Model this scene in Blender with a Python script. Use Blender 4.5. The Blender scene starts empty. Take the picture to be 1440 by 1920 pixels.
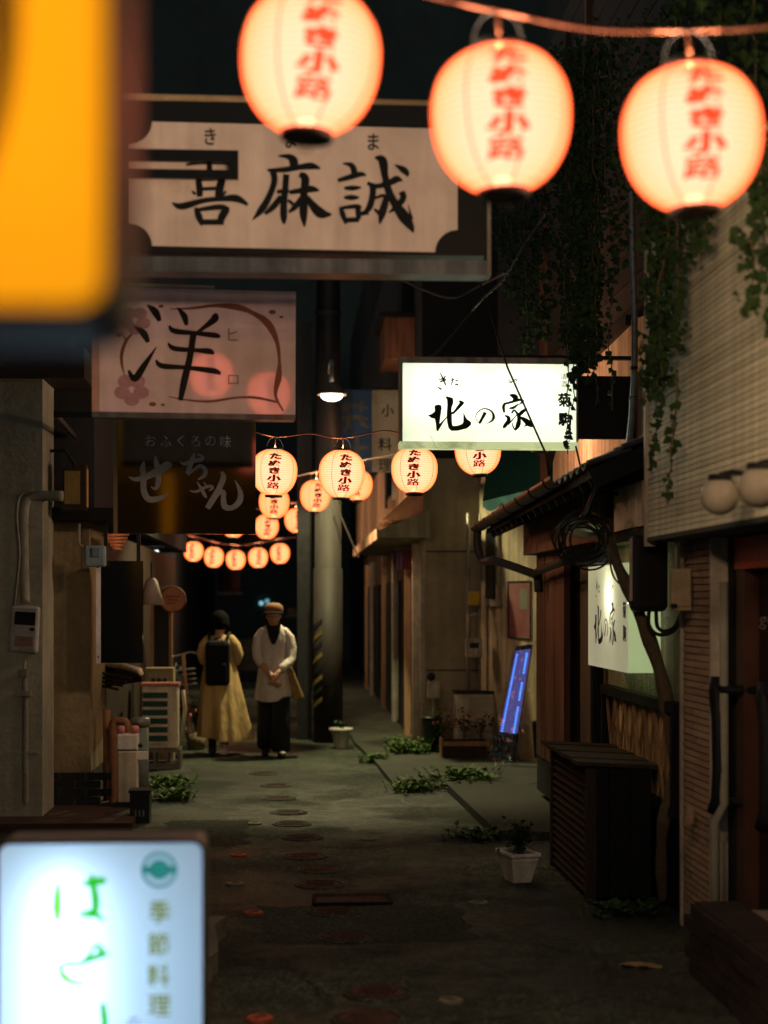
import bpy, bmesh, math, random
from mathutils import Vector, Matrix, noise as mnoise
from mathutils.geometry import tessellate_polygon
random.seed(7)
R = math.radians
scn = bpy.context.scene
COL = scn.collection

# ------------------------------------------------------------------ camera, world, sun, exposure
CAM_H = 1.70
YAW = R(3.24)
S_, C_ = math.sin(YAW), math.cos(YAW)
cd = bpy.data.cameras.new('camera')
cd.lens = 50; cd.sensor_width = 24; cd.sensor_fit = 'HORIZONTAL'
cd.shift_y = 170 / 1440
cd.clip_start = 0.05; cd.clip_end = 400
cd.dof.use_dof = True; cd.dof.focus_distance = 11.0; cd.dof.aperture_fstop = 1.35
cam = bpy.data.objects.new('camera', cd); COL.objects.link(cam)
cam.location = (0, 0, CAM_H); cam.rotation_euler = (R(90), 0, -YAW)
scn.camera = cam

world = bpy.data.worlds.new('World'); scn.world = world; world.use_nodes = True
wn = world.node_tree; wn.nodes.clear()
sky = wn.nodes.new('ShaderNodeTexSky'); sky.sky_type = 'NISHITA'; sky.sun_disc = False
sky.sun_elevation = R(1.5); sky.sun_rotation = R(0)
bgn = wn.nodes.new('ShaderNodeBackground'); bgn.inputs['Strength'].default_value = 0.15
outn = wn.nodes.new('ShaderNodeOutputWorld')
wn.links.new(sky.outputs[0], bgn.inputs[0]); wn.links.new(bgn.outputs[0], outn.inputs[0])
sl = bpy.data.lights.new('sun', 'SUN'); sl.energy = 0.006; sl.angle = R(0.5); sl.color = (1.0, 0.95, 0.88)
so = bpy.data.objects.new('sun', sl); COL.objects.link(so); so.rotation_euler = (R(-88.5), 0, 0)
scn.view_settings.view_transform = 'Standard'; scn.view_settings.look = 'None'
scn.view_settings.gamma = 1; scn.view_settings.exposure = 0; scn.view_settings.use_curve_mapping = False
scn.cycles.max_bounces = 6; scn.cycles.diffuse_bounces = 3; scn.cycles.glossy_bounces = 3
scn.cycles.transparent_max_bounces = 12; scn.cycles.transmission_bounces = 4
scn.cycles.sample_clamp_indirect = 3.0
scn.cycles.use_denoising = True
scn.cycles.caustics_reflective = False; scn.cycles.caustics_refractive = False

# ------------------------------------------------------------------ measuring helpers (photo pixel -> point at a known distance)
def ray(x, y):
    u = (x - 720) / 3000.0; v = (1130 - y) / 3000.0
    return S_ + u * C_, C_ - u * S_, v
def W(x, y, D):
    a, b, v = ray(x, y); return Vector((D * a, D * b, CAM_H + D * v))
def WY(x, y, Y):
    a, b, v = ray(x, y); d = Y / b; return Vector((d * a, Y, CAM_H + d * v))
def WX(x, y, X):
    a, b, v = ray(x, y); d = X / a; return Vector((X, d * b, CAM_H + d * v))
def G(x, y, z=0.0):
    return W(x, y, (CAM_H - z) * 3000.0 / (y - 1130.0))

# ------------------------------------------------------------------ materials
MATS = {}
def nodes_of(name):
    m = bpy.data.materials.new(name); m.use_nodes = True
    nt = m.node_tree; nt.nodes.clear()
    o = nt.nodes.new('ShaderNodeOutputMaterial'); MATS[name] = m
    return m, nt, o
def N(nt, t, **kw):
    n = nt.nodes.new(t)
    for k, v in kw.items():
        if k in ('inp',):
            for i, val in v.items(): n.inputs[i].default_value = val
        else: setattr(n, k, v)
    return n
def c4(c): return (c[0], c[1], c[2], 1.0)
def mat(name, col, rough=0.6, metal=0.0, col2=None, scale=6.0, bump=0.0, bscale=None, stain=0.35, spec=0.4, stretch=(1, 1, 1), streak=0.0, rfix=None):
    """procedural surface: two noises vary the colour, one the relief"""
    if name in MATS: return MATS[name]
    m, nt, o = nodes_of(name)
    b = N(nt, 'ShaderNodeBsdfPrincipled'); L = nt.links.new
    b.inputs['Metallic'].default_value = metal; b.inputs['Specular IOR Level'].default_value = spec
    tc = N(nt, 'ShaderNodeTexCoord'); mp = N(nt, 'ShaderNodeMapping'); mp.inputs['Scale'].default_value = stretch
    L(tc.outputs['Object'], mp.inputs['Vector'])
    n1 = N(nt, 'ShaderNodeTexNoise', inp={'Scale': scale, 'Detail': 8.0, 'Roughness': 0.65}); L(mp.outputs[0], n1.inputs['Vector'])
    r1 = N(nt, 'ShaderNodeValToRGB'); r1.color_ramp.elements[0].position = 0.35; r1.color_ramp.elements[1].position = 0.68
    c2 = col2 if col2 else tuple(x * (1 - stain) for x in col)
    r1.color_ramp.elements[0].color = c4(c2); r1.color_ramp.elements[1].color = c4(col)
    L(n1.outputs[0], r1.inputs[0])
    n2 = N(nt, 'ShaderNodeTexNoise', inp={'Scale': scale * 7.3, 'Detail': 4.0}); L(mp.outputs[0], n2.inputs['Vector'])
    mx = N(nt, 'ShaderNodeMixRGB', blend_type='MULTIPLY', inp={0: 0.55}); L(r1.outputs[0], mx.inputs[1])
    r2 = N(nt, 'ShaderNodeValToRGB'); r2.color_ramp.elements[0].color = (0.55, 0.55, 0.55, 1); r2.color_ramp.elements[1].color = (1.25, 1.25, 1.25, 1)
    L(n2.outputs[0], r2.inputs[0]); L(r2.outputs[0], mx.inputs[2])
    oi = N(nt, 'ShaderNodeObjectInfo'); mo = N(nt, 'ShaderNodeMapRange', inp={'To Min': 0.80, 'To Max': 1.14}); L(oi.outputs['Random'], mo.inputs[0])
    mv = N(nt, 'ShaderNodeVectorMath', operation='SCALE'); L(mx.outputs[0], mv.inputs[0]); L(mo.outputs[0], mv.inputs['Scale'])
    last = mv.outputs[0]
    if streak > 0:
        mp2 = N(nt, 'ShaderNodeMapping'); mp2.inputs['Scale'].default_value = (5.0, 5.0, 0.35); L(tc.outputs['Object'], mp2.inputs['Vector'])
        n3 = N(nt, 'ShaderNodeTexNoise', inp={'Scale': 2.2, 'Detail': 6.0}); L(mp2.outputs[0], n3.inputs['Vector'])
        r3 = N(nt, 'ShaderNodeValToRGB'); r3.color_ramp.elements[0].position = 0.42; r3.color_ramp.elements[1].position = 0.62
        r3.color_ramp.elements[0].color = (1 - streak, 1 - streak, 1 - streak * 0.95, 1); r3.color_ramp.elements[1].color = (1, 1, 1, 1)
        L(n3.outputs[0], r3.inputs[0])
        m3 = N(nt, 'ShaderNodeMixRGB', blend_type='MULTIPLY', inp={0: 1.0}); L(last, m3.inputs[1]); L(r3.outputs[0], m3.inputs[2]); last = m3.outputs[0]
    L(last, b.inputs['Base Color'])
    mr = N(nt, 'ShaderNodeMapRange', inp={'To Min': max(0.02, rough - 0.12), 'To Max': min(1, rough + 0.12)}); L(n1.outputs[0], mr.inputs[0]); L(mr.outputs[0], b.inputs['Roughness'])
    if rfix is not None: mr.inputs['To Min'].default_value = rfix * 0.7; mr.inputs['To Max'].default_value = rfix * 1.3
    if bump > 0:
        nb = N(nt, 'ShaderNodeTexNoise', inp={'Scale': bscale or scale * 12, 'Detail': 6.0}); L(mp.outputs[0], nb.inputs['Vector'])
        bp = N(nt, 'ShaderNodeBump', inp={'Strength': bump, 'Distance': 0.02}); L(nb.outputs[0], bp.inputs['Height']); L(bp.outputs[0], b.inputs['Normal'])
    L(b.outputs[0], o.inputs[0])
    return m
def glow(name, col, strength, sample=True, gloss=0.0):
    if name in MATS: return MATS[name]
    m, nt, o = nodes_of(name)
    e = N(nt, 'ShaderNodeEmission'); e.inputs[0].default_value = c4(col); e.inputs[1].default_value = strength
    last = e
    if gloss:
        g = N(nt, 'ShaderNodeBsdfPrincipled', inp={'Base Color': (0.5, 0.5, 0.5, 1), 'Roughness': gloss}); a = N(nt, 'ShaderNodeAddShader')
        nt.links.new(e.outputs[0], a.inputs[0]); nt.links.new(g.outputs[0], a.inputs[1]); last = a
    nt.links.new(last.outputs[0], o.inputs[0])
    if not sample: m.cycles.emission_sampling = 'NONE'
    return m

def lit_panel(name, body, own, dirt=(0.35, 0.4, 0.12), dirt_amt=0.0, rough=0.25):
    """translucent sign face: lets the tube inside shine through, plus an even part of the light"""
    m, nt, o = nodes_of(name); L = nt.links.new
    tc = N(nt, 'ShaderNodeTexCoord')
    n1 = N(nt, 'ShaderNodeTexNoise', inp={'Scale': 3.0, 'Detail': 9.0, 'Roughness': 0.7}); L(tc.outputs['Object'], n1.inputs['Vector'])
    r = N(nt, 'ShaderNodeValToRGB'); r.color_ramp.elements[0].position = 0.30; r.color_ramp.elements[1].position = 0.52
    r.color_ramp.elements[0].color = c4([1 - dirt_amt + dirt_amt * d for d in dirt]); r.color_ramp.elements[1].color = (1, 1, 1, 1)
    L(n1.outputs[0], r.inputs[0])
    mx = N(nt, 'ShaderNodeMixRGB', blend_type='MULTIPLY', inp={0: 1.0, 2: c4(body)}); L(r.outputs[0], mx.inputs[1])
    t = N(nt, 'ShaderNodeBsdfTranslucent'); L(mx.outputs[0], t.inputs[0])
    e = N(nt, 'ShaderNodeEmission'); e.inputs[1].default_value = own; L(mx.outputs[0], e.inputs[0])
    g = N(nt, 'ShaderNodeBsdfPrincipled', inp={'Roughness': rough}); L(mx.outputs[0], g.inputs['Base Color'])
    m1 = N(nt, 'ShaderNodeMixShader', inp={0: 0.35}); L(t.outputs[0], m1.inputs[1]); L(g.outputs[0], m1.inputs[2])
    a = N(nt, 'ShaderNodeAddShader'); L(m1.outputs[0], a.inputs[0]); L(e.outputs[0], a.inputs[1])
    L(a.outputs[0], o.inputs[0])
    return m

def paper_mat(name, col, strength, clear):
    """oiled lantern paper: glow and redder rim at grazing view are put into the emission colour; lets part of the bulb's light out"""
    m, nt, o = nodes_of(name); L = nt.links.new
    lw = N(nt, 'ShaderNodeLayerWeight', inp={'Blend': 0.30})
    rp = N(nt, 'ShaderNodeValToRGB'); e0, e1 = rp.color_ramp.elements
    e0.position = 0.05; e0.color = c4(col); e1.position = 0.9; e1.color = c4((col[0] * 0.6, col[1] * 0.18, col[2] * 0.035))
    for ps_, g_, b_ in ((0.30, 0.86, 0.66), (0.58, 0.58, 0.27)): k = rp.color_ramp.elements.new(ps_); k.color = c4((col[0] * 0.95, col[1] * g_, col[2] * b_))
    L(lw.outputs['Facing'], rp.inputs[0])
    em = N(nt, 'ShaderNodeEmission'); em.inputs[1].default_value = strength; L(rp.outputs[0], em.inputs[0])
    tr = N(nt, 'ShaderNodeBsdfTransparent'); mx = N(nt, 'ShaderNodeMixShader', inp={0: clear})
    L(em.outputs[0], mx.inputs[1]); L(tr.outputs[0], mx.inputs[2]); L(mx.outputs[0], o.inputs[0])
    m.cycles.emission_sampling = 'NONE'
    return m

M_ASPH = mat('asphalt', (0.047, 0.058, 0.046), 0.72, col2=(0.027, 0.034, 0.028), scale=1.3, bump=0.9, bscale=85, spec=0.35)
def speckle(m):
    nt = m.node_tree; L = nt.links.new; b = next(n for n in nt.nodes if n.type == 'BSDF_PRINCIPLED'); src = b.inputs['Base Color'].links[0].from_socket
    tc = next(n for n in nt.nodes if n.type == 'TEX_COORD')
    v = N(nt, 'ShaderNodeTexVoronoi', inp={'Scale': 75.0}); L(tc.outputs['Object'], v.inputs['Vector'])
    sp = N(nt, 'ShaderNodeSeparateColor'); L(v.outputs['Color'], sp.inputs[0])
    r = N(nt, 'ShaderNodeValToRGB'); r.color_ramp.elements[0].position = 0.55; r.color_ramp.elements[0].color = (0.6, 0.6, 0.6, 1); r.color_ramp.elements[1].position = 1.0; r.color_ramp.elements[1].color = (3.2, 3.1, 2.8, 1); L(sp.outputs[0], r.inputs[0])
    mx = N(nt, 'ShaderNodeMixRGB', blend_type='MULTIPLY', inp={0: 0.8}); L(src, mx.inputs[1]); L(r.outputs[0], mx.inputs[2])
    n = N(nt, 'ShaderNodeTexNoise', inp={'Scale': 0.55, 'Detail': 7.0, 'Roughness': 0.7}); L(tc.outputs['Object'], n.inputs['Vector'])
    r2 = N(nt, 'ShaderNodeValToRGB'); r2.color_ramp.elements[0].position = 0.38; r2.color_ramp.elements[0].color = (0.55, 0.55, 0.55, 1); r2.color_ramp.elements[1].position = 0.62; r2.color_ramp.elements[1].color = (1.2, 1.25, 1.1, 1); L(n.outputs[0], r2.inputs[0])
    m2 = N(nt, 'ShaderNodeMixRGB', blend_type='MULTIPLY', inp={0: 1.0}); L(mx.outputs[0], m2.inputs[1]); L(r2.outputs[0], m2.inputs[2]); L(m2.outputs[0], b.inputs['Base Color'])
def cracks(m):
    nt = m.node_tree; L = nt.links.new; b = next(n for n in nt.nodes if n.type == 'BSDF_PRINCIPLED'); src = b.inputs['Base Color'].links[0].from_socket
    tc = next(n for n in nt.nodes if n.type == 'TEX_COORD')
    n = N(nt, 'ShaderNodeTexNoise', inp={'Scale': 2.5, 'Detail': 6.0}); L(tc.outputs['Object'], n.inputs['Vector'])
    ad = N(nt, 'ShaderNodeVectorMath', operation='MULTIPLY_ADD'); L(n.outputs['Color'], ad.inputs[0]); ad.inputs[1].default_value = (0.45, 0.45, 0); L(tc.outputs['Object'], ad.inputs[2])
    v = N(nt, 'ShaderNodeTexVoronoi', feature='DISTANCE_TO_EDGE', inp={'Scale': 0.75}); L(ad.outputs[0], v.inputs['Vector'])
    r = N(nt, 'ShaderNodeValToRGB'); r.color_ramp.elements[0].position = 0.0; r.color_ramp.elements[0].color = (0.15, 0.15, 0.15, 1); r.color_ramp.elements[1].position = 0.012; r.color_ramp.elements[1].color = (1, 1, 1, 1); L(v.outputs[0], r.inputs[0])
    mx = N(nt, 'ShaderNodeMixRGB', blend_type='MULTIPLY', inp={0: 0.85}); L(src, mx.inputs[1]); L(r.outputs[0], mx.inputs[2]); L(mx.outputs[0], b.inputs['Base Color'])
    w = N(nt, 'ShaderNodeTexNoise', inp={'Scale': 0.9, 'Detail': 5.0, 'Roughness': 0.6}); L(tc.outputs['Object'], w.inputs['Vector'])
    rr = N(nt, 'ShaderNodeValToRGB'); rr.color_ramp.elements[0].position = 0.42; rr.color_ramp.elements[0].color = (0.34, 0.34, 0.34, 1); rr.color_ramp.elements[1].position = 0.58; rr.color_ramp.elements[1].color = (0.82, 0.82, 0.82, 1); L(w.outputs[0], rr.inputs[0]); L(rr.outputs[0], b.inputs['Roughness'])
speckle(M_ASPH); cracks(M_ASPH)
M_CONC = mat('concrete', (0.17, 0.16, 0.13), 0.8, col2=(0.08, 0.08, 0.065), scale=2.5, bump=0.5, bscale=50)
M_CONCD = mat('dark_concrete', (0.052, 0.056, 0.040), 0.8, col2=(0.024, 0.028, 0.020), scale=2.0, bump=0.7, bscale=40)  # plain darker, greener concrete
M_RUST = mat('rusty_iron', (0.115, 0.058, 0.038), 0.55, 0.25, col2=(0.045, 0.026, 0.02), scale=22, bump=0.5, bscale=200)
M_REDCAP = mat('red_plastic', (0.34, 0.075, 0.035), 0.5, scale=40)
M_TINCAP = mat('pale_metal_cap', (0.20, 0.19, 0.13), 0.5, 0.3, scale=40)
M_SIDE = mat('cream_siding', (0.80, 0.79, 0.55), 0.6, col2=(0.64, 0.63, 0.43), scale=1.6, bump=0.5, bscale=90, streak=0.18)
M_SIDE2 = mat('pink_beige_siding', (0.50, 0.36, 0.24), 0.7, col2=(0.34, 0.23, 0.15), scale=3.2, bump=0.8, bscale=70, streak=0.3)
M_TRIM = mat('pale_trim', (0.48, 0.44, 0.34), 0.45, scale=8, streak=0.3)
M_DKMETAL = mat('dark_metal', (0.022, 0.024, 0.026), 0.4, 0.4, scale=14, bump=0.1)
M_BLACK = mat('black_plastic', (0.012, 0.014, 0.015), 0.42, scale=20)
M_GREYMETAL = mat('grey_metal', (0.36, 0.37, 0.36), 0.35, 0.7, scale=9, bump=0.1, streak=0.3)
M_STEEL = mat('aged_steel', (0.5, 0.48, 0.42), 0.45, 0.35, col2=(0.32, 0.28, 0.2), scale=7, streak=0.5)
M_WHITE = mat('white_enamel', (0.74, 0.72, 0.66), 0.4, scale=6, stain=0.25, streak=0.2)
M_OFFWHITE = mat('yellowed_white', (0.55, 0.50, 0.38), 0.5, scale=6, stain=0.35, streak=0.3)
M_CREAM = mat('cream_stucco', (0.50, 0.40, 0.26), 0.85, col2=(0.36, 0.28, 0.17), scale=2.0, bump=0.5, bscale=90, streak=0.35)
M_BEIGE = mat('beige_render', (0.34, 0.30, 0.20), 0.85, col2=(0.24, 0.21, 0.14), scale=1.7, bump=0.4, bscale=60, streak=0.15)
M_ORANGEW = mat('orange_stucco', (0.52, 0.33, 0.20), 0.85, col2=(0.38, 0.23, 0.13), scale=2.4, bump=0.5, bscale=80, streak=0.35)
M_PLASTER = mat('rough_plaster', (0.36, 0.32, 0.18), 0.9, col2=(0.24, 0.21, 0.11), scale=4, bump=1.0, bscale=60, streak=0.3)
M_REDWOOD = mat('red_brown_wood', (0.15, 0.070, 0.042), 0.6, col2=(0.075, 0.036, 0.022), scale=3.0, bump=0.5, stretch=(6, 6, 0.6), streak=0.35)
M_DKWOOD = mat('dark_wood', (0.038, 0.027, 0.019), 0.65, col2=(0.020, 0.015, 0.012), scale=3.0, bump=0.6, stretch=(6, 6, 0.7))
M_WOOD = mat('bare_wood', (0.30, 0.19, 0.10), 0.7, col2=(0.18, 0.11, 0.06), scale=4.0, bump=0.4, stretch=(5, 5, 0.8))
M_BLKWOOD = mat('charred_board', (0.010, 0.012, 0.012), 0.75, scale=4.0, bump=0.7, stretch=(6, 6, 0.6))
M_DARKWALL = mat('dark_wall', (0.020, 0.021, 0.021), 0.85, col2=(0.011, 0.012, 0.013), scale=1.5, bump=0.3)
M_BRNWALL = mat('brown_render', (0.25, 0.20, 0.115), 0.85, col2=(0.18, 0.14, 0.08), scale=1.8, bump=0.4, streak=0.12)
M_PILLAR = mat('grey_beige_render', (0.32, 0.32, 0.25), 0.85, col2=(0.22, 0.22, 0.17), scale=2.2, bump=0.3, streak=0.15)
M_TILE = mat('dark_glazed_tile', (0.022, 0.024, 0.026), 0.25, scale=12)
M_GROUT = mat('grout', (0.28, 0.25, 0.2), 0.9, scale=20)
M_ROOF = mat('roof_clay', (0.035, 0.033, 0.031), 0.5, scale=12, bump=0.3)
M_GLASS = mat('dark_glass', (0.010, 0.012, 0.013), 0.08, scale=4, spec=0.6)
M_COPPER = mat('gutter_copper', (0.055, 0.026, 0.018), 0.4, 0.4, col2=(0.028, 0.016, 0.012), scale=8)
M_LEAF = mat('ivy_leaf', (0.030, 0.064, 0.017), 0.6, col2=(0.014, 0.032, 0.010), scale=5, spec=0.4)
M_LEAF2 = mat('weed_leaf', (0.09, 0.20, 0.022), 0.65, col2=(0.06, 0.12, 0.014), scale=9)
M_STEM = mat('woody_stem', (0.16, 0.12, 0.07), 0.8, col2=(0.09, 0.07, 0.04), scale=14, bump=0.8, bscale=60, stretch=(4, 4, 0.8))
M_SOIL = mat('soil', (0.035, 0.025, 0.018), 0.95, scale=30, bump=0.8)
M_REDFLOWER = mat('red_petal', (0.38, 0.05, 0.03), 0.6, scale=30)
M_INK = mat('sign_ink', (0.006, 0.008, 0.008), 0.45, scale=30, stain=0.2)
M_PINKW = mat('pinkish_sign_face', (0.92, 0.72, 0.78), 0.10, col2=(0.84, 0.65, 0.69), scale=1.2, spec=1.0, streak=0.10, rfix=0.045)
M_SIGNW = mat('aged_white_sign', (0.84, 0.74, 0.66), 0.30, col2=(0.74, 0.63, 0.55), scale=1.0, spec=0.45, streak=0.14)
M_GLOSSBLK = mat('glossy_black_panel', (0.004, 0.007, 0.009), 0.13, scale=3, spec=0.8, rfix=0.06)
M_GREYINK = mat('grey_letter', (0.52, 0.50, 0.52), 0.3, scale=8, stain=0.25)
M_BROWNINK = mat('brown_branch_print', (0.33, 0.13, 0.08), 0.25, scale=8)
M_PINKINK = mat('pink_petal_print', (0.60, 0.32, 0.36), 0.25, scale=8)
M_GREYTXT = mat('grey_print', (0.30, 0.22, 0.2), 0.4, scale=8)

# ------------------------------------------------------------------ mesh builder
class MB:
    def __init__(self): self.v = []; self.f = []
    def add(self, vs, fs):
        k = len(self.v); self.v += [Vector(p) for p in vs]; self.f += [tuple(i + k for i in f) for f in fs]; return self
    def box(self, c, s, rot=None):
        hx, hy, hz = s[0] / 2, s[1] / 2, s[2] / 2
        vs = [Vector((sx * hx, sy * hy, sz * hz)) for sz in (-1, 1) for sy in (-1, 1) for sx in (-1, 1)]
        if rot is not None: vs = [rot @ p for p in vs]
        vs = [p + Vector(c) for p in vs]
        return self.add(vs, [(0, 2, 3, 1), (4, 5, 7, 6), (0, 1, 5, 4), (2, 6, 7, 3), (0, 4, 6, 2), (1, 3, 7, 5)])
    def bb(self, a, b):
        a, b = Vector(a), Vector(b)
        return self.box((a + b) / 2, [abs(q) for q in (b - a)])
    def beam(self, p, q, w, h, up=(0, 0, 1)):
        p, q = Vector(p), Vector(q); d = q - p; L = d.length; d.normalize(); up = Vector(up)
        if abs(d.dot(up)) > 0.98: up = Vector((0, 1, 0))
        s = d.cross(up).normalized(); u = s.cross(d)
        rot = Matrix((s, d, u)).transposed()
        return self.box((p + q) / 2, (w, L, h), rot)
    def tube(self, pts, rad, n=8, cap=True):
        pts = [Vector(p) for p in pts]; m = len(pts)
        rs = rad if isinstance(rad, (list, tuple)) else [rad] * m
        vs = []; ref = None
        for i, p in enumerate(pts):
            d = (pts[min(i + 1, m - 1)] - pts[max(i - 1, 0)])
            if d.length < 1e-9: d = Vector((0, 0, 1))
            d.normalize()
            if ref is None: ref = Vector((1, 0, 0)) if abs(d.x) < 0.8 else Vector((0, 1, 0))
            s = (ref - d * ref.dot(d)).normalized(); ref = s; t = d.cross(s)
            for k in range(n):
                a = 2 * math.pi * k / n; vs.append(p + (s * math.cos(a) + t * math.sin(a)) * rs[i])
        fs = [(i * n + k, i * n + (k + 1) % n, (i + 1) * n + (k + 1) % n, (i + 1) * n + k) for i in range(m - 1) for k in range(n)]
        if cap: fs += [tuple(range(n - 1, -1, -1)), tuple((m - 1) * n + k for k in range(n))]
        return self.add(vs, fs)
    def limb(self, pts, rad, n=12):
        """tube with round ends"""
        pts = [Vector(p) for p in pts]; rad = list(rad)
        a = (pts[0] - pts[1]).normalized(); b = (pts[-1] - pts[-2]).normalized()
        P, Q = [], []
        for t in (85, 60, 30): P.append(pts[0] + a * rad[0] * math.sin(R(t))); Q.append(rad[0] * math.cos(R(t)))
        P += pts; Q += rad
        for t in (30, 60, 85): P.append(pts[-1] + b * rad[-1] * math.sin(R(t))); Q.append(rad[-1] * math.cos(R(t)))
        return self.tube(P, Q, n)
    def lathe(self, prof, n=24, c=(0, 0, 0), cap=True, sx=1.0, sy=1.0):
        c = Vector(c); m = len(prof)
        vs = [c + Vector((r * math.cos(2 * math.pi * k / n) * sx, r * math.sin(2 * math.pi * k / n) * sy, z)) for r, z in prof for k in range(n)]
        fs = [(i * n + k, i * n + (k + 1) % n, (i + 1) * n + (k + 1) % n, (i + 1) * n + k) for i in range(m - 1) for k in range(n)]
        if cap: fs += [tuple(range(n - 1, -1, -1)), tuple((m - 1) * n + k for k in range(n))]
        return self.add(vs, fs)
    def ball(self, c, r, n=14, s=(1, 1, 1)):
        c = Vector(c); prof = [(max(1e-4, math.cos(a)), math.sin(a)) for a in [math.pi * (i / n - 0.5) for i in range(n + 1)]]
        k = len(self.v); self.lathe(prof, n + 4)
        for i in range(k, len(self.v)):
            p = self.v[i]; self.v[i] = c + Vector((p.x * r * s[0], p.y * r * s[1], p.z * r * s[2]))
        return self
    def prism(self, poly, f0, f1):
        """poly: list of 2-D points; f0/f1 map (x, y) to the front and back point"""
        n = len(poly); A = [f0(*p) for p in poly]; B = [f1(*p) for p in poly]
        tris = tessellate_polygon([[Vector((p[0], p[1], 0)) for p in poly]])
        fs = [tuple(t) for t in tris] + [tuple(i + n for i in reversed(t)) for t in tris]
        fs += [(i, (i + 1) % n, n + (i + 1) % n, n + i) for i in range(n)]
        return self.add(A + B, fs)
    def xform(self, mtx):
        self.v = [mtx @ p for p in self.v]; return self
    def mesh(self, name, smooth=False):
        me = bpy.data.meshes.new(name); me.from_pydata(self.v, [], self.f); me.update()
        if smooth: me.polygons.foreach_set('use_smooth', [True] * len(me.polygons))
        return me
def fix_normals(me):
    bm = bmesh.new(); bm.from_mesh(me); bmesh.ops.recalc_face_normals(bm, faces=bm.faces); bm.to_mesh(me); bm.free()

def link(name, me, m, parent=None, kind=None, label=None):
    if m is not None and not me.materials: me.materials.append(m)
    o = bpy.data.objects.new(name, me); COL.objects.link(o)
    if parent is not None: o.parent = parent
    if kind: o['kind'] = kind
    if label: o['label'] = label
    return o
def base_of(o):
    v = Vector((0, 0, 0))
    while o is not None: v += o.location; o = o.parent
    return v
def part(name, mb, m, parent, smooth=False, kind=None, label=None, local=False, bev=0.0):
    """mesh part of a thing; vertices given in world coordinates unless local"""
    if parent is not None and not local:
        b = base_of(parent); mb.v = [p - b for p in mb.v]
    me = mb.mesh(name, smooth); fix_normals(me)
    o = link(name, me, m, parent, kind, label)
    if bev > 0:
        md = o.modifiers.new('bevel', 'BEVEL'); md.width = bev; md.segments = 2; md.limit_method = 'ANGLE'
    return o
def thing(name, label, cat, loc=(0, 0, 0), rz=0.0, group=None):
    o = bpy.data.objects.new(name, None); COL.objects.link(o); o.empty_display_size = 0.1
    o.location = loc; o.rotation_euler = (0, 0, rz); o['label'] = label; o['category'] = cat
    if group: o['group'] = group
    return o
def solo(name, mb, m, label, cat, group=None, smooth=False, loc=None, bev=0.0):
    loc = Vector(loc) if loc is not None else Vector((0, 0, 0))
    mb.v = [p - loc for p in mb.v]
    me = mb.mesh(name, smooth); fix_normals(me); o = link(name, me, m); o.location = loc
    o['label'] = label; o['category'] = cat
    if group: o['group'] = group
    if bev > 0:
        md = o.modifiers.new('bevel', 'BEVEL'); md.width = bev; md.segments = 2; md.limit_method = 'ANGLE'
    return o
def struct(name, mb, m, smooth=False):
    me = mb.mesh(name, smooth); fix_normals(me); o = link(name, me, m); o['kind'] = 'structure'; return o
def copy_thing(root, loc, rz, label):
    r = root.copy(); COL.objects.link(r); r.location = loc; r.rotation_euler = (0, 0, rz); r['label'] = label
    for ch in list(root.children):
        c = ch.copy(); COL.objects.link(c); c.parent = r
        for g in ch.children:
            d = g.copy(); COL.objects.link(d); d.parent = c
    return r

def catmull(pts, k=6):
    out = []; n = len(pts)
    for i in range(n - 1):
        p0, p1, p2, p3 = pts[max(i - 1, 0)], pts[i], pts[i + 1], pts[min(i + 2, n - 1)]
        for j in range(k):
            t = j / k
            out.append(tuple(0.5 * (2 * b + (c - a) * t + (2 * a - 5 * b + 4 * c - d) * t * t + (3 * b - a - 3 * c + d) * t ** 3) for a, b, c, d in zip(p0, p1, p2, p3)))
    out.append(tuple(pts[-1])); return out

def brush(mb, pts, f, k=6):
    """a brush stroke of varying width; f maps (x, y) to a point on the sign face"""
    P = catmull(pts, k); n = len(P); L, Rr = [], []
    for i in range(n):
        dx = P[min(i + 1, n - 1)][0] - P[max(i - 1, 0)][0]; dy = P[min(i + 1, n - 1)][1] - P[max(i - 1, 0)][1]
        l = math.hypot(dx, dy) or 1; w = max(1.0, P[i][2]) / 2
        L.append((P[i][0] - dy / l * w, P[i][1] + dx / l * w)); Rr.append((P[i][0] + dy / l * w, P[i][1] - dx / l * w))
    vs = [f(*p) for p in L] + [f(*p) for p in Rr]
    fs = [(i, i + 1, n + i + 1, n + i) for i in range(n - 1)]
    # round caps
    for e, s in ((0, 1), (n - 1, -1)):
        w = max(1.0, P[e][2]) / 2
        if w < 8: continue
        cx, cy = P[e][0], P[e][1]; a0 = math.atan2(L[e][1] - cy, L[e][0] - cx)
        ring = [f(cx + w * 0.9 * math.cos(a0 + s * math.pi * q / 8), cy + w * 0.9 * math.sin(a0 + s * math.pi * q / 8)) for q in range(9)]
        b = len(vs); vs += ring; fs.append(tuple(range(b, b + 9)))
    mb.add(vs, fs)
def poly_face(mb, poly, f):
    tris = tessellate_polygon([[Vector((p[0], p[1], 0)) for p in poly]])
    mb.add([f(*p) for p in poly], [tuple(t) for t in tris])

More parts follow.
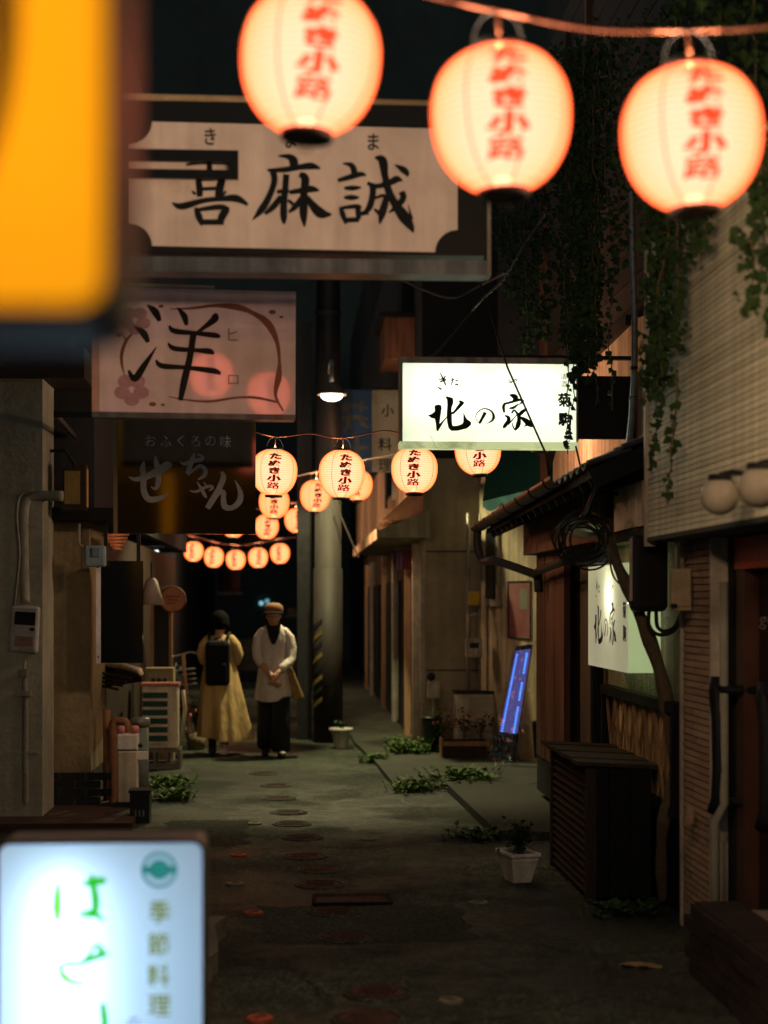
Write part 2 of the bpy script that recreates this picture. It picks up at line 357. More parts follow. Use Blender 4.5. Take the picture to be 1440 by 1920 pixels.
GLY = {}
def glyphs(txt, bold=0.0):
    key = (txt, bold)
    if key not in GLY:
        cu = bpy.data.curves.new('glyph', 'FONT'); cu.body = txt; cu.size = 1.0; cu.offset = bold; cu.resolution_u = 3
        cu.align_x = 'CENTER'
        ob = bpy.data.objects.new('glyph', cu); COL.objects.link(ob)
        dg = bpy.context.evaluated_depsgraph_get(); me = bpy.data.meshes.new_from_object(ob.evaluated_get(dg))
        vs = [v.co.copy() for v in me.vertices]; fs = [tuple(p.vertices) for p in me.polygons]
        bpy.data.objects.remove(ob); bpy.data.curves.remove(cu); bpy.data.meshes.remove(me)
        xs = [v.x for v in vs] or [0]; ys = [v.y for v in vs] or [0]
        cx, cy = (min(xs) + max(xs)) / 2, (min(ys) + max(ys)) / 2
        GLY[key] = ([(v.x - cx, v.y - cy) for v in vs], fs)
    return GLY[key]
def text(mb, txt, cx, cy, h, f, bold=0.0, sx=1.0, rot=0.0, thick=0.0):
    """letters centred at (cx, cy) in the sign's own pixel grid (y down), em height h"""
    vs, fs = glyphs(txt, bold); c, s = math.cos(rot), math.sin(rot)
    offs = [(0, 0)] if not thick else [(0, 0), (1, 0.3), (-1, -0.3), (0.3, 1), (-0.3, -1)]
    p0 = f(cx, cy); p1 = f(cx + 10, cy); p2 = f(cx, cy + 10); nn = (p2 - p0).cross(p1 - p0).normalized()
    for q, (ox, oy) in enumerate(offs):
        mb.add([f(cx + (x * c - y * s) * h * sx + ox * thick, cy - (x * s + y * c) * h + oy * thick) + nn * (0.00025 * q) for x, y in vs], fs)

# ================================================================== THE SETTING
# ---- ground: one sheet, finely divided near the camera so it can be uneven
def gz(x, y): return 0.010 * mnoise.noise(Vector((x * 1.3, y * 0.8, 0))) - 0.008 * math.exp(-((x - 0.2) / 0.5) ** 2)
def ground_sheet():
    xs = [-60, -20, -8] + [-4 + 0.16 * i for i in range(51)] + [8, 20, 60]
    ys = [-30, -8, 0] + [2 + 0.2 * i for i in range(120)] + [30, 45, 70, 140]
    vs = []
    for y in ys:
        for x in xs:
            z = gz(x, y) if -4 <= x <= 4 and 2 <= y <= 26 else 0.0
            vs.append((x, y, z))
    n = len(xs); fs = [(j * n + i, j * n + i + 1, (j + 1) * n + i + 1, (j + 1) * n + i) for j in range(len(ys) - 1) for i in range(n - 1)]
    return MB().add(vs, fs)
struct('ground', ground_sheet(), M_ASPH, True)

M_PATCH = mat('asphalt_repair', (0.040, 0.050, 0.041), 0.8, col2=(0.023, 0.029, 0.024), scale=3, bump=0.8, bscale=120); speckle(M_PATCH)
def asphalt_repair(poly):
    mb = MB(); n = len(poly); cx = sum(p[0] for p in poly) / n; cy = sum(p[1] for p in poly) / n
    N_ = 6; V = []
    for j in range(N_ + 1):
        for p in poly: t_ = j / N_; x, y = cx + (p[0] - cx) * t_, cy + (p[1] - cy) * t_; V.append(Vector((x, y, gz(x, y) + 0.004 if t_ < 1 else gz(x, y) - 0.002)))
    mb.add(V, [(j * n + i, j * n + (i + 1) % n, (j + 1) * n + (i + 1) % n, (j + 1) * n + i) for j in range(N_) for i in range(n)]); struct('asphalt_patch', mb, M_PATCH, True)
def wob(x0, y0, x1, y1, k, amp=0.02):
    r_ = random.Random(k); P = []
    for (a, b, c, d) in ((x0, y0, x1, y0), (x1, y0, x1, y1), (x1, y1, x0, y1), (x0, y1, x0, y0)):
        P += [(a + (c - a) * i / 8 + r_.uniform(-amp, amp), b + (d - b) * i / 8 + r_.uniform(-amp, amp)) for i in range(8)]
    return P
for k, q in enumerate(((-0.22, 8.0, 0.95, 9.0), (-1.0, 11.2, -0.3, 12.6))): asphalt_repair(wob(*q, k, 0.05))
def slab(name, poly, z0, z1, m):
    mb = MB(); mb.prism(poly, lambda x, y: Vector((x, y, z1)), lambda x, y: Vector((x, y, z0))); return struct(name, mb, m)
p1, p2, p3 = G(665, 1398), G(705, 1436), G(738, 1478)
slab('pavement', [(p1.x, p1.y), (p2.x, p2.y), (p3.x, p3.y), (1.95, 14.4), (2.9, 15.0), (2.9, 34), (0.62, 34)], -0.05, 0.045, M_CONCD)
slab('doorstep', [(1.45, 11.4), (2.2, 11.2), (2.2, 14.3), (1.38, 14.3)], -0.05, 0.07, M_CONCD)
# rough slab edge lower left
rg = random.Random(3)
edge = [(-0.36 + rg.uniform(-0.035, 0.03), 3.0 + 0.2 * i) for i in range(27)]
slab('kerb', [(-2.6, 3.0)] + edge + [(-2.6, 8.25)], -0.05, 0.10, M_CONC)
slab('path', [(-2.6, 12.0), (-1.2, 12.0), (-1.25, 13.6), (-1.35, 15.4), (-1.9, 15.4), (-2.6, 15.4)], -0.05, 0.06, mat('red_floor', (0.06, 0.038, 0.030), 0.7, scale=5, bump=0.3))

# ================================================================== RIGHT SIDE BUILDINGS
# ---- near right: house with cream siding
hs = thing('siding_house', 'cream house with fine horizontal siding overhanging its entrance on the right', 'building', (2.3, 6.0, 0))
XU = 1.88
yE = WX(1213, 1000, XU).y
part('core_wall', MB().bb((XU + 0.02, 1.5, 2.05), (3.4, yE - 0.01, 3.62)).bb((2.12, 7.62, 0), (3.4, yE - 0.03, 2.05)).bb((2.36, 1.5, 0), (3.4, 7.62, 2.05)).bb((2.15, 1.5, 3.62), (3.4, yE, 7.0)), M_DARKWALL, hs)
part('soffit', MB().bb((XU, 1.5, 2.025), (2.4, yE, 2.046)), mat('soffit_green', (0.07, 0.085, 0.065), 0.8, scale=4), hs)
bm_u = MB().add([(0.008, 1.5, 0), (0.003, 1.5, 0.002), (0.006, 1.5, 0.027), (0.02, 1.5, 0.0275), (0.008, yE, 0), (0.003, yE, 0.002), (0.006, yE, 0.027), (0.02, yE, 0.0275)],
                [(0, 1, 5, 4), (1, 2, 6, 5), (2, 3, 7, 6), (0, 3, 2, 1), (4, 5, 6, 7)])
b0 = base_of(hs); bm_u.v = [p - Vector((0, b0.y, 0)) for p in bm_u.v]
me_u = bm_u.mesh('siding_board'); me_u.materials.append(M_SIDE)
for i in range(56):
    o = link('siding_board', me_u, None, hs); o.location = (XU - b0.x + rg.uniform(-0.0015, 0.0015), 0, 2.046 + i * 0.028)
yA, yB = WX(1336, 1400, 2.05).y, WX(1281, 1400, 2.05).y
bmp = MB().add([(0.0, 0, 0.002), (-0.012, 0, 0.004), (-0.006, 0, 0.033), (0.004, 0, 0.034), (0.0, 1, 0.002), (-0.012, 1, 0.004), (-0.006, 1, 0.033), (0.004, 1, 0.034)],
               [(0, 1, 5, 4), (1, 2, 6, 5), (2, 3, 7, 6), (0, 3, 2, 1), (4, 5, 6, 7)])
me_p = bmp.mesh('siding_board'); me_p.materials.append(M_SIDE2)
part('pier_wall', MB().bb((2.063, yA, 0), (2.13, yB, 2.02)), M_GROUT, hs)
for i in range(56):
    # each board of the pier is two pieces butted end to end
    cut = rg.uniform(0.3, 0.7)
    for (a, b) in ((0, cut - 0.004), (cut, 1)):
        o = link('siding_board', me_p, None, hs); o.location = (2.06 - b0.x + rg.uniform(-0.002, 0.002), yA + (yB - yA) * a - b0.y, 0.03 + i * 0.0352); o.scale = (1, (yB - yA) * (b - a), 1)
part('corner_trim', MB().bb((XU - 0.012, yE - 0.004, 2.0), (XU + 0.05, yE + 0.022, 3.62)), M_TRIM, hs)
part('corner_trim', MB().bb((2.035, yB - 0.002, 0.0), (2.14, yB + 0.02, 2.02)), M_TRIM, hs)
part('corner_trim', MB().bb((2.035, yA - 0.024, 0.0), (2.14, yA + 0.002, 2.02)), M_TRIM, hs)
part('sill_block', MB().add([W(1278, 1545, 7.98), W(1300, 1545, 7.9), W(1300, 1515, 7.9), W(1290, 1512, 7.95), W(1278, 1545, 8.1), W(1300, 1545, 8.1), W(1300, 1515, 8.1), W(1290, 1512, 8.1)],
     [(0, 1, 2, 3), (4, 7, 6, 5), (0, 4, 5, 1), (1, 5, 6, 2), (2, 6, 7, 3), (3, 7, 4, 0)]), M_SIDE2, hs)
# entrance: red frame, dark glass door, two black pull handles
dr = part('door', MB().bb((2.20, 5.6, 0.12), (2.24, 7.50, 1.86)), M_GLASS, hs)
M_REDFRAME = mat('red_door_frame', (0.40, 0.055, 0.030), 0.4, col2=(0.28, 0.04, 0.022), scale=5)
part('door_frame', MB().bb((2.12, 5.5, 1.86), (2.26, 7.60, 2.01)), M_REDFRAME, hs)
part('door_frame', MB().bb((2.13, 7.46, 0.1), (2.26, 7.60, 1.858)), mat('brown_door_frame', (0.07, 0.032, 0.022), 0.45, scale=5), hs)
part('door_rail', MB().bb((2.185, 7.0, 0.12), (2.20, 7.06, 1.86)), M_DKMETAL, hs)
def pull(yc, x):
    mb = MB(); zt, zb = 1.345, 0.70
    mb.tube([(2.19, yc - 0.12, zt - 0.06), (x + 0.01, yc - 0.06, zt - 0.06), (x, yc, zt - 0.02)], [0.022] * 3, 8)
    mb.tube([(x, yc, zt), (x, yc, zt - 0.08), (x, yc - 0.03, zt - 0.2), (x, yc - 0.04, zb + 0.2), (x, yc - 0.02, zb + 0.06), (x, yc + 0.01, zb)], [0.03, 0.042, 0.036, 0.034, 0.036, 0.045], 10)
    mb.tube([(2.19, yc - 0.1, zb + 0.05), (x, yc, zb + 0.05)], 0.02, 8); return mb
part('handle', pull(7.58, 2.03), M_BLACK, dr, True); part('handle', pull(7.0, 2.09), M_BLACK, dr, True)
# lettering on the door glass (plane X = 2.197, text reads towards the camera side)
def fdoor(x, y): return WX(x, y, 2.196)
mb = MB(); text(mb, 'origo', 1420, 1165, 34, fdoor, 0.0, 1.0)
part('lettering', mb, mat('faint_white_print', (0.30, 0.26, 0.25), 0.5, scale=8), dr)
mb = MB()
for j, (w, yy) in enumerate(((8, 1271), (24, 1279), (11, 1289), (36, 1298), (34, 1306), (30, 1316))):
    x0 = 1401
    for q in range(int(w / 4)): mb.add([fdoor(x0 + q * 4, yy), fdoor(x0 + q * 4 + 2.6, yy), fdoor(x0 + q * 4 + 2.6, yy - 2.2), fdoor(x0 + q * 4, yy - 2.2)], [(0, 1, 2, 3)])
part('small_print', mb, MATS['faint_white_print'], dr)
solo('drain_pipe', MB().tube([(2.0, 7.5, 0.0), (2.0, 7.5, 0.66), (2.05, 7.52, 0.74), (2.05, 7.53, 1.8)], 0.022, 10), M_PILLAR, 'thin pale pipe running down beside the black door handle', 'pipe', smooth=True, loc=(2.0, 7.5, 0))
st = thing('brick_step', 'low dark brick step at the foot of the red framed door', 'step', (2.0, 6.4, 0))
part('core', MB().bb((1.83, 4.2, 0.0), (2.36, 7.18, 0.30)), M_GROUT, st)
bk = MB().box((0, 0, 0), (0.055, 0.205, 0.058)); me_b = bk.mesh('brick'); me_b.materials.append(mat('brown_brick', (0.042, 0.031, 0.026), 0.8, scale=14, bump=0.6))
for r_ in range(5):
    for c_ in range(14):
        o = link('brick', me_b, None, st); o.location = (1.835 - 2.0 + rg.uniform(-0.004, 0.004), 4.32 + c_ * 0.215 + (0.1 if r_ % 2 else 0) - 6.4 - 0.0, 0.033 + r_ * 0.066)
for c_ in range(14):
    o = link('brick', me_b, None, st); o.location = (1.93 - 2.0, 4.32 + c_ * 0.215 - 6.4, 0.315); o.scale = (3.6, 0.98, 0.7)
# globe lamps, unlit
M_GLOBE = mat('milky_globe', (0.26, 0.24, 0.18), 0.18, scale=3, spec=0.6, stain=0.15)
gl = None
for i, (px, py, ps, lab) in enumerate(((1350, 930, 36, 'left one of two unlit milky globe lamps on the cream siding'), (1424, 913, 40, 'right one of two unlit milky globe lamps, cut by the photo edge'))):
    D = (1.70) / ray(px, py)[0]; c = W(px, py, D); r_ = ps * D / 3000
    t = thing('globe_lamp', lab, 'lamp', c, 0, 'globe lamps on the siding')
    part('globe', MB().ball((0, 0, 0), r_, 18), M_GLOBE, t, True, local=True)
    part('cap', MB().lathe([(r_ * 0.62, r_ * 0.78), (r_ * 0.62, r_ * 1.12), (r_ * 0.5, r_ * 1.14)], 18), M_BLACK, t, local=True)
    part('bracket', MB().tube([(0, 0, r_ * 1.1), (0.05, 0, r_ * 1.25), (0.12, 0, r_ * 1.15), (0.19, 0, r_ * 1.1)], 0.012, 8), M_DKMETAL, t, True, local=True)

# ---- tavern beside it (the building of the lit sign)
tv = thing('tavern_building', 'low tavern with tiled eave, orange stucco upper wall and lattice window', 'building', (2.4, 11.0, 0))
XT = 2.12
part('wall', MB().bb((XT, yE + 0.03, 0), (3.4, 10.75, 2.62)).bb((XT, 13.2, 0), (3.4, 13.75, 2.6)).bb((XT + 0.12, 10.75, 0), (3.4, 13.2, 2.6)), M_PLASTER, tv)
part('base_board', MB().bb((XT - 0.02, yE + 0.03, 0), (XT, 10.74, 0.55)), M_BLKWOOD, tv)
# upper wall: stucco and board shaped to a slanting shadow edge, darker boarded storey above
y0 = yE + 0.04
pts = [(y0, 2.62), (13.6, 2.62), (13.6, 2.9), (WX(1088, 690, 2.24).y, WX(1088, 690, 2.24).z), (WX(1176, 604, 2.24).y, WX(1176, 604, 2.24).z), (y0, 3.35)]
mb = MB(); mb.prism(pts, lambda a, b: Vector((2.22, a, b)), lambda a, b: Vector((2.5, a, b))); part('upper_wall', mb, M_ORANGEW, tv)
part('upper_storey', MB().bb((2.30, y0, 2.9), (3.4, 14.4, 7.2)), M_BLKWOOD, tv)
part('shadow_edge_board', MB().beam(WX(1080, 699, 2.21), WX(1180, 600, 2.21), 0.05, 0.07), M_DKWOOD, tv)
for px in (1016, 1101, 1062):
    p = WX(px, 500, 2.26); part('post', MB().bb((2.245, p.y - 0.045, 2.7), (2.31, p.y + 0.045, 6.5)), M_DKWOOD if px == 1062 else M_REDWOOD, tv)
for k in range(17):
    part('wall_board', MB().bb((2.285, 9.4, 3.3 + k * 0.2), (2.30, 14.3, 3.485 + k * 0.2)), M_DKWOOD, tv)
# wood panel, doorway and jambs
for k in range(6):
    ya = 12.05 + k * 0.235; part('plank', MB().bb((2.05 + (k % 2) * 0.004, ya, 0.42), (2.10, ya + 0.228, 2.13)), M_REDWOOD, tv)
part('base_board', MB().bb((2.06, 12.05, 0.12), (2.12, 13.46, 0.42)), M_BLKWOOD, tv)
dt = part('door', MB().bb((2.17, 10.86, 0.13), (2.21, 12.02, 2.1)), mat('dull_brown_door', (0.085, 0.06, 0.04), 0.6, scale=3, stretch=(5, 5, 0.6)), tv)
for k in range(6): part('vent_slat', MB().bb((2.155, 11.2, 1.32 + k * 0.035), (2.17, 11.6, 1.342 + k * 0.035)), M_DKMETAL, dt)
part('jamb', MB().bb((2.03, 10.78, 0.13), (2.13, 10.86, 2.13)), M_BLKWOOD, tv); part('jamb', MB().bb((2.10, 10.70, 0.5), (2.15, 10.775, 2.13)), M_WOOD, tv)
# beam under the eave
part('fascia_beam', MB().bb((1.95, 10.1, 2.10), (2.16, 13.5, 2.44)), M_REDWOOD, tv)
part('patch_board', MB().bb((1.99, 9.05, 2.14), (2.03, 9.85, 2.40)), M_OFFWHITE, tv)
part('lintel', MB().bb((1.96, yE + 0.04, 2.06), (2.13, 10.1, 2.12)), M_DKWOOD, tv)
# roof: slab, boards under it, rows of tiles
ez, wz, ex, wx = 2.44, 2.70, 1.655, 2.23; yr0, yr1 = 8.75, 13.65
def roof_pt(s, y, up=0.0): return Vector((ex + (wx - ex) * s, y, ez + (wz - ez) * s + up - 0.022 * (y - yr0)))
mb = MB(); A = [roof_pt(0, yr0), roof_pt(1, yr0), roof_pt(1, yr1), roof_pt(0, yr1)]; B = [p - Vector((0, 0, 0.045)) for p in A]
mb.add(A + B, [(0, 1, 2, 3), (7, 6, 5, 4), (0, 4, 5, 1), (1, 5, 6, 2), (2, 6, 7, 3), (3, 7, 4, 0)]); rf = part('roof', mb, M_BLKWOOD, tv)
tile = MB()
for i in range(9):
    a = i / 8; zz = 0.022 * math.sin(a * 2 * math.pi)
    tile.add([(0, a * 0.2, zz), (0.24, a * 0.2, zz + 0.085)], [])
tile.f = [(2 * i, 2 * i + 2, 2 * i + 3, 2 * i + 1) for i in range(8)]
k = len(tile.v); tile.v += [p + Vector((0, 0, 0.014)) for p in tile.v]
tile.f += [(2 * i + k, 2 * i + 1 + k, 2 * i + 3 + k, 2 * i + 2 + k) for i in range(8)] + [(2 * i, 2 * i + k, 2 * i + 2 + k, 2 * i + 2) for i in range(8)] + [(0, 1, 1 + k, k), (16, 16 + k, 17 + k, 17)]
me_t = tile.mesh('roof_tile', True); me_t.materials.append(M_ROOF); bt = base_of(rf)
for a in range(24):
    for c_ in range(3):
        p = roof_pt(c_ / 3.0, yr0 + a * 0.203, 0.012 + 0.004 * c_) - bt
        o = link('roof_tile', me_t, None, rf); o.location = (p.x - 0.03, p.y, p.z + rg.uniform(0, 0.004)); o.rotation_euler = (0, 0, 0)
part('verge_board', MB().beam(roof_pt(-0.02, yr0 - 0.015, -0.055), roof_pt(1.0, yr0 - 0.015, -0.055), 0.025, 0.11), M_BLKWOOD, tv)
for a in range(16):
    yy = yr0 + 0.2 + a * 0.3; part('rafter', MB().beam(roof_pt(0.03, yy, -0.075), roof_pt(0.95, yy, -0.075), 0.045, 0.055), M_BLKWOOD, tv)
# gutter: half pipe sloping to the far end, with downpipe
g0, g1 = Vector((1.60, 9.6, 2.465)), Vector((1.60, 13.95, 2.367))
mb = MB(); n = 9
for q in (g0, g1):
    for i in range(n): a = math.pi * (1 + i / (n - 1)); mb.v.append(q + Vector((0.055 * math.cos(a), 0, 0.055 * math.sin(a))))
    for i in range(n): a = math.pi * (1 + i / (n - 1)); mb.v.append(q + Vector((0.049 * math.cos(a), 0, 0.049 * math.sin(a))))
mb.f = [(i, i + 1, 2 * n + i + 1, 2 * n + i) for i in range(n - 1)] + [(n + i, 3 * n + i, 3 * n + i + 1, n + i + 1) for i in range(n - 1)] + [(0, 2 * n, 3 * n, n), (n - 1, 2 * n - 1, 4 * n - 1, 3 * n - 1)]
gt = part('gutter', mb, M_COPPER, tv, True)
for a in range(7):
    q = g0.lerp(g1, (a + 0.4) / 7.0); part('gutter_strap', MB().tube([q + Vector((0.058 * math.cos(math.pi * (1 + i / 8)), 0, 0.058 * math.sin(math.pi * (1 + i / 8)))) for i in range(9)], 0.005, 6), M_DKMETAL, gt)
e0 = Vector((1.60, 13.85, 2.325))
dp = [e0, Vector((1.60, 13.85, 2.18)), Vector((1.64, 13.75, 2.06)), W(930, 1052, 13.35), W(1000, 1076, 12.9), W(1008, 1082, 12.9), W(1010, 1110, 12.9)]
part('downpipe', MB().tube(catmull([tuple(p) for p in dp], 4), 0.036, 10), M_DKMETAL, tv, True)
part('downpipe', MB().tube([W(1003, 1074, 12.85), W(1050, 1055, 11.7), W(1075, 1048, 11.2)], 0.03, 10), M_DKMETAL, tv, True)
# lattice window with board behind, amber light put into its colour
lw_ = thing('lattice_screen', 'dark framed wooden lattice screen low on the tavern wall', 'lattice', (2.1, 9.6, 0.6))
LA, LB = WX(1268, 1300, 2.06).y, WX(1136, 1300, 2.06).y
part('back_board', MB().bb((2.094, LA, 0.56), (2.10, LB, 1.12)), mat('amber_lit_board', (0.62, 0.40, 0.18), 0.7, scale=3, streak=0.3), lw_)
part('rail', MB().bb((2.03, LA - 0.05, 1.10), (2.09, LB + 0.05, 1.16)), M_BLKWOOD, lw_); part('rail', MB().bb((2.03, LA - 0.05, 0.54), (2.09, LB + 0.05, 0.59)), M_BLKWOOD, lw_)
for yy in (LA, LB): part('frame_post', MB().bb((2.03, yy - 0.025, 0.59), (2.09, yy + 0.025, 1.10)), M_BLKWOOD, lw_)
ns = 7
for i in range(ns):
    a = LA + (LB - LA) * (i + 0.5) / ns
    part('slat', MB().beam((2.062, a - 0.11, 0.6), (2.062, a + 0.11, 1.09), 0.022, 0.016, (1, 0, 0)), M_WOOD, lw_)
    part('slat', MB().beam((2.078, a + 0.11, 0.6), (2.078, a - 0.11, 1.09), 0.022, 0.016, (1, 0, 0)), M_WOOD, lw_)
# louvred cabinet
cb = thing('louvred_cabinet', 'dark wooden cabinet with louvred side standing before the lattice screen', 'cabinet', (1.86, 9.6, 0))
cx0, cx1, cy0, cy1, ch = 1.66, 2.03, 8.97, 10.28, 0.76
part('body', MB().bb((cx0 + 0.05, cy0 + 0.02, 0.03), (cx1, cy1, ch)), M_BLKWOOD, cb)
for i in range(3): part('front_panel', MB().bb((cx0 + 0.003 + i * 0.123, cy0 - 0.004 * (i % 2), 0.03), (cx0 + 0.119 + i * 0.123, cy0 + 0.02, ch)), M_BLKWOOD, cb)
for yy in (cy0, cy1 - 0.06): part('corner_post', MB().bb((cx0 - 0.004, yy - 0.006, 0.0), (cx0 + 0.05, yy + 0.06, ch + 0.002)), M_DKWOOD, cb)
for i in range(15):
    z = 0.06 + i * 0.046
    part('louvre', MB().box((cx0 + 0.024, (cy0 + cy1) / 2, z), (0.056, cy1 - cy0 - 0.12, 0.011), Matrix.Rotation(R(-40), 3, 'Y')), M_DKWOOD, cb)
for i in range(6): part('top_plank', MB().box(((cx0 + cx1) / 2 - 0.01, cy0 + 0.09 + i * 0.223, ch + 0.02 + (i % 2) * 0.006), (cx1 - cx0 + 0.1, 0.212, 0.022), Matrix.Rotation(R(3), 3, 'Y')), M_DKWOOD, cb)
# black meter box with cables, beige switch box
q = W(1219, 1075, 8.72)
bx = thing('meter_box', 'rounded black meter box high on the wall above the beige switch box', 'meter box', q)
part('case', MB().box((0, 0.05, 0), (0.2, 0.10, 0.42)), M_BLACK, bx, local=True, bev=0.03)
part('side_plate', MB().box((-0.102, 0.02, 0.02), (0.012, 0.03, 0.34)), M_STEEL, bx, local=True); part('lid', MB().box((0.01, -0.008, 0), (0.17, 0.02, 0.38)), M_BLACK, bx, local=True, bev=0.02)
for k in range(2): part('cable', MB().tube(catmull([(0.0 + k * 0.04, 0.03, -0.21), (0.0 + k * 0.045, 0.02, -0.29), (0.05 + k * 0.03, 0.0, -0.335 + 0.02 * k), (0.13, -0.02, -0.31 + 0.02 * k), (0.16, -0.03, -0.22)], 5), 0.011, 8), M_DKMETAL, bx, True, local=True)
q = W(1279, 1106, 8.1)
bx = thing('switch_box', 'small beige electrical switch box beside the black meter box', 'switch box', q)
part('case', MB().box((0, 0.04, 0), (0.105, 0.07, 0.215)), mat('beige_plastic', (0.36, 0.30, 0.18), 0.45, scale=6), bx, local=True, bev=0.012)
part('cover', MB().box((0.0, 0.0, 0.005), (0.09, 0.012, 0.18)), MATS['beige_plastic'], bx, local=True, bev=0.005); part('knob', MB().box((-0.045, -0.01, -0.08), (0.03, 0.02, 0.02)), M_BLACK, bx, local=True)
part('conduit', MB().tube([(-0.02, 0.05, 0.1), (-0.02, 0.05, 0.25), (-0.02, 0.06, 0.36)], 0.009, 8), M_STEEL, bx, True, local=True)
# vine trunk winding in front of the box sign
tr = [(1140, 1008, 9.35), (1158, 1060, 9.0), (1185, 1118, 8.9), (1214, 1190, 8.86), (1238, 1262, 8.82), (1252, 1335, 8.8), (1264, 1400, 8.76), (1266, 1455, 8.74), (1254, 1500, 8.72), (1243, 1550, 8.75), (1240, 1620, 8.85), (1243, 1690, 8.95)]
P = catmull([tuple(W(*a)) for a in tr], 5); rr = [0.030 + 0.010 * (i / len(P)) * (1 - i / len(P)) * 4 + 0.005 * math.sin(i * 0.9) - 0.012 * max(0, i / len(P) - 0.75) for i in range(len(P))]
t = thing('vine_trunk', 'thick bare vine trunk curving down past the box sign to the ground', 'plant', (P[-1][0], P[-1][1], 0))
part('trunk', MB().tube(P, rr, 10), M_STEM, t, True); part('tendril', MB().tube(catmull([tuple(W(*a)) for a in ((1140, 1030, 9.0), (1150, 1080, 8.9), (1175, 1105, 8.84), (1190, 1112, 8.8), (1194, 1090, 8.8))], 6), 0.006, 6), M_STEM, t, True)
# grey conduit on the upper wall
t = thing('conduit_pipe', 'grey conduit pipe bending out over the tavern eave', 'pipe', W(1190, 700, 9.2))
part('pipe', MB().tube(catmull([tuple(W(*a)) for a in ((1184, 330, 9.3), (1186, 470, 9.3), (1190, 600, 9.25), (1189, 700, 9.2), (1184, 790, 9.1), (1176, 840, 9.0), (1152, 876, 8.9), (1130, 894, 8.85))], 6), 0.019, 10), M_GREYMETAL, t, True)
for yy in (690, 746, 752): part('clamp', MB().lathe([(0.023, -0.008), (0.023, 0.008)], 12, W(1189 - (yy - 690) * 0.04, yy, 9.16)), M_DKMETAL, t)
part('cable', MB().tube(catmull([tuple(W(*a)) for a in ((1130, 894, 8.85), (1112, 925, 8.9), (1100, 955, 9.1), (1085, 975, 9.3))], 5), 0.009, 8), M_BLACK, t, True)
# unlit dish lamp and coil of cable
q = W(1104, 985, 9.75)
t = thing('dish_lamp', 'rusty unlit dish lamp behind the coil of black cable', 'lamp', q)
part('shade', MB().lathe([(0.03, 0.06), (0.06, 0.05), (0.13, -0.01), (0.135, -0.03), (0.125, -0.025), (0.05, 0.035)], 24, cap=False).xform(Matrix.Rotation(R(-18), 4, 'X')), M_COPPER, t, True, local=True)
part('bulb', MB().ball((0, -0.01, 0.0), 0.075, 12, (1, 1, 0.55)), mat('frosted_bulb', (0.5, 0.52, 0.46), 0.25, scale=5), t, True, local=True); part('arm', MB().tube([(0, 0, 0.05), (0.02, 0.02, 0.16), (0.1, 0.05, 0.2), (0.3, 0.1, 0.2)], 0.014, 8), M_DKMETAL, t, True, local=True)
q = W(1095, 1012, 9.25); mb = MB(); rc = random.Random(5)
for k in range(9):
    r_ = rc.uniform(0.105, 0.165); ox, oz = rc.uniform(-0.035, 0.035), rc.uniform(-0.03, 0.02); ti = rc.uniform(-0.35, 0.35)
    mb.tube([q + Vector((ox + r_ * math.cos(a), 0.05 * math.sin(a + k) + ti * 0.05 * math.cos(a), oz + r_ * (0.9 + 0.1 * math.sin(k)) * math.sin(a))) for a in [2 * math.pi * i / 28 for i in range(29)]], 0.0065, 6, False)
cc = thing('cable_coil', 'tangled coil of black cable hanging under the eave', 'cable', q + Vector((0, 0, 0.17)))
part('loops', mb, M_BLACK, cc, True); part('splice_case', MB().limb([q + Vector((-0.09, 0, -0.1)), q + Vector((0.1, 0.02, -0.1))], [0.045, 0.04], 12), M_BLACK, cc, True)
part('hanger', MB().tube([q + Vector((0, 0, 0.12)), q + Vector((0.0, 0.02, 0.35)), q + Vector((-0.03, 0.1, 0.55))], 0.006, 6), M_BLACK, cc)

# ---- the lit double-faced sign with brush letters
YS = 10.3
def fs(e=0.0): return lambda x, y: WY(x, y, YS - 0.075 - e)
kA = WY(748, 848, YS); kB = WY(1080, 848, YS); kT = WY(900, 679, YS).z; kz = WY(900, 842, YS).z
ks = thing('lit_sign', 'glowing white projecting sign with black brush letters above the tavern eave', 'sign', ((kA.x + kB.x) / 2, YS, kz))
M_KITA = lit_panel('lit_white_face', (0.86, 0.96, 0.82), 0.60, dirt=(0.72, 0.70, 0.42), dirt_amt=0.5)
xa, xb = kA.x + 0.02, kB.x - 0.012
def sheet(x0, z0, x1, z1, y): return MB().add([(x0, y, z0), (x1, y, z0), (x1, y, z1), (x0, y, z1)], [(0, 1, 2, 3)])
for yy in (YS - 0.070, YS + 0.070): part('face', sheet(xa, kz + 0.04, xb, kT - 0.02, yy), M_KITA, ks)
part('frame', MB().bb((kA.x, YS - 0.075, kT - 0.02), (kB.x, YS + 0.075, kT + 0.02)), M_STEEL, ks)
part('frame', MB().bb((kA.x, YS - 0.078, kz), (kB.x, YS + 0.078, kz + 0.04)), lit_panel('lit_frame_edge', (0.62, 0.66, 0.42), 0.45, dirt=(0.2, 0.25, 0.08), dirt_amt=0.9), ks)
part('frame', MB().bb((kA.x, YS - 0.073, kz + 0.041), (xa - 0.001, YS + 0.073, kT - 0.021)), M_TRIM, ks); part('frame', MB().bb((xb + 0.001, YS - 0.073, kz + 0.041), (kB.x, YS + 0.073, kT - 0.021)), M_STEEL, ks)
for zt in (kT - 0.11, kT - 0.3): part('tube', MB().tube([(xa + 0.06, YS, zt), (xb - 0.06, YS, zt)], 0.014, 8), glow('sign_tube', (0.92, 1.0, 0.9), 4.0), ks)
Z1 = lambda x, y: (790 + x / 6.545, 730 + y / 6.545)
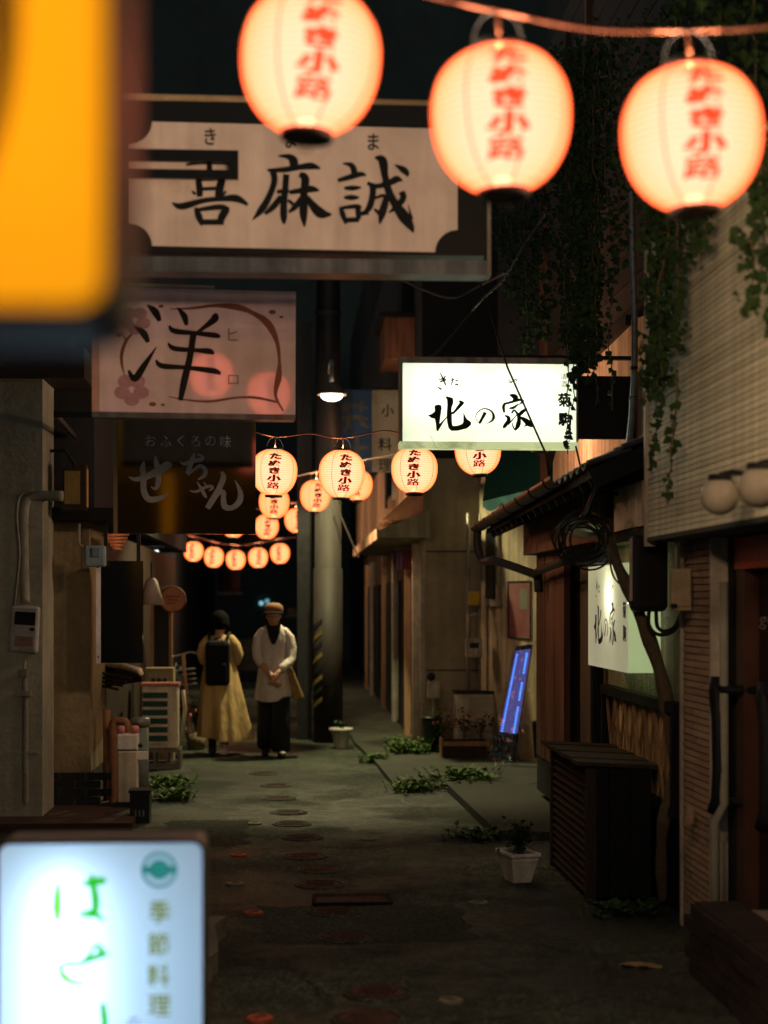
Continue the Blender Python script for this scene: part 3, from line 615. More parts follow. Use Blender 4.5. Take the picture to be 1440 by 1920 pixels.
KITA = [
 [(80,318),(125,303),(166,270),(160,210),(178,192),(220,186),(246,200),(250,230),(238,310),(222,424),(312,335),(312,352),(270,405),(205,515),(185,505),(178,430),(165,360),(125,355)],
 [(298,98),(312,84),(385,105),(394,140),(390,175),(372,225),(370,280),(395,270),(470,165),(455,140),(485,135),(528,158),(520,180),(470,235),(400,302),(374,308),(375,400),(385,450),(450,445),(500,425),(515,400),(516,280),(545,340),(560,365),(610,400),(612,435),(560,480),(450,508),(370,510),(335,480),(318,410),(310,330),(318,200),(316,130)]]
NO_P = [(765,275),(803,290),(795,310),(755,375),(735,415),(715,426),(700,410),(730,350)]
NO_S = [(705,405,8),(675,370,8),(668,330,9),(690,285,12),(740,245,14),(790,238,16),(840,255,20),(875,290,26),(888,340,36),(870,380,28),(840,402,16),(805,422,4)]
IE_S = [[(1080,68,10),(1120,78,50),(1155,100,66),(1150,150,60)], [(1035,165,26),(1008,210,38),(1018,285,26)], [(1020,178,26),(1110,155,30),(1190,130,36),(1262,140,12)], [(1250,130,28),(1228,165,24),(1195,190,6)],
 [(1075,232,14),(1130,225,34),(1195,178,12)], [(1108,295,22),(1130,262,24),(1150,262,22),(1185,310,34),(1198,370,46),(1186,440,58),(1150,505,18)], [(1112,400,6),(1125,455,16),(1150,500,16)],
 [(1022,320,12),(1068,345,42),(1066,390,46),(1020,455,42),(1010,480,12)], [(1185,300,14),(1140,350,12),(1092,400,20),(1060,430,30)], [(1190,325,40),(1245,272,46),(1298,235,18)],
 [(1200,335,18),(1260,370,52),(1320,420,72),(1362,465,16)], [(1292,436,30),(1258,460,4)]]
def kita_letters(par, f, m, scale_small=True):
    def mk(name, fn):
        mb = MB(); fn(mb); part(name, mb, m, par)
    mk('letter', lambda mb: [poly_face(mb, [Z1(*p) for p in g], f(0.0014)) for g in KITA])
    def no(mb):
        poly_face(mb, [Z1(*p) for p in NO_P], f(0.0014)); brush(mb, [Z1(a, b) + (w / 6.545,) for a, b, w in NO_S], f(0.0020))
    mk('letter', no)
    mk('letter', lambda mb: [brush(mb, [Z1(a, b) + (w / 6.545,) for a, b, w in s], f(0.0014 + 0.0004 * i)) for i, s in enumerate(IE_S)])
    Z5 = lambda x, y: (740 + x / 4.0, 660 + y / 4.0)
    KI = [[(330,205,4),(365,200,6),(382,178,4)], [(338,225,5),(385,205,9)], [(340,155,3),(365,205,7),(383,250,5)], [(322,262,3),(345,277,7),(352,272,2)], [(420,212,3),(445,205,6)], [(437,192,3),(432,222,5),(425,248,3)], [(455,212,4),(476,215,5)], [(452,240,5),(477,245,7)]]
    YA = [[(848,232,2),(880,222,4),(905,207,4),(917,212,4),(905,222,2)], [(852,205,3),(880,235,4)], [(888,200,3),(882,212,2)]]
    for g in (KI, YA): mk('reading', lambda mb: [brush(mb, [Z5(a, b) + (w / 2.1,) for a, b, w in s], f(0.0014 + 0.0003 * i)) for i, s in enumerate(g)])
    for c_, x_, y_, h_, th_ in (('菊', 1058, 750, 27, 0.9), ('駒', 1059, 786, 26, 1.1)): mb = MB(); text(mb, c_, x_, y_, h_, f(0.0014), 0.0, 0.97, 0, th_); part('small_letter', mb, m, par)
    for c_, y_ in (('清', 706), ('酒', 720)): mb = MB(); text(mb, c_, 1057, y_, 13, f(0.0014), 0.0); part('small_letter', mb, mat('mauve_print', (0.42, 0.3, 0.33), 0.6, scale=9), par)
kita_letters(ks, fs, M_INK)
part('crack', MB().tube([fs(0.003)(806, 815), fs(0.003)(812, 826), fs(0.003)(815, 834)], 0.0012, 5), M_INK, ks)
mb = MB().bb((kB.x + 0.004, YS - 0.03, WY(1090, 823, YS).z), (2.225, YS + 0.03, WY(1090, 706, YS).z)); part('mount_plate', mb, M_BLACK, ks)
part('mount_arm', MB().bb((kA.x + 0.3, YS - 0.02, kT + 0.02), (2.24, YS + 0.02, kT + 0.045)), M_DKMETAL, ks)
# stay wire and hanging wires
solo('stay_wire', MB().tube([W(893, 510, 9.75), W(925, 607, 9.75), W(952, 690, 9.75), W(1024, 852, 9.8), W(1030, 900, 9.9)], 0.0065, 6), mat('red_black_cable', (0.06, 0.02, 0.025), 0.5, scale=12), 'dark cable slanting across the glowing white sign', 'cable', smooth=True)
mb = MB(); sp = [W(885, 582, 9.6), W(905, 560, 9.5), W(940, 528, 9.4), W(965, 490, 9.3), W(985, 455, 9.2), W(1022, 403, 9.0)]
Pq = catmull([tuple(p) for p in sp], 14); mb.tube([Vector(p) + Vector((0.004 * math.sin(i * 0.9), 0, 0.004 * math.cos(i * 0.9))) for i, p in enumerate(Pq)], 0.005, 6); mb.tube([Vector(p) - Vector((0.004 * math.sin(i * 0.9), 0, 0.004 * math.cos(i * 0.9))) for i, p in enumerate(Pq)], 0.004, 6)
solo('guy_wire', mb, M_GREYMETAL, 'twisted pale wire rising through the dark ivy', 'cable')

# ---- box sign on the tavern wall (same lettering, seen edge on)
XB = 1.90; yb0, yb1 = WX(1177, 1150, XB).y, WX(1103, 1150, XB).y; zb0 = WX(1177, 1262, XB).z; zb1 = zb0 + 0.63
bs = thing('box_sign', 'narrow glowing box sign with brush letters fixed to the tavern wall', 'sign', ((XB + XT) / 2, (yb0 + yb1) / 2, zb0))
M_BOXF = lit_panel('lit_cream_face', (0.92, 0.86, 0.68), 0.18, dirt=(0.8, 0.7, 0.5), dirt_amt=0.3)
M_BOXS = lit_panel('lit_green_side', (0.70, 0.86, 0.52), 0.20, dirt=(0.8, 0.8, 0.5), dirt_amt=0.3)
part('face', MB().add([(XB, yb0, zb0), (XB, yb1, zb0), (XB, yb1, zb1), (XB, yb0, zb1)], [(0, 1, 2, 3)]), M_BOXF, bs)
for yy in (yb0, yb1): part('side', sheet(XB + 0.001, zb0, XT - 0.03, zb1, yy), M_BOXS, bs)
part('top', MB().bb((XB + 0.0045, yb0 + 0.0045, zb1 - 0.005), (XT - 0.03, yb1 - 0.0045, zb1 - 0.001)), M_BOXS, bs); part('bottom', MB().add([(XB + 0.001, yb0 + 0.001, zb0), (XT - 0.03, yb0 + 0.001, zb0), (XT - 0.03, yb1 - 0.001, zb0), (XB + 0.001, yb1 - 0.001, zb0)], [(0, 1, 2, 3)]), M_BOXS, bs)
part('bulb', MB().ball((XB + 0.10, yb0 + 0.55, zb1 - 0.19), 0.05, 12), glow('box_sign_bulb', (0.96, 1.0, 0.82), 24.0), bs, True)
def fb(e=0.0):
    def g(x, y):
        s = (x - 748) / 332.0; t_ = (846 - y) / 168.0
        return Vector((XB - 0.0005 - e, yb1 - s * (yb1 - yb0), zb0 + t_ * 0.63))
    return g
kita_letters(bs, fb, M_INK)

# ---- cream house with a poster, further on the right
A_ = W(905, 1130, 18.0); B_ = W(1012, 1130, 16.5); dv = (B_ - A_).normalized(); nv = Vector((-dv.y, dv.x, 0)); nv = nv if nv.dot(Vector((-1, -1, 0))) > 0 else -nv
ch_ = thing('cream_house', 'cream stucco house wall with a pink poster beyond the tavern', 'building', (2.6, 16.0, 0))
mb = MB(); cor = [(A_.x, A_.y), (B_.x, B_.y), (B_.x + 0.25, 13.8), (4.2, 13.8), (4.2, 18.6), (A_.x, 18.6)]
mb.prism(cor, lambda a, b: Vector((a, b, 0)), lambda a, b: Vector((a, b, 3.3))); part('wall', mb, M_CREAM, ch_)
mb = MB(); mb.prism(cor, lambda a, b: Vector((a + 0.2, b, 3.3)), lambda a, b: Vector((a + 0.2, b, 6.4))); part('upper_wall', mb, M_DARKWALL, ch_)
def on_cream(s, z, e): p = A_.lerp(B_, s); return Vector((p.x, p.y, z)) + nv * e
def quad_slab(mb, s0, s1, z0, z1, e0, e1):
    q = [on_cream(s, z, e) for e in (e0, e1) for s, z in ((s0, z0), (s1, z0), (s1, z1), (s0, z1))]
    return mb.add(q, [(0, 1, 2, 3), (7, 6, 5, 4), (0, 4, 5, 1), (1, 5, 6, 2), (2, 6, 7, 3), (3, 7, 4, 0)])
part('skirting', quad_slab(MB(), 0.02, 0.98, 0.04, 0.42, 0.0, 0.02), M_BRNWALL, ch_)
wn_ = part('window', quad_slab(MB(), 0.10, 0.30, 1.75, 2.5, 0.005, 0.03), M_GLASS, ch_); part('frame', quad_slab(MB(), 0.30, 0.34, 1.7, 2.55, 0.0, 0.04), M_STEEL, wn_); part('frame', quad_slab(MB(), 0.085, 0.345, 1.66, 1.72, 0.0, 0.06), M_STEEL, wn_)
pz0, pz1 = 1.7 - 66 / 3000 * 17, 1.7 + 40 / 3000 * 17
po = thing('poster', 'faded pink poster in a thin frame on the cream wall', 'poster', on_cream(0.7, pz0, 0.0))
part('sheet', quad_slab(MB(), 0.50, 0.86, pz0, pz1, 0.004, 0.010), mat('faded_pink_print', (0.19, 0.062, 0.062), 0.6, col2=(0.14, 0.045, 0.048), scale=5), po)
mb = MB(); [mb.tube([on_cream(a, c, 0.014), on_cream(b, d, 0.014)], 0.009, 6) for a, c, b, d in ((0.49, pz0, 0.87, pz0), (0.49, pz1, 0.87, pz1), (0.49, pz0, 0.49, pz1), (0.87, pz0, 0.87, pz1))]; part('frame', mb, M_DKWOOD, po)
mb = MB(); quad_slab(mb, 0.68, 0.82, pz0 + 0.30, pz0 + 0.52, 0.0105, 0.012); part('picture', mb, mat('grey_green_print', (0.16, 0.15, 0.12), 0.6, scale=12), po)
mb = MB(); [quad_slab(mb, 0.54, 0.54 + w, pz0 + 0.05 + i * 0.032, pz0 + 0.062 + i * 0.032, 0.0105, 0.012) for i, w in enumerate((0.2, 0.26, 0.18, 0.24, 0.22, 0.12))]; part('small_print', mb, mat('dark_red_print', (0.22, 0.05, 0.06), 0.6, scale=12), po)
# beige pier house
bh = thing('beige_house', 'plain beige rendered house end facing the camera beyond the utility meter', 'building', (2.2, 18.4, 0))
q0, q1 = WY(790, 1130, 18.25), WY(908, 1130, 18.25)
part('wall', MB().bb((q0.x, 18.25, 0), (q1.x + 0.9, 19.6, 3.35)), M_BEIGE, bh); part('upper_wall', MB().bb((q0.x + 0.01, 18.26, 3.35), (q1.x + 0.9, 19.6, 6.6)), M_DARKWALL, bh); part('corner_trim', MB().bb((q0.x - 0.02, 18.23, 0.55), (q0.x + 0.045, 18.3, 3.4)), M_TRIM, bh)  # night shade on the upper wall put into its dark colour
for zz in (0.92, 2.28): part('wall_joint', MB().bb((q0.x + 0.05, 18.238, zz), (q1.x, 18.252, zz + 0.012)), M_DARKWALL, bh)
part('base', MB().bb((q0.x - 0.01, 18.22, 0), (q1.x, 18.25, 0.35)), M_BRNWALL, bh)
for (px, ra) in ((878, 0.02), (915, 0.022), (900, 0.012)):
    p = W(px, 1130, 17.9); solo('wall_pipe', MB().tube([(p.x, p.y, 0.2), (p.x, p.y, 2.7)], ra, 8), M_STEEL, {878: 'left thick service pipe running up the beige house corner', 915: 'right thick service pipe by the cream wall', 900: 'thin service pipe between the two thick pipes'}[px], 'pipe', 'service pipes on the beige house', True, (p.x, p.y, 0))
p = W(889, 1122, 17.75); solo('valve_box', MB().box(p, (0.13, 0.08, 0.16)), mat('yellow_plastic', (0.45, 0.30, 0.03), 0.5, scale=8), 'small yellow valve box between the service pipes', 'valve box', bev=0.02, loc=p)
p = W(888, 1215, 17.7); t = thing('gas_meter', 'grey gas meter on pipes above the white cupboard', 'gas meter', p)
part('body', MB().box((0, 0, 0), (0.18, 0.12, 0.22)), M_STEEL, t, local=True, bev=0.02); part('pipe', MB().tube([(-0.05, 0, 0.1), (-0.05, 0, 0.35), (0.06, 0, 0.38)], 0.02, 8), M_STEEL, t, True, local=True); part('dial', MB().box((0, -0.065, 0.03), (0.1, 0.012, 0.06)), M_BLACK, t, local=True)
p = G(868, 1400); t = thing('white_cupboard', 'low off-white utility cupboard below the gas meter', 'cupboard', (p.x + 0.03, 17.6, 0.045))
part('case', MB().box((0, 0.15, 0.33), (0.46, 0.3, 0.64)), M_OFFWHITE, t, local=True, bev=0.015); part('door', MB().box((0.07, -0.012, 0.33), (0.3, 0.02, 0.56)), M_OFFWHITE, t, local=True, bev=0.006); part('lid', MB().box((0, 0.14, 0.665), (0.5, 0.34, 0.025)), M_DKMETAL, t, local=True); part('latch', MB().box((0.17, -0.028, 0.36), (0.025, 0.014, 0.06)), M_BLACK, t, local=True)
p = W(813, 1290, 17.9); t = thing('wall_tap', 'small water meter with black valve on the beige house corner', 'water meter', p)
part('body', MB().box((0, 0, -0.02), (0.14, 0.1, 0.2)), M_OFFWHITE, t, local=True, bev=0.02); part('valve', MB().ball((-0.03, -0.04, 0.13), 0.05, 8), M_BLACK, t, True, local=True); part('pipe', MB().tube([(0, 0, -0.1), (0, 0, -0.7)], 0.018, 8), M_STEEL, t, local=True)
p = G(812, 1418); t = thing('black_bin', 'dark plastic bin standing in front of the beige house', 'bin', (p.x, 17.75, 0.045))
part('body', MB().lathe([(0.09, 0), (0.115, 0.34), (0.12, 0.36)], 18), M_BLACK, t, True, local=True); part('lid', MB().lathe([(0.125, 0.36), (0.12, 0.385), (0.03, 0.395)], 18), M_BLACK, t, True, local=True)

# ---- far shop with canopy
fh = thing('canopy_shop', 'far shopfront with a pale canopy and narrow dark doors on the right', 'building', (1.6, 23, 0))
part('wall', MB().bb((1.45, 19.65, 0), (3.5, 33, 2.6)), M_DKWOOD, fh); part('upper_wall', MB().bb((1.30, 19.7, 2.75), (3.5, 33, 3.7)), M_ORANGEW, fh); part('upper_storey', MB().bb((1.34, 19.7, 3.7), (3.5, 33, 6.5)), M_DARKWALL, fh)  # orange lantern light and the dark above it put into the wall colours
part('canopy', MB().add([(0.94, 17.6, 2.42), (0.94, 24.5, 2.42), (1.5, 24.5, 2.42), (1.5, 17.6, 2.42), (0.94, 17.6, 2.50), (0.94, 24.5, 2.50), (1.5, 24.5, 2.72), (1.5, 17.6, 2.72)], [(0, 3, 2, 1), (4, 5, 6, 7), (0, 1, 5, 4), (1, 2, 6, 5), (2, 3, 7, 6), (3, 0, 4, 7)]), mat('pale_canopy', (0.33, 0.33, 0.21), 0.6, scale=3, streak=0.3), fh)
part('canopy_edge', MB().bb((0.915, 17.58, 2.40), (0.938, 24.5, 2.52)), M_ORANGEW, fh)  # orange lantern light on the edge put into its colour
for i, px in enumerate((690, 700, 722, 742, 766, 781)):
    D = 1.43 / ray(px, 1200)[0]; q = W(px, 1200, D)
    part('post', MB().bb((1.38, q.y - 0.09, 0.04), (1.452, q.y + 0.09, 2.42)), M_WOOD if i % 2 == 0 else M_TRIM, fh)
for i in range(7): part('door', MB().bb((1.42, 19.9 + i * 1.7, 0.1), (1.448, 21.2 + i * 1.7, 2.0)), M_GLASS if i % 2 else M_BLKWOOD, fh)
w = part('window', MB().bb((1.27, 20.4, 3.1), (1.299, 22.0, 4.2)), M_GLASS, fh); part('frame', MB().bb((1.255, 22.0, 3.0), (1.3, 22.1, 4.3)), M_STEEL, w); part('frame', MB().bb((1.255, 20.3, 3.0), (1.3, 20.4, 4.3)), M_STEEL, w)
aw = MB().add([(0.98, 17.75, 2.62), (1.44, 17.75, 2.62), (1.44, 17.75, 3.05), (0.98, 19.4, 2.62), (1.44, 19.4, 2.62), (1.44, 19.4, 3.05)], [(0, 1, 2), (3, 5, 4), (0, 3, 4, 1), (1, 4, 5, 2), (0, 2, 5, 3)])
solo('small_awning', aw, mat('salmon_canvas', (0.50, 0.22, 0.15), 0.8, scale=5), 'salmon pink wedge shaped awning above the pale canopy', 'awning', loc=(1.2, 18.5, 2.62))
qa, qb = WY(722, 672, 19.4), WY(786, 596, 19.4)
part('bay', MB().bb((qa.x, 19.4, qa.z), (qb.x + 0.3, 20.6, qb.z)), M_REDWOOD, fh); part('bay_roof', MB().bb((qa.x - 0.06, 19.32, qb.z + 0.002), (qb.x + 0.3, 20.7, qb.z + 0.06)), M_BLKWOOD, fh)
# cloth strips hanging under the canopy
nr = thing('door_curtain', 'short purple and red cloth curtain hanging under the canopy', 'curtain', WY(762, 1075, 18.9))
for i, (c_, x) in enumerate((((0.12, 0.06, 0.14), 742), ((0.14, 0.05, 0.10), 752), ((0.26, 0.05, 0.04), 764), ((0.34, 0.06, 0.035), 777))):
    mb = MB(); a = WY(x, 1030, 18.9); b = WY(x + 11, 1068, 18.9); n = 6
    for j in range(n + 1):
        xx = a.x + (b.x - a.x) * j / n; yy = 18.9 + 0.012 * math.sin(j * 2.0 + i)
        mb.v += [Vector((xx, yy, a.z)), Vector((xx, yy + 0.01, b.z))]
    mb.f = [(2 * j, 2 * j + 2, 2 * j + 3, 2 * j + 1) for j in range(n)]; part('cloth_strip', mb, mat('curtain_cloth' if i < 1 else 'curtain_cloth_%s' % 'abc'[i - 1], c_, 0.85, scale=12), nr, True)
part('rod', MB().tube([WY(736, 1029, 18.9), WY(790, 1029, 18.9)], 0.012, 8), M_WOOD, nr)
# green scalloped awning
ga = thing('green_awning', 'dark green scalloped awning with pale teal hem behind the eave', 'awning', W(960, 900, 15.2))
mb = MB(); a0, a1 = W(905, 940, 15.0), W(1050, 905, 14.4); t0, t1 = W(915, 850, 15.6), W(1060, 830, 15.0); n = 24; top, hem = [], []
for i in range(n + 1):
    s = i / n; top.append(t0.lerp(t1, s)); p = a0.lerp(a1, s); hem.append(p + Vector((0, 0.015 * math.sin(s * 24), 0)))
mb.v = top + hem; mb.f = [(i, i + 1, n + 2 + i, n + 1 + i) for i in range(n)]; part('cloth', mb, mat('green_canvas', (0.006, 0.045, 0.024), 0.8, scale=6), ga, True)
mb = MB()
for i in range(n + 1):
    mb.v += [hem[i] + Vector((0, -0.003, 0.0)), hem[i] + Vector((0, -0.004, -0.05 - 0.06 * abs(math.sin(math.pi * i / 6))))]
mb.f = [(2 * i, 2 * i + 2, 2 * i + 3, 2 * i + 1) for i in range(n)]; part('hem', mb, mat('teal_hem', (0.16, 0.50, 0.40), 0.8, scale=8), ga, True)
# blue and white hanging sign, far
YB = 20.2
def fbl(e): return lambda x, y: WY(x, y, YB - 0.05 - e)
q0, q1, q2 = WY(602, 885, YB), WY(697, 732, YB), WY(748, 732, YB)
t = thing('blue_sign', 'unlit blue and white hanging sign behind the lantern row', 'sign', (q1.x, YB, q0.z))
part('blue_panel', MB().bb((q0.x, YB - 0.05, q0.z), (q1.x, YB + 0.05, q1.z)), mat('blue_sign_face', (0.02, 0.065, 0.15), 0.4, scale=3), t); part('white_panel', MB().bb((q1.x, YB - 0.048, q0.z), (q2.x + 0.1, YB + 0.048, q1.z)), mat('dull_white_face', (0.17, 0.17, 0.13), 0.5, scale=3), t)
for c_, x, yy, s_ in (('小', 727, 770, 24), ('料', 722, 833, 26), ('理', 722, 872, 26)): mb = MB(); text(mb, c_, x, yy, s_, fbl(0.002), 0.0, 1, 0, 0.4); part('letter', mb, M_INK, t)
mb = MB()
for s in ([(640, 765, 9), (665, 760, 10), (688, 765, 6)], [(648, 752, 6), (650, 772, 8)], [(680, 750, 6), (677, 772, 8)], [(640, 785, 8), (668, 782, 9), (690, 786, 5)], [(655, 775, 7), (652, 800, 9), (642, 808, 4)], [(670, 778, 8), (680, 795, 9), (692, 802, 4)], [(668, 815, 9), (670, 850, 10), (668, 872, 8)], [(655, 842, 7), (690, 838, 8)], [(645, 872, 8), (695, 868, 10)]): brush(mb, s, fbl(0.002 + 0.0004 * len(mb.f) / 20))
part('emblem', mb, mat('pale_blue_print', (0.06, 0.07, 0.075), 0.5, scale=6), t)
part('arm', MB().bb((q1.x, YB - 0.03, q1.z), (1.5, YB + 0.03, q1.z + 0.04)), M_DKMETAL, t)

# ---- utility pole with its lamp
pp = G(615, 1391); pole = thing('utility_pole', 'tall concrete utility pole with dark guard wrap and faded warning stripes', 'pole', (pp.x, pp.y, 0))
part('upper_shaft', MB().lathe([(0.157, 3.3), (0.15, 4.5), (0.14, 9.5)], 24), M_DKMETAL, pole, True, local=True); part('shaft', MB().lathe([(0.17, 0), (0.16, 3.3)], 24), mat('pole_concrete', (0.030, 0.029, 0.024), 0.8, scale=4, streak=0.3), pole, True, local=True)  # upper shaft coloured dark for its unlit height, shade put into the material
part('guard', MB().lathe([(0.182, 0.02), (0.178, 2.12)], 24), mat('brown_guard', (0.017, 0.014, 0.011), 0.7, scale=5, streak=0.3), pole, True, local=True)
for k in range(8):
    mb = MB(); z0 = 0.35 + k * 0.135
    for i in range(9):
        a = math.pi * (0.95 + 0.42 * i / 8); zz = z0 + 0.16 * i / 8
        mb.v += [Vector((0.186 * math.cos(a), 0.186 * math.sin(a), zz)), Vector((0.186 * math.cos(a), 0.186 * math.sin(a), zz + 0.055))]
    mb.f = [(2 * i, 2 * i + 2, 2 * i + 3, 2 * i + 1) for i in range(8)]; part('stripe', mb, mat('faded_yellow', (0.12, 0.085, 0.025), 0.7, scale=9) if k % 2 == 0 else M_BLACK, pole, local=True)
for zz in (3.2, 5.2, 6.4): part('band', MB().lathe([(0.165, zz), (0.165, zz + 0.05)], 24), M_DKMETAL, pole, local=True)
for k in range(3): part('cross_arm', MB().box((0, -0.02, 6.6 + k * 0.5), (1.6, 0.08, 0.08)), M_DKMETAL, pole, local=True)
solo('support_wire', MB().tube([W(625, 935, 19.2), W(672, 1045, 19.2)], 0.009, 6), M_DKWOOD, 'pale slanting stay wire guard beside the utility pole', 'cable')
lp = W(622, 741, pp.y - 1.3)
sl_ = thing('street_lamp', 'small lit street lamp under a dark hood on the utility pole', 'street lamp', lp)
part('hood', MB().lathe([(0.04, 0.15), (0.11, 0.09), (0.165, 0.012), (0.165, 0.0), (0.158, 0.0), (0.10, 0.08)], 24, cap=False), mat('lamp_hood', (0.13, 0.10, 0.06), 0.5, scale=9), sl_, True, local=True)
part('globe', MB().ball((0, 0, 0.0), 0.125, 16, (1, 1, 0.55)), glow('street_lamp_glass', (1.0, 1.0, 0.86), 6.0, sample=False), sl_, True, local=True)
part('arm', MB().tube([(0, 0, 0.14), (0, 0.02, 0.3), (0, 0.2, 0.42), (0, 1.16, 0.42)], 0.025, 8), M_STEEL, sl_, True, local=True)
ld = bpy.data.lights.new('street_lamp_light', 'SPOT'); ld.energy = 700; ld.color = (1.0, 0.90, 0.46); ld.spot_size = R(121); ld.spot_blend = 0.22; ld.shadow_soft_size = 0.06
lo = bpy.data.objects.new('street_lamp_light', ld); COL.objects.link(lo); lo.parent = sl_; lo.location = (0, 0, -0.085); lo.rotation_euler = (0, 0, 0)
# dark steel post left of the pole
p = G(571, 1386); solo('steel_post', MB().bb((p.x - 0.09, p.y, 0), (p.x + 0.09, p.y + 0.14, 5.2)), M_DKMETAL, 'dark square steel post just left of the utility pole', 'post', loc=(p.x, p.y, 0))

# ================================================================== LEFT SIDE
lh = thing('pillar_house', 'near left house with grey beige corner pillar carrying a meter', 'building', (-2.3, 12.5, 0))
part('pillar', MB().bb((-2.42, 12.42, 0), (-1.925, 13.0, 3.45)), M_PILLAR, lh); part('wall', MB().bb((-4.5, 1.5, 0), (-2.45, 12.9, 6.0)), M_DARKWALL, lh)
part('beam', MB().bb((-2.5, 12.36, 3.42), (-1.6, 13.1, 3.66)), M_DKWOOD, lh); part('upper_wall', MB().bb((-2.5, 12.45, 3.66), (-1.75, 13.1, 7.0)), M_DARKWALL, lh)
br = thing('brown_house', 'brown rendered house with a dark tiled base beside the pillar', 'building', (-2.0, 14.0, 0))
part('wall', MB().bb((-2.4, 13.12, 0), (-1.655, 14.3, 2.36)), M_BRNWALL, br); part('recess_wall', MB().bb((-2.6, 14.3, 0), (-1.75, 24, 2.36)), M_DKWOOD, br)
part('upper_wall', MB().bb((-3.0, 13.15, 2.46), (-1.62, 24.5, 7.2)), M_DARKWALL, br); ro = part('roof', MB().bb((-2.42, 12.9, 2.36), (-1.30, 14.9, 2.46)), M_BLKWOOD, br)
tl = MB().box((0, 0, 0), (0.205, 0.012, 0.062)).mesh('tile'); tl.materials.append(M_TILE); tl2 = MB().box((0, 0, 0), (0.012, 0.205, 0.062)).mesh('tile'); tl2.materials.append(M_TILE)
part('tile_bed', MB().bb((-2.4, 13.112, 0.06), (-1.654, 13.122, 0.30)).bb((-1.656, 13.12, 0.06), (-1.648, 14.3, 0.30)), M_GROUT, br)
bb_ = base_of(br)
for r_ in range(4):
    for c_ in range(4):
        o = link('tile', tl, None, br); o.location = Vector((-2.3 + c_ * 0.211 + (0.09 if r_ % 2 else 0), 13.108, 0.092 + r_ * 0.066)) - bb_
    for c_ in range(5):
        o = link('tile', tl2, None, br); o.location = Vector((-1.645, 13.26 + c_ * 0.211 + (0.09 if r_ % 2 else 0), 0.092 + r_ * 0.066)) - bb_
# reed strips with orange light put into their colour at the eave end
mb = MB()
for k in range(5): mb.tube([W(195 + k * 4, 1004 + k * 6, 13.0), W(240 - k * 3, 1002 + k * 7, 13.6)], 0.014, 6)
part('eave_strips', mb, mat('orange_lit_slat', (0.55, 0.20, 0.10), 0.35, scale=9), br, True)
# meter on the pillar, pipes
q = W(47, 1180, 12.30); t = thing('electric_meter', 'pale electric meter with dark display on the left pillar', 'meter', q); t.rotation_euler = (0, R(3), R(-6))
part('case', MB().box((0, 0, 0), (0.225, 0.10, 0.36)), mat('meter_plastic', (0.46, 0.46, 0.47), 0.4, scale=6), t, local=True, bev=0.02)
part('display', MB().box((0.01, -0.053, 0.085), (0.16, 0.012, 0.10)), M_BLACK, t, local=True, bev=0.004); part('label_plate', MB().box((0.01, -0.0525, -0.09), (0.14, 0.008, 0.075)), mat('label_print', (0.35, 0.22, 0.19), 0.6, scale=30), t, local=True); part('button', MB().box((0.07, -0.055, 0.005), (0.035, 0.014, 0.022)), M_BLACK, t, local=True)
t = thing('pillar_pipe', 'pale pipe running down the left pillar through the meter', 'pipe', W(52, 1500, 12.3))
part('upper_pipe', MB().tube(catmull([tuple(W(*a)) for a in ((118, 930, 12.3), (70, 930, 12.3), (52, 936, 12.3), (46, 965, 12.3), (46, 1050, 12.3), (48, 1130, 12.3))], 5), 0.04, 12), M_PILLAR, t, True)
part('lower_pipe', MB().tube([W(48, 1225, 12.3), W(46, 1260, 12.3), W(48, 1300, 12.3), W(48, 1400, 12.3), W(48, 1500, 12.3), W(50, 1540, 12.35)], [0.014, 0.025, 0.03, 0.03, 0.03, 0.03], 12), M_PILLAR, t, True)
part('valve', MB().box(W(44, 1262, 12.27), (0.05, 0.05, 0.07)), M_STEEL, t); part('coupling', MB().box(W(46, 1300, 12.27), (0.1, 0.06, 0.04)), M_STEEL, t)
for yy in (985, 1410): part('bracket', MB().box(W(48, yy, 12.3), (0.2, 0.05, 0.02)), M_PILLAR, t)
part('wire', MB().tube(catmull([tuple(W(*a)) for a in ((62, 918, 12.2), (38, 930, 12.2), (32, 970, 12.2), (37, 1040, 12.2), (30, 1110, 12.2), (28, 1135, 12.2))], 5), 0.007, 6), M_OFFWHITE, t, True)
# blank black sign with white edge, grey box above
YQ = 13.0
a, b = WY(190, 1243, YQ), WY(268, 1052, YQ); t = thing('blank_sign', 'unlit black signboard with a white left edge hanging from the brown house', 'sign', ((a.x + b.x) / 2, YQ, a.z))
part('panel', MB().bb((a.x, YQ - 0.03, a.z), (b.x, YQ + 0.03, b.z)), M_GLOSSBLK, t); p = WY(181, 1240, YQ); part('edge', MB().bb((p.x, YQ - 0.035, a.z - 0.003), (a.x - 0.001, YQ + 0.035, b.z + 0.002)), mat('white_edge_strip', (0.66, 0.64, 0.66), 0.5, scale=5), t)
for zz in (a.z + 0.05, b.z - 0.05): part('screw', MB().ball((p.x + 0.018, YQ - 0.037, zz), 0.007, 6), M_DKMETAL, t)
part('hanger', MB().bb((a.x + 0.02, YQ - 0.01, b.z), (a.x + 0.05, YQ + 0.01, 2.37)), M_DKMETAL, t); part('hanger', MB().bb((b.x - 0.05, YQ - 0.01, b.z), (b.x - 0.02, YQ + 0.01, 2.37)), M_DKMETAL, t)
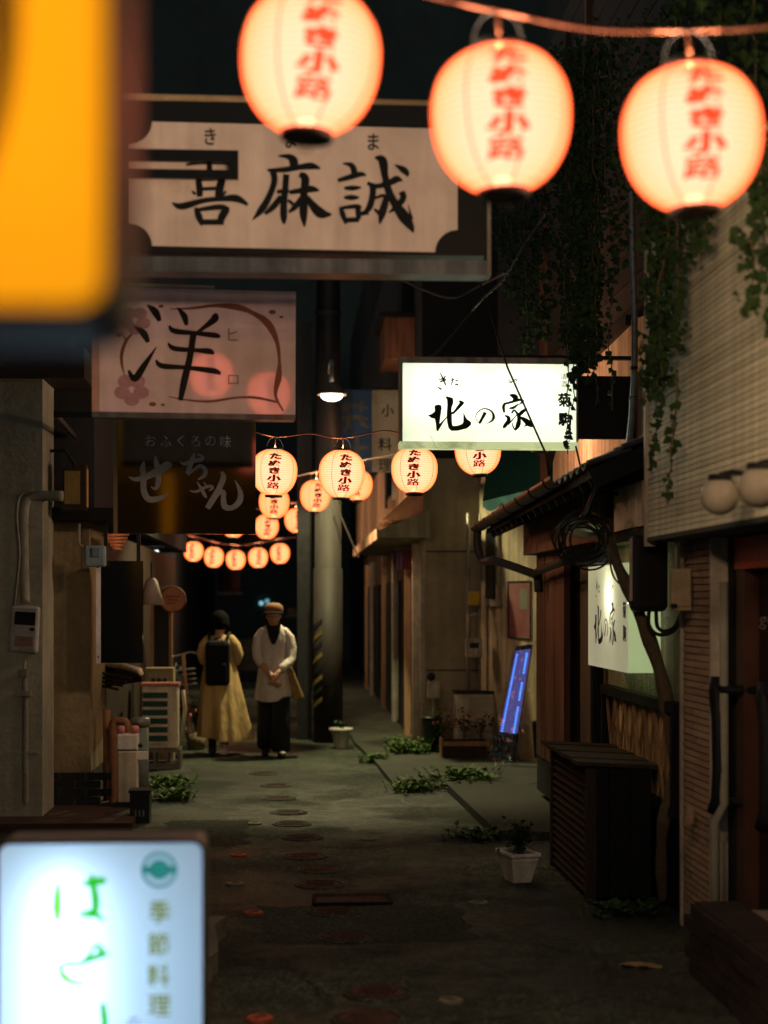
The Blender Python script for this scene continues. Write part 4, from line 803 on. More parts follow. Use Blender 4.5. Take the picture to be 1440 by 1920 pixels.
p = W(179, 1043, 12.75); t = thing('junction_box', 'small blue grey junction box under the left eave', 'junction box', p); part('case', MB().box((0, 0, 0), (0.165, 0.1, 0.17)), mat('bluegrey_plastic', (0.20, 0.27, 0.31), 0.5, scale=7), t, local=True, bev=0.015); part('cover', MB().box((0.01, -0.054, 0.03), (0.06, 0.01, 0.07)), mat('bluegrey_cover', (0.13, 0.19, 0.23), 0.5, scale=7), t, local=True); part('stub', MB().tube([(-0.08, 0, 0.06), (-0.13, 0, 0.1), (-0.13, 0, 0.26)], 0.012, 6), M_STEEL, t, local=True)
# yellow-brown box lamp high on the left
p = W(140, 915, 12.6); t = thing('box_lamp', 'unlit amber box lamp fixed high beside the left pillar', 'lamp', p); part('frame', MB().box((0, 0, 0), (0.19, 0.12, 0.36)), M_DKWOOD, t, local=True); part('pane', MB().box((-0.01, -0.062, 0.0), (0.12, 0.008, 0.26)), mat('amber_pane', (0.34, 0.22, 0.06), 0.4, scale=5), t, local=True); part('pane', MB().box((0.098, 0, 0), (0.008, 0.09, 0.3)), MATS['amber_pane'], t, local=True); part('bracket', MB().tube([(0, 0.02, 0.18), (-0.08, 0.05, 0.3), (-0.2, 0.1, 0.3)], 0.014, 6), M_DKMETAL, t, local=True)
# small dark awning and gas cluster
t = thing('slat_awning', 'small dark tin awning with a lip coloured as cream light on the left wall', 'awning', W(228, 1270, 13.9))
part('sheet', MB().add([W(190, 1245, 14.2), W(262, 1255, 13.7), W(266, 1278, 13.7), W(190, 1290, 14.2), W(190, 1245, 15.0), W(262, 1255, 14.8), W(266, 1278, 14.8), W(190, 1290, 15.0)], [(0, 1, 2, 3), (7, 6, 5, 4), (0, 4, 5, 1), (1, 5, 6, 2), (2, 6, 7, 3), (3, 7, 4, 0)]), M_BLACK, t)
part('lip', MB().tube([W(190, 1246, 14.15), W(235, 1250, 13.9), W(262, 1258, 13.68), W(266, 1266, 13.68)], [0.012, 0.03, 0.03, 0.02], 8), M_OFFWHITE, t, True)  # pale lip stands in for the cream light along the awning
for k in range(4): part('slat', MB().beam(W(192, 1262 + k * 8, 13.9), W(245 - k * 8, 1272 + k * 7, 13.6), 0.02, 0.02), M_DKMETAL, t)
t = thing('flue_pipe', 'copper coloured flue pipe bending over beside the tiled base', 'pipe', G(212, 1520))
part('pipe', MB().tube(catmull([tuple(W(*a)) for a in ((212, 1525, 13.2), (212, 1420, 13.2), (212, 1360, 13.2), (222, 1352, 13.2), (236, 1356, 13.2), (240, 1375, 13.2), (240, 1390, 13.2))], 5), 0.035, 12), mat('copper_pipe', (0.30, 0.15, 0.08), 0.45, 0.3, scale=9), t, True); part('pipe', MB().tube([W(200, 1525, 13.3), W(200, 1330, 13.3)], 0.03, 10), MATS['copper_pipe'], t, True)
p = G(238, 1528); t = thing('gas_heater', 'pale gas water heater with red caps at the foot of the left wall', 'water heater', (p.x, 13.0, 0.0))
part('case', MB().box((0, 0, 0.30), (0.16, 0.14, 0.42)), M_OFFWHITE, t, local=True, bev=0.012); part('top_case', MB().box((0.0, 0, 0.58), (0.17, 0.14, 0.13)), M_WHITE, t, local=True, bev=0.012)
for k in (-1, 1): part('cap', MB().lathe([(0.03, 0.65), (0.034, 0.70), (0.02, 0.71)], 12, (0.055 * k, -0.02, 0)), mat('pink_red_cap', (0.55, 0.22, 0.20), 0.5, scale=20), t, True, local=True)
part('base', MB().box((0.01, 0, 0.05), (0.2, 0.18, 0.1)), M_DKMETAL, t, local=True); part('valve', MB().box((0.12, -0.02, 0.47), (0.08, 0.06, 0.06)), M_WHITE, t, local=True); part('knob', MB().ball((0.1, -0.03, 0.55), 0.02, 8), M_BLACK, t, True, local=True)
p = G(268, 1500); t = thing('green_pipe_box', 'tall grey green drain pipe with a flat cap beside the air conditioner', 'pipe', (p.x, 13.6, 0)); part('pipe', MB().lathe([(0.075, 0), (0.075, 0.68)], 16), mat('greygreen_pvc', (0.13, 0.16, 0.14), 0.5, scale=6), t, True, local=True); part('cap', MB().lathe([(0.088, 0.66), (0.088, 0.72), (0.07, 0.73)], 16), M_GREYMETAL, t, True, local=True)
p = G(268, 1535); t = thing('black_crate', 'small black slotted crate on the ground at the left', 'crate', (p.x, 12.5, 0)); part('body', MB().box((0, 0, 0.12), (0.15, 0.2, 0.24)), M_BLACK, t, local=True); [part('slot', MB().box((-0.03 + k * 0.03, -0.102, 0.08), (0.012, 0.008, 0.05)), M_GREYMETAL, t, local=True) for k in range(3)]; part('rim', MB().box((0, 0, 0.245), (0.17, 0.22, 0.02)), M_DKMETAL, t, local=True)
# air conditioner on blocks
q = G(305, 1442); ac = thing('air_conditioner', 'cream outdoor air conditioner with green grille on concrete blocks', 'air conditioner', (q.x, q.y, 0))
part('case', MB().box((-0.03, 0.14, 0.53), (0.36, 0.28, 0.64)), mat('ac_cream', (0.66, 0.60, 0.44), 0.45, scale=5, streak=0.2), ac, local=True, bev=0.015); part('lid', MB().box((-0.03, 0.14, 0.862), (0.39, 0.31, 0.03)), mat('ac_red_lid', (0.42, 0.16, 0.13), 0.5, scale=7), ac, local=True)
part('grille_back', MB().box((-0.075, -0.003, 0.53), (0.25, 0.01, 0.54)), mat('ac_grille_green', (0.02, 0.075, 0.055), 0.5, scale=8), ac, local=True)
for k in range(7): part('grille_bar', MB().box((-0.075, -0.012, 0.27 + k * 0.088), (0.26, 0.012, 0.028)), MATS['ac_cream'], ac, local=True)
part('side_pipe', MB().tube([(0.2, 0.1, 0.8), (0.22, 0.1, 0.6), (0.19, 0.1, 0.3)], 0.02, 8), MATS['ac_cream'], ac, True, local=True)
for k, oy in enumerate((0.03, 0.25)):
    bl = part('block', MB().box((-0.02, oy, 0.19), (0.4, 0.1, 0.035)).box((-0.02, oy, 0.03), (0.4, 0.1, 0.06)).box((-0.205, oy, 0.115), (0.03, 0.1, 0.115)).box((-0.08, oy, 0.115), (0.03, 0.1, 0.115)).box((0.045, oy, 0.115), (0.03, 0.1, 0.115)).box((0.165, oy, 0.115), (0.03, 0.1, 0.115)), M_CONC, ac, local=True)
# things on the left further away
p = W(300, 1272, 17.2); t = thing('old_cabinet', 'worn beige cabinet with small dials behind the air conditioner', 'cabinet', (p.x, 17.2, 0)); part('case', MB().box((0, 0.15, 0.5), (0.30, 0.3, 1.0)), M_BRNWALL, t, local=True); part('panel', MB().box((0, -0.005, 0.86), (0.24, 0.012, 0.2)), M_BEIGE, t, local=True); [part('dial', MB().lathe([(0.025, 0), (0.025, 0.01)], 12).xform(Matrix.Translation((-0.06 + k * 0.06, -0.012, 0.87)) @ Matrix.Rotation(R(90), 4, 'X')), M_BLACK, t, local=True) for k in range(3)]
p = W(303, 1180, 17.6); t = thing('screen_door', 'narrow wooden screen door under the round sign on the left', 'door', (p.x, 17.7, 0.1)); part('screen', MB().box((0, 0.02, 1.25), (0.17, 0.015, 0.9)), M_BLACK, t, local=True); part('frame', MB().box((-0.1, 0, 1.25), (0.035, 0.05, 1.0)).box((0.1, 0, 1.25), (0.035, 0.05, 1.0)), M_WOOD, t, local=True); part('frame', MB().box((0, 0, 1.77), (0.235, 0.05, 0.04)).box((0, 0, 0.73), (0.235, 0.05, 0.04)), M_STEEL, t, local=True); part('panel', MB().box((0, 0.02, 0.35), (0.235, 0.03, 0.7)), M_DKWOOD, t, local=True)
p = W(324, 1124, 17.4); t = thing('round_sign', 'round orange wooden sign on the left wall above the cabinet', 'sign', p); part('disc', MB().lathe([(0.142, -0.015), (0.142, 0.015)], 32).xform(Matrix.Rotation(R(90), 4, 'X')), mat('orange_wood', (0.42, 0.18, 0.09), 0.6, scale=5), t, local=True); part('rim', MB().tube([(0.138 * math.cos(a), -0.012, 0.138 * math.sin(a)) for a in [2 * math.pi * i / 32 for i in range(33)]], 0.009, 6), M_REDWOOD, t, True, local=True); part('bracket', MB().tube([(-0.14, 0.0, 0.05), (-0.35, 0.0, 0.05)], 0.012, 6), M_DKMETAL, t, local=True)
mb = MB(); [mb.box((x, -0.017, z), (w, 0.004, 0.012)) for x, z, w in ((0, 0.03, 0.15), (0, -0.005, 0.12), (-0.02, -0.04, 0.1))]; part('worn_marks', mb, M_REDWOOD, t, local=True)
p = W(284, 1110, 16.2); t = thing('cone_lamp', 'pale cone lamp shade half hidden by the black signboard', 'lamp', p); part('shade', MB().lathe([(0.035, 0.14), (0.06, 0.11), (0.13, -0.13), (0.122, -0.13), (0.05, 0.1)], 24, cap=False), mat('pale_shade', (0.45, 0.36, 0.30), 0.6, scale=5), t, True, local=True); part('stem', MB().tube([(0, 0, 0.13), (0, 0, 0.3)], 0.01, 6), M_DKMETAL, t, local=True); part('bulb', MB().ball((0, 0, -0.02), 0.035, 10), M_WHITE, t, True, local=True)  # plain pale cone, no glow of its own
p = W(290, 1036, 22.0); t = thing('pendant_light', 'tiny white lamp shining far down the left side', 'lamp', p); part('globe', MB().ball((0, 0, 0), 0.055, 10), glow('white_bulb', (0.85, 1.0, 0.95), 3.0, sample=False), t, True, local=True); part('cap', MB().lathe([(0.05, 0.03), (0.02, 0.08), (0.02, 0.3)], 12), M_DKMETAL, t, True, local=True)
solo('leaning_plank', MB().beam(G(352, 1400) + Vector((0.03, 0, 0)), W(343, 1225, 18.9), 0.035, 0.09), M_WOOD, 'weathered plank leaning against the left wall behind the woman', 'plank')

# bicycle beside the woman
def bicycle():
    b = thing('bicycle', 'dark bicycle parked on the left in front of the walking woman', 'bicycle', (-1.33, 19.9, 0))
    W1, W2 = (0, -0.5, 0.33), (0, 0.52, 0.33)
    for c_ in (W1, W2):
        w = part('wheel', MB().tube([(0, c_[1] + 0.32 * math.cos(a), c_[2] + 0.32 * math.sin(a)) for a in [2 * math.pi * i / 32 for i in range(33)]], 0.017, 8, False), M_BLACK, b, True, local=True)
        mb = MB(); [mb.tube([(0, c_[1], c_[2]), (0, c_[1] + 0.31 * math.cos(a), c_[2] + 0.31 * math.sin(a))], 0.0025, 4) for a in [2 * math.pi * i / 14 for i in range(14)]]; part('spokes', mb, M_GREYMETAL, w, local=True)
    mb = MB(); [mb.tube([a, c_], 0.016, 8) for a, c_ in (((0, 0.38, 0.82), (0, 0.02, 0.3)), ((0, 0.34, 0.7), (0, -0.14, 0.72)), ((0, 0.02, 0.3), (0, -0.2, 0.86)), ((0, 0.02, 0.3), W1), ((0, -0.16, 0.74), W1), ((0, 0.40, 0.95), W2))]; part('frame', mb, mat('bike_paint', (0.05, 0.045, 0.04), 0.35, scale=8), b, True, local=True)
    part('saddle', MB().ball((0, -0.22, 0.9), 0.12, 10, (0.6, 1.0, 0.35)), M_BLACK, b, True, local=True)
    part('handlebar', MB().tube(catmull([(-0.28, 0.18, 1.02), (-0.2, 0.32, 1.06), (0, 0.40, 1.03), (0.2, 0.32, 1.06), (0.28, 0.18, 1.02)], 5), 0.012, 8), M_GREYMETAL, b, True, local=True)
    part('headlight', MB().ball((0, 0.48, 0.86), 0.05, 10), M_GREYMETAL, b, True, local=True)
    bk_ = MB(); [bk_.box((0, -0.60, 0.72 + k * 0.06), (0.32, 0.26, 0.008)) for k in range(4)]; part('basket', bk_, M_GREYMETAL, b, local=True)
    part('chain_guard', MB().bb((0.03, -0.45, 0.27), (0.045, 0.06, 0.36)), M_GREYMETAL, b, local=True); part('reflector', MB().lathe([(0.03, 0), (0.03, 0.015)], 12).xform(Matrix.Translation((0, -0.88, 0.6)) @ Matrix.Rotation(R(90), 4, 'X')), M_REDCAP, b, local=True); part('mudguard', MB().tube([(0, -0.5 + 0.36 * math.cos(a), 0.33 + 0.36 * math.sin(a)) for a in [math.pi * (0.25 + 0.85 * i / 14) for i in range(15)]], 0.02, 8), M_GREYMETAL, b, True, local=True)
    b.rotation_euler = (0, R(-6), R(8)); return b
bicycle()

# end of the alley
fe = thing('end_building', 'dark building closing the far end of the alley', 'building', (0, 46, 0))
part('wall', MB().bb((-9, 46, 0), (9, 49, 24)), mat('teal_grey_wall', (0.05, 0.075, 0.08), 0.8, col2=(0.03, 0.045, 0.05), scale=0.6), fe)  # height made up to block the sky above the alley end
for i, (px, py, c_) in enumerate(((490, 1131, (0.25, 0.62, 0.72)), (501, 1127, (0.12, 0.35, 0.40)))):
    p = WY(px, py, 45.9); t = thing('far_lamp', 'small %s cyan lamp glowing on the far end building' % ('brighter left' if i == 0 else 'dimmer right'), 'lamp', p, 0, 'cyan lamps at the far end'); part('globe', MB().ball((0, 0, 0), 0.06, 8), glow('cyan_glow_%s' % 'ab'[i], c_, 1.1, sample=False), t, True, local=True); part('base', MB().box((0, 0.08, 0), (0.06, 0.08, 0.06)), M_DKMETAL, t, local=True)
for (px, py, w, h) in ((552, 1147, 26, 14), (430, 1080, 40, 60), (470, 1010, 34, 50)):
    a = WY(px - w / 2, py + h / 2, 45.95); b = WY(px + w / 2, py - h / 2, 45.95); wd = part('window', MB().bb((a.x, 45.93, a.z), (b.x, 45.98, b.z)), M_GLASS, fe); part('frame', MB().bb((a.x - 0.08, 45.9, a.z - 0.08), (b.x + 0.08, 45.96, a.z)), M_GREYMETAL, wd)
part('parapet', MB().bb((-6, 40.0, 0), (0.3, 40.3, 0.8)), M_CONC, fe)
mb = MB().bb((-4.5, 30, 0), (-2.2, 45, 8)); solo('far_left_house', mb, M_DARKWALL, 'dark two storey house far on the left behind the lanterns', 'building', loc=(-3, 36, 0))
solo('far_right_house', MB().bb((1.6, 33.2, 0), (6, 45, 9)), M_DARKWALL, 'dark house far on the right beyond the canopy shop', 'building', loc=(3, 38, 0))

# ================================================================== HANGING SIGNS, NEARER
# ---- black framed sign with three big characters
Y7 = 7.2
def f7(e=0.0): return lambda x, y: WY(x, y, Y7 - 0.05 - e)
a, b = WY(214, 500, Y7), WY(910, 205, Y7)
t = thing('framed_sign', 'long black framed white sign with three big brush characters and notched corners', 'sign', ((a.x + b.x) / 2, Y7, a.z))
part('board', MB().bb((a.x, Y7 - 0.04, a.z + 0.06), (b.x, Y7 + 0.06, b.z)), mat('black_board', (0.012, 0.013, 0.014), 0.45, scale=6), t)
pa = []
for (cx, cy, a0, a1) in ((858, 241, 180, 90), (858, 473, 270, 180), (243, 461, 0, -90), (243, 228, 90, 0)):
    # concave quarter-round notches
    for k in range(9):
        an = R(a0 + (a1 - a0) * k / 8); pa.append((cx + 42 * math.cos(an), cy + 42 * math.sin(an)))
pan = MB(); pan.prism(pa, lambda x, y: f7(0.0)(x, y), lambda x, y: f7(-0.012)(x, y)); part('panel', pan, M_SIGNW, t)
part('bottom_rail', MB().bb((a.x - 0.05, Y7 - 0.06, a.z - 0.03), (b.x, Y7 + 0.08, a.z + 0.035)), mat('dull_aluminium', (0.26, 0.29, 0.30), 0.35, 0.6, scale=5, streak=0.4), t)
part('hang_pole', MB().tube([(-2.46, Y7, b.z + 0.035), (WY(812, 215, Y7).x + 0.08, Y7, b.z + 0.02)], 0.017, 10), mat('beige_pole', (0.52, 0.40, 0.24), 0.45, scale=6), t, True)
part('side_frame', MB().bb((b.x + 0.002, Y7 - 0.05, a.z - 0.03), (b.x + 0.02, Y7 + 0.07, b.z + 0.02)), M_STEEL, t)
Zk = lambda ox: (lambda x, y: (ox + x / 8.47, 270 + y / 8.47))
CH = {310: [[(690,120,30),(705,200,90),(700,300,90),(700,420,90)], [(330,330,40),(600,290,70),(1000,290,90),(1060,330,40)], [(430,440,60),(700,475,100),(960,450,70)], [(520,560,90),(545,700,110),(545,840,90)], [(900,560,120),(865,700,130),(840,840,110)],
       [(540,565,60),(900,545,70)], [(560,715,60),(860,705,60)], [(425,745,30),(480,800,50)], [(965,750,40),(890,830,50)], [(105,930,20),(260,990,110),(600,900,84),(900,870,84),(1130,865,120),(1310,965,40)],
       [(480,1010,50),(530,1140,110),(590,1290,60)], [(500,1050,60),(860,1000,90),(1020,1040,50)], [(970,1040,120),(890,1180,120),(900,1270,60)], [(560,1240,90),(930,1240,90)]],
      460: [[(520,190,20),(680,200,90),(760,260,140),(770,350,130)], [(350,415,40),(600,410,90),(850,370,90),(1050,350,110),(1190,390,30)], [(440,430,110),(460,600,100),(370,850,100),(250,1050,110),(110,1210,10)],
       [(650,480,100),(635,700,100),(610,950,110),(610,1150,110),(615,1270,40)], [(500,760,60),(690,735,80)], [(570,830,80),(450,990,100),(310,1110,50)], [(680,890,50),(760,960,60)],
       [(860,480,80),(950,550,130),(930,800,120),(925,1100,130),(940,1310,30)], [(700,770,70),(900,735,90),(1050,715,110),(1170,740,30)], [(890,860,80),(790,1000,90),(690,1085,40)], [(980,830,60),(1060,960,120),(1200,1100,160),(1370,1120,30)]],
      625: [[(150,310,20),(270,330,80),(325,400,100),(330,470,100)], [(70,580,60),(250,530,90),(430,480,84),(520,500,30)], [(170,700,40),(300,700,84),(440,690,30)], [(170,850,40),(290,850,88),(410,850,30)],
       [(110,1000,50),(150,1120,90),(200,1270,40)], [(110,1020,50),(370,990,76),(440,1030,50)], [(390,1020,90),(400,1200,80)], [(190,1210,80),(410,1200,80)], [(430,1110,70),(560,1080,80)],
       [(540,620,60),(700,670,80),(900,610,100),(1010,560,110),(1100,585,20)], [(625,650,110),(625,800,100),(570,1010,100),(450,1130,40)], [(660,860,44),(800,820,60),(830,900,100),(775,1100,120),(735,1270,24)], [(650,1030,40),(740,1110,70)],
       [(660,215,30),(780,260,140),(820,500,110),(880,750,120),(980,950,130),(1120,1150,180),(1230,1310,110),(1270,1410,14)], [(1245,1200,60),(1190,960,8)], [(1085,755,100),(1110,860,100),(1000,1000,90),(880,1090,20)], [(980,330,20),(1100,400,100),(1165,460,90),(1170,520,24)]]}
for ox, ss in CH.items():
    mb = MB(); z = Zk(ox)
    for i, s in enumerate(ss): brush(mb, [z(x, y) + (w / 8.47,) for x, y, w in s], f7(0.0015 + 0.0004 * i))
    part('character', mb, M_INK, t)
for c_, x, y in (('き', 394, 256), ('ま', 545, 262), ('ま', 700, 266)):
    mb = MB(); text(mb, c_, x, y, 36, f7(0.0015), 0.018, 0.8); part('reading', mb, M_INK, t)
bz = [WY(447, y, Y7 - 0.09) for y in (283, 305, 320, 337)]
mb = MB(); xl = WY(214, 300, Y7).x; xr = bz[0].x
mb.bb((xl, Y7 - 0.10, bz[1].z), (xr, Y7 - 0.085, bz[0].z)).bb((xl, Y7 - 0.10, bz[3].z), (xr, Y7 - 0.085, bz[2].z)).bb((WY(430, 300, Y7).x, Y7 - 0.10, bz[2].z), (xr, Y7 - 0.085, bz[1].z)); part('bracket', mb, M_DKMETAL, t)
# ---- pinkish box sign with one big character
Y8 = 8.6
def f8(e=0.0): return lambda x, y: WY(x, y, Y8 - 0.08 - e)
a, b = WY(175, 775, Y8), WY(552, 550, Y8)
t = thing('pink_sign', 'unlit pinkish box sign with one big character, branches and pink blossoms', 'sign', ((a.x + b.x) / 2, Y8, a.z))
part('face', MB().bb((a.x + 0.04, Y8 - 0.08, a.z), (b.x, Y8 - 0.07, b.z)), M_PINKW, t); part('case', MB().bb((a.x + 0.005, Y8 - 0.069, a.z + 0.002), (b.x - 0.004, Y8 + 0.09, b.z - 0.002)), M_WHITE, t)
part('edge', MB().bb((a.x, Y8 - 0.084, a.z), (a.x + 0.039, Y8 - 0.069, b.z)), mat('salmon_edge', (0.60, 0.36, 0.28), 0.4, scale=5), t)
part('bottom_rail', MB().bb((a.x, Y8 - 0.09, a.z - 0.03), (b.x, Y8 + 0.1, a.z - 0.001)), MATS['dull_aluminium'], t)
part('top_board', MB().bb((WY(230, 540, Y8).x, Y8 - 0.02, b.z + 0.002), (WY(402, 540, Y8).x, Y8 + 0.05, b.z + 0.03)), M_OFFWHITE, t)
part('arm', MB().bb((-2.45, Y8 - 0.02, b.z - 0.1), (a.x + 0.005, Y8 + 0.02, b.z - 0.05)), M_DKMETAL, t)
Z8 = lambda x, y: (220 + x / 5.538, 560 + y / 5.538)
YO = [[(300,70,16),(380,140,76),(430,235,40)], [(165,290,12),(260,360,72),(310,455,40)], [(108,745,26),(170,830,70),(265,700,62),(395,500,8)], [(610,95,14),(680,180,66),(705,275,36)], [(985,155,50),(1000,200,76),(900,285,46),(810,352,30)],
      [(525,280,20),(580,335,56),(800,355,44),(1000,375,56),(1055,390,22)], [(515,460,20),(580,515,52),(800,530,42),(940,540,62),(990,568,22)], [(390,635,20),(450,695,56),(700,710,44),(980,740,60),(1060,772,26)], [(780,340,66),(740,600,66),(682,850,72),(642,1050,48)]]
mb = MB(); [brush(mb, [Z8(x, y) + (w / 5.538,) for x, y, w in s], f8(0.0030 + 0.0004 * i)) for i, s in enumerate(YO)]; part('character', mb, M_INK, t)
Z3 = lambda x, y: (x / 2.4, 480 + y / 2.4)
BRN = [[(760,240,4),(860,235,12),(960,222,16),(1060,228,28),(1130,252,20),(1200,300,34),(1240,380,20),(1252,470,14),(1248,540,30),(1235,620,14),(1270,690,8)], [(750,630,3),(840,645,8),(940,650,12),(1060,632,10),(1150,632,12),(1240,650,10)], [(600,345,6),(565,385,14),(545,440,16),(545,490,12),(556,535,4)], [(545,345,4),(565,385,8)]]
mb = MB(); [brush(mb, [Z3(x, y) + (w / 2.4,) for x, y, w in s], f8(0.0012 + 0.0003 * i)) for i, s in enumerate(BRN)]; part('branch_print', mb, M_BROWNINK, t)
def petals(cx, cy, r_, n=5, e=0.002):
    mb = MB()
    for k in range(n):
        a_ = 2 * math.pi * k / n + 0.3; px, py = cx + r_ * 0.62 * math.cos(a_), cy + r_ * 0.62 * math.sin(a_)
        poly_face(mb, [(px + r_ * 0.5 * math.cos(q), py + r_ * 0.42 * math.sin(q)) for q in [2 * math.pi * j / 12 for j in range(12)]], f8(e + 0.0002 * k))
    return mb
for cx, cy, r_ in ((252, 602, 26), (245, 730, 30)): part('blossom_print', petals(cx, cy, r_), M_PINKINK, t)
mb = MB(); [poly_face(mb, [(cx + r_ * math.cos(q), cy + r_ * 0.6 * math.sin(q)) for q in [2 * math.pi * j / 10 for j in range(10)]], f8(0.0022)) for cx, cy, r_ in ((508, 583, 7), (525, 592, 4), (284, 757, 7), (303, 758, 4), (222, 630, 6), (300, 575, 5))]; part('petal_print', mb, M_BROWNINK, t)
mb = MB(); text(mb, 'ヒ', 434, 626, 30, f8(0.003), 0.0, 0.95); text(mb, 'ロ', 435, 710, 26, f8(0.003), 0.0, 1.05); part('reading', mb, M_GREYTXT, t)
t.rotation_euler = (R(3.1), 0, R(4.5))
# ---- dark glossy sign with grey brush letters
Y11 = 11.0
def f11(e=0.0): return lambda x, y: WY(x, y, Y11 - 0.03 - e)
a, b = WY(222, 1001, Y11), WY(479, 790, Y11); bt_ = WY(300, 770, Y11).z
t = thing('black_sign', 'glossy black square sign with grey brush letters below the pinkish sign', 'sign', ((a.x + b.x) / 2, Y11, a.z))
part('panel', MB().bb((a.x, Y11 - 0.03, a.z), (b.x, Y11 + 0.03, bt_)), M_GLOSSBLK, t)
p = WY(215, 1000, Y11); part('edge_strip', MB().bb((p.x - 0.004, Y11 - 0.035, a.z), (a.x - 0.002, Y11 + 0.03, bt_)), mat('brass_strip', (0.36, 0.26, 0.13), 0.4, 0.3, scale=6), t); part('arm', MB().bb((-1.62, Y11 - 0.01, bt_ - 0.06), (p.x - 0.004, Y11 + 0.02, bt_ - 0.02)).bb((-1.62, Y11 - 0.01, bt_ - 0.06), (-1.6, 13.2, bt_ - 0.02)), M_DKMETAL, t)
Z6 = lambda x, y: (230 + x / 5.76, 800 + y / 5.76)
SE = [[[(65,545,10),(140,570,46),(260,540,66),(400,470,84),(480,420,86),(520,432,50)], [(232,380,18),(215,450,56),(225,560,62),(228,700,66),(285,785,66),(400,772,56),(490,718,10)], [(348,315,10),(362,400,56),(385,520,60),(376,630,54),(345,672,30),(300,645,6)]],
      [[(615,380,10),(665,402,38),(760,370,46),(845,352,46),(860,322,28),(800,296,20)], [(772,290,20),(745,360,50),(715,450,50),(692,508,40)], [(692,515,36),(760,470,30),(830,425,40),(885,460,46),(880,520,46),(810,573,18)]],
      [[(720,690,10),(790,700,30),(870,660,32),(945,640,32),(968,660,28),(930,690,14)], [(800,595,10),(840,660,32),(880,735,38),(905,768,10)], [(870,598,10),(905,640,20)]],
      [[(1060,485,30),(1085,540,60),(1040,660,60),(960,800,66),(910,880,56)], [(965,800,36),(1040,712,42),(1085,705,50),(1085,780,56),(1100,860,66),(1180,872,56),(1258,800,64),(1265,700,52),(1210,575,8)]]]
for g in SE:
    mb = MB(); [brush(mb, [Z6(x, y) + (w / 5.76,) for x, y, w in s], f11(0.0012 + 0.0004 * i)) for i, s in enumerate(g)]; part('letter', mb, M_GREYINK, t)
for i, c_ in enumerate('おふくろの味'): mb = MB(); text(mb, c_, 282 + i * 28.0, 827 + (i % 2), 24, f11(0.0012), 0.0, 0.95, 0, 0.3); part('small_letter', mb, M_GREYINK, t)
t.rotation_euler = (R(1.8), 0, R(4.1))

# ---- yellow lit sign at the very front, upper left
YY = 1.32
a = WY(-160, 600, YY); b = WY(212, 600, YY); zt = 2.75
t = thing('yellow_sign', 'big glowing yellow sign, strongly blurred, at the upper left edge', 'sign', ((a.x + b.x) / 2, YY, a.z))
M_YEL = lit_panel('lit_yellow_face', (1.0, 0.40, 0.004), 0.72, dirt_amt=0.0)
def round_rect(x0, z0, x1, z1, r_, n=6):
    pts = []
    for cx, cz, a0 in ((x1 - r_, z0 + r_, -90), (x1 - r_, z1 - r_, 0), (x0 + r_, z1 - r_, 90), (x0 + r_, z0 + r_, 180)):
        for k in range(n + 1): an = R(a0 + 90 * k / n); pts.append((cx + r_ * math.cos(an), cz + r_ * math.sin(an)))
    return pts
rr_ = round_rect(a.x, a.z, b.x, zt, 0.022)
for yy in (YY - 0.075, YY + 0.075): mb = MB(); poly_face(mb, rr_, lambda x, z: Vector((x, yy, z))); part('face', mb, M_YEL, t)
r2 = round_rect(a.x - 0.012, a.z - 0.012, b.x + 0.012, zt + 0.012, 0.03)
mb = MB(); n = len(r2); mb.v = [Vector((x, y, z)) for y in (YY - 0.078, YY + 0.078) for x, z in r2] + [Vector((x, y, z)) for y in (YY - 0.078, YY + 0.078) for x, z in round_rect(a.x - 0.001, a.z - 0.001, b.x + 0.001, zt + 0.001, 0.0225)]
mb.f = [(i, (i + 1) % n, n + (i + 1) % n, n + i) for i in range(n)] + [(2 * n + i, 3 * n + i, 3 * n + (i + 1) % n, 2 * n + (i + 1) % n) for i in range(n)] + [(i, 2 * n + i, 2 * n + (i + 1) % n, (i + 1) % n) for i in range(n)] + [(n + i, n + (i + 1) % n, 3 * n + (i + 1) % n, 3 * n + i) for i in range(n)]
part('frame', mb, mat('dark_grey_frame', (0.055, 0.055, 0.052), 0.6, 0.0, scale=5, spec=0.3, rfix=0.5), t); part('tube', MB().tube([((a.x + b.x) / 2 + 0.03, YY, a.z + 0.05), ((a.x + b.x) / 2 + 0.03, YY, zt - 0.05)], 0.013, 8), glow('yellow_sign_tube', (1.0, 0.85, 0.5), 2.4), t, True)
mb = MB(); brush(mb, [(-60, 380, 30), (-16, 240, 44), (4, 120, 54), (8, 0, 60), (4, -160, 60)], lambda x, y: WY(x - 4, y, YY - 0.0765)); part('letter_stroke', mb, M_INK, t)
part('bracket', MB().bb((-2.46, YY - 0.02, zt - 0.2), (a.x - 0.012, YY + 0.02, zt - 0.15)), M_DKMETAL, t)
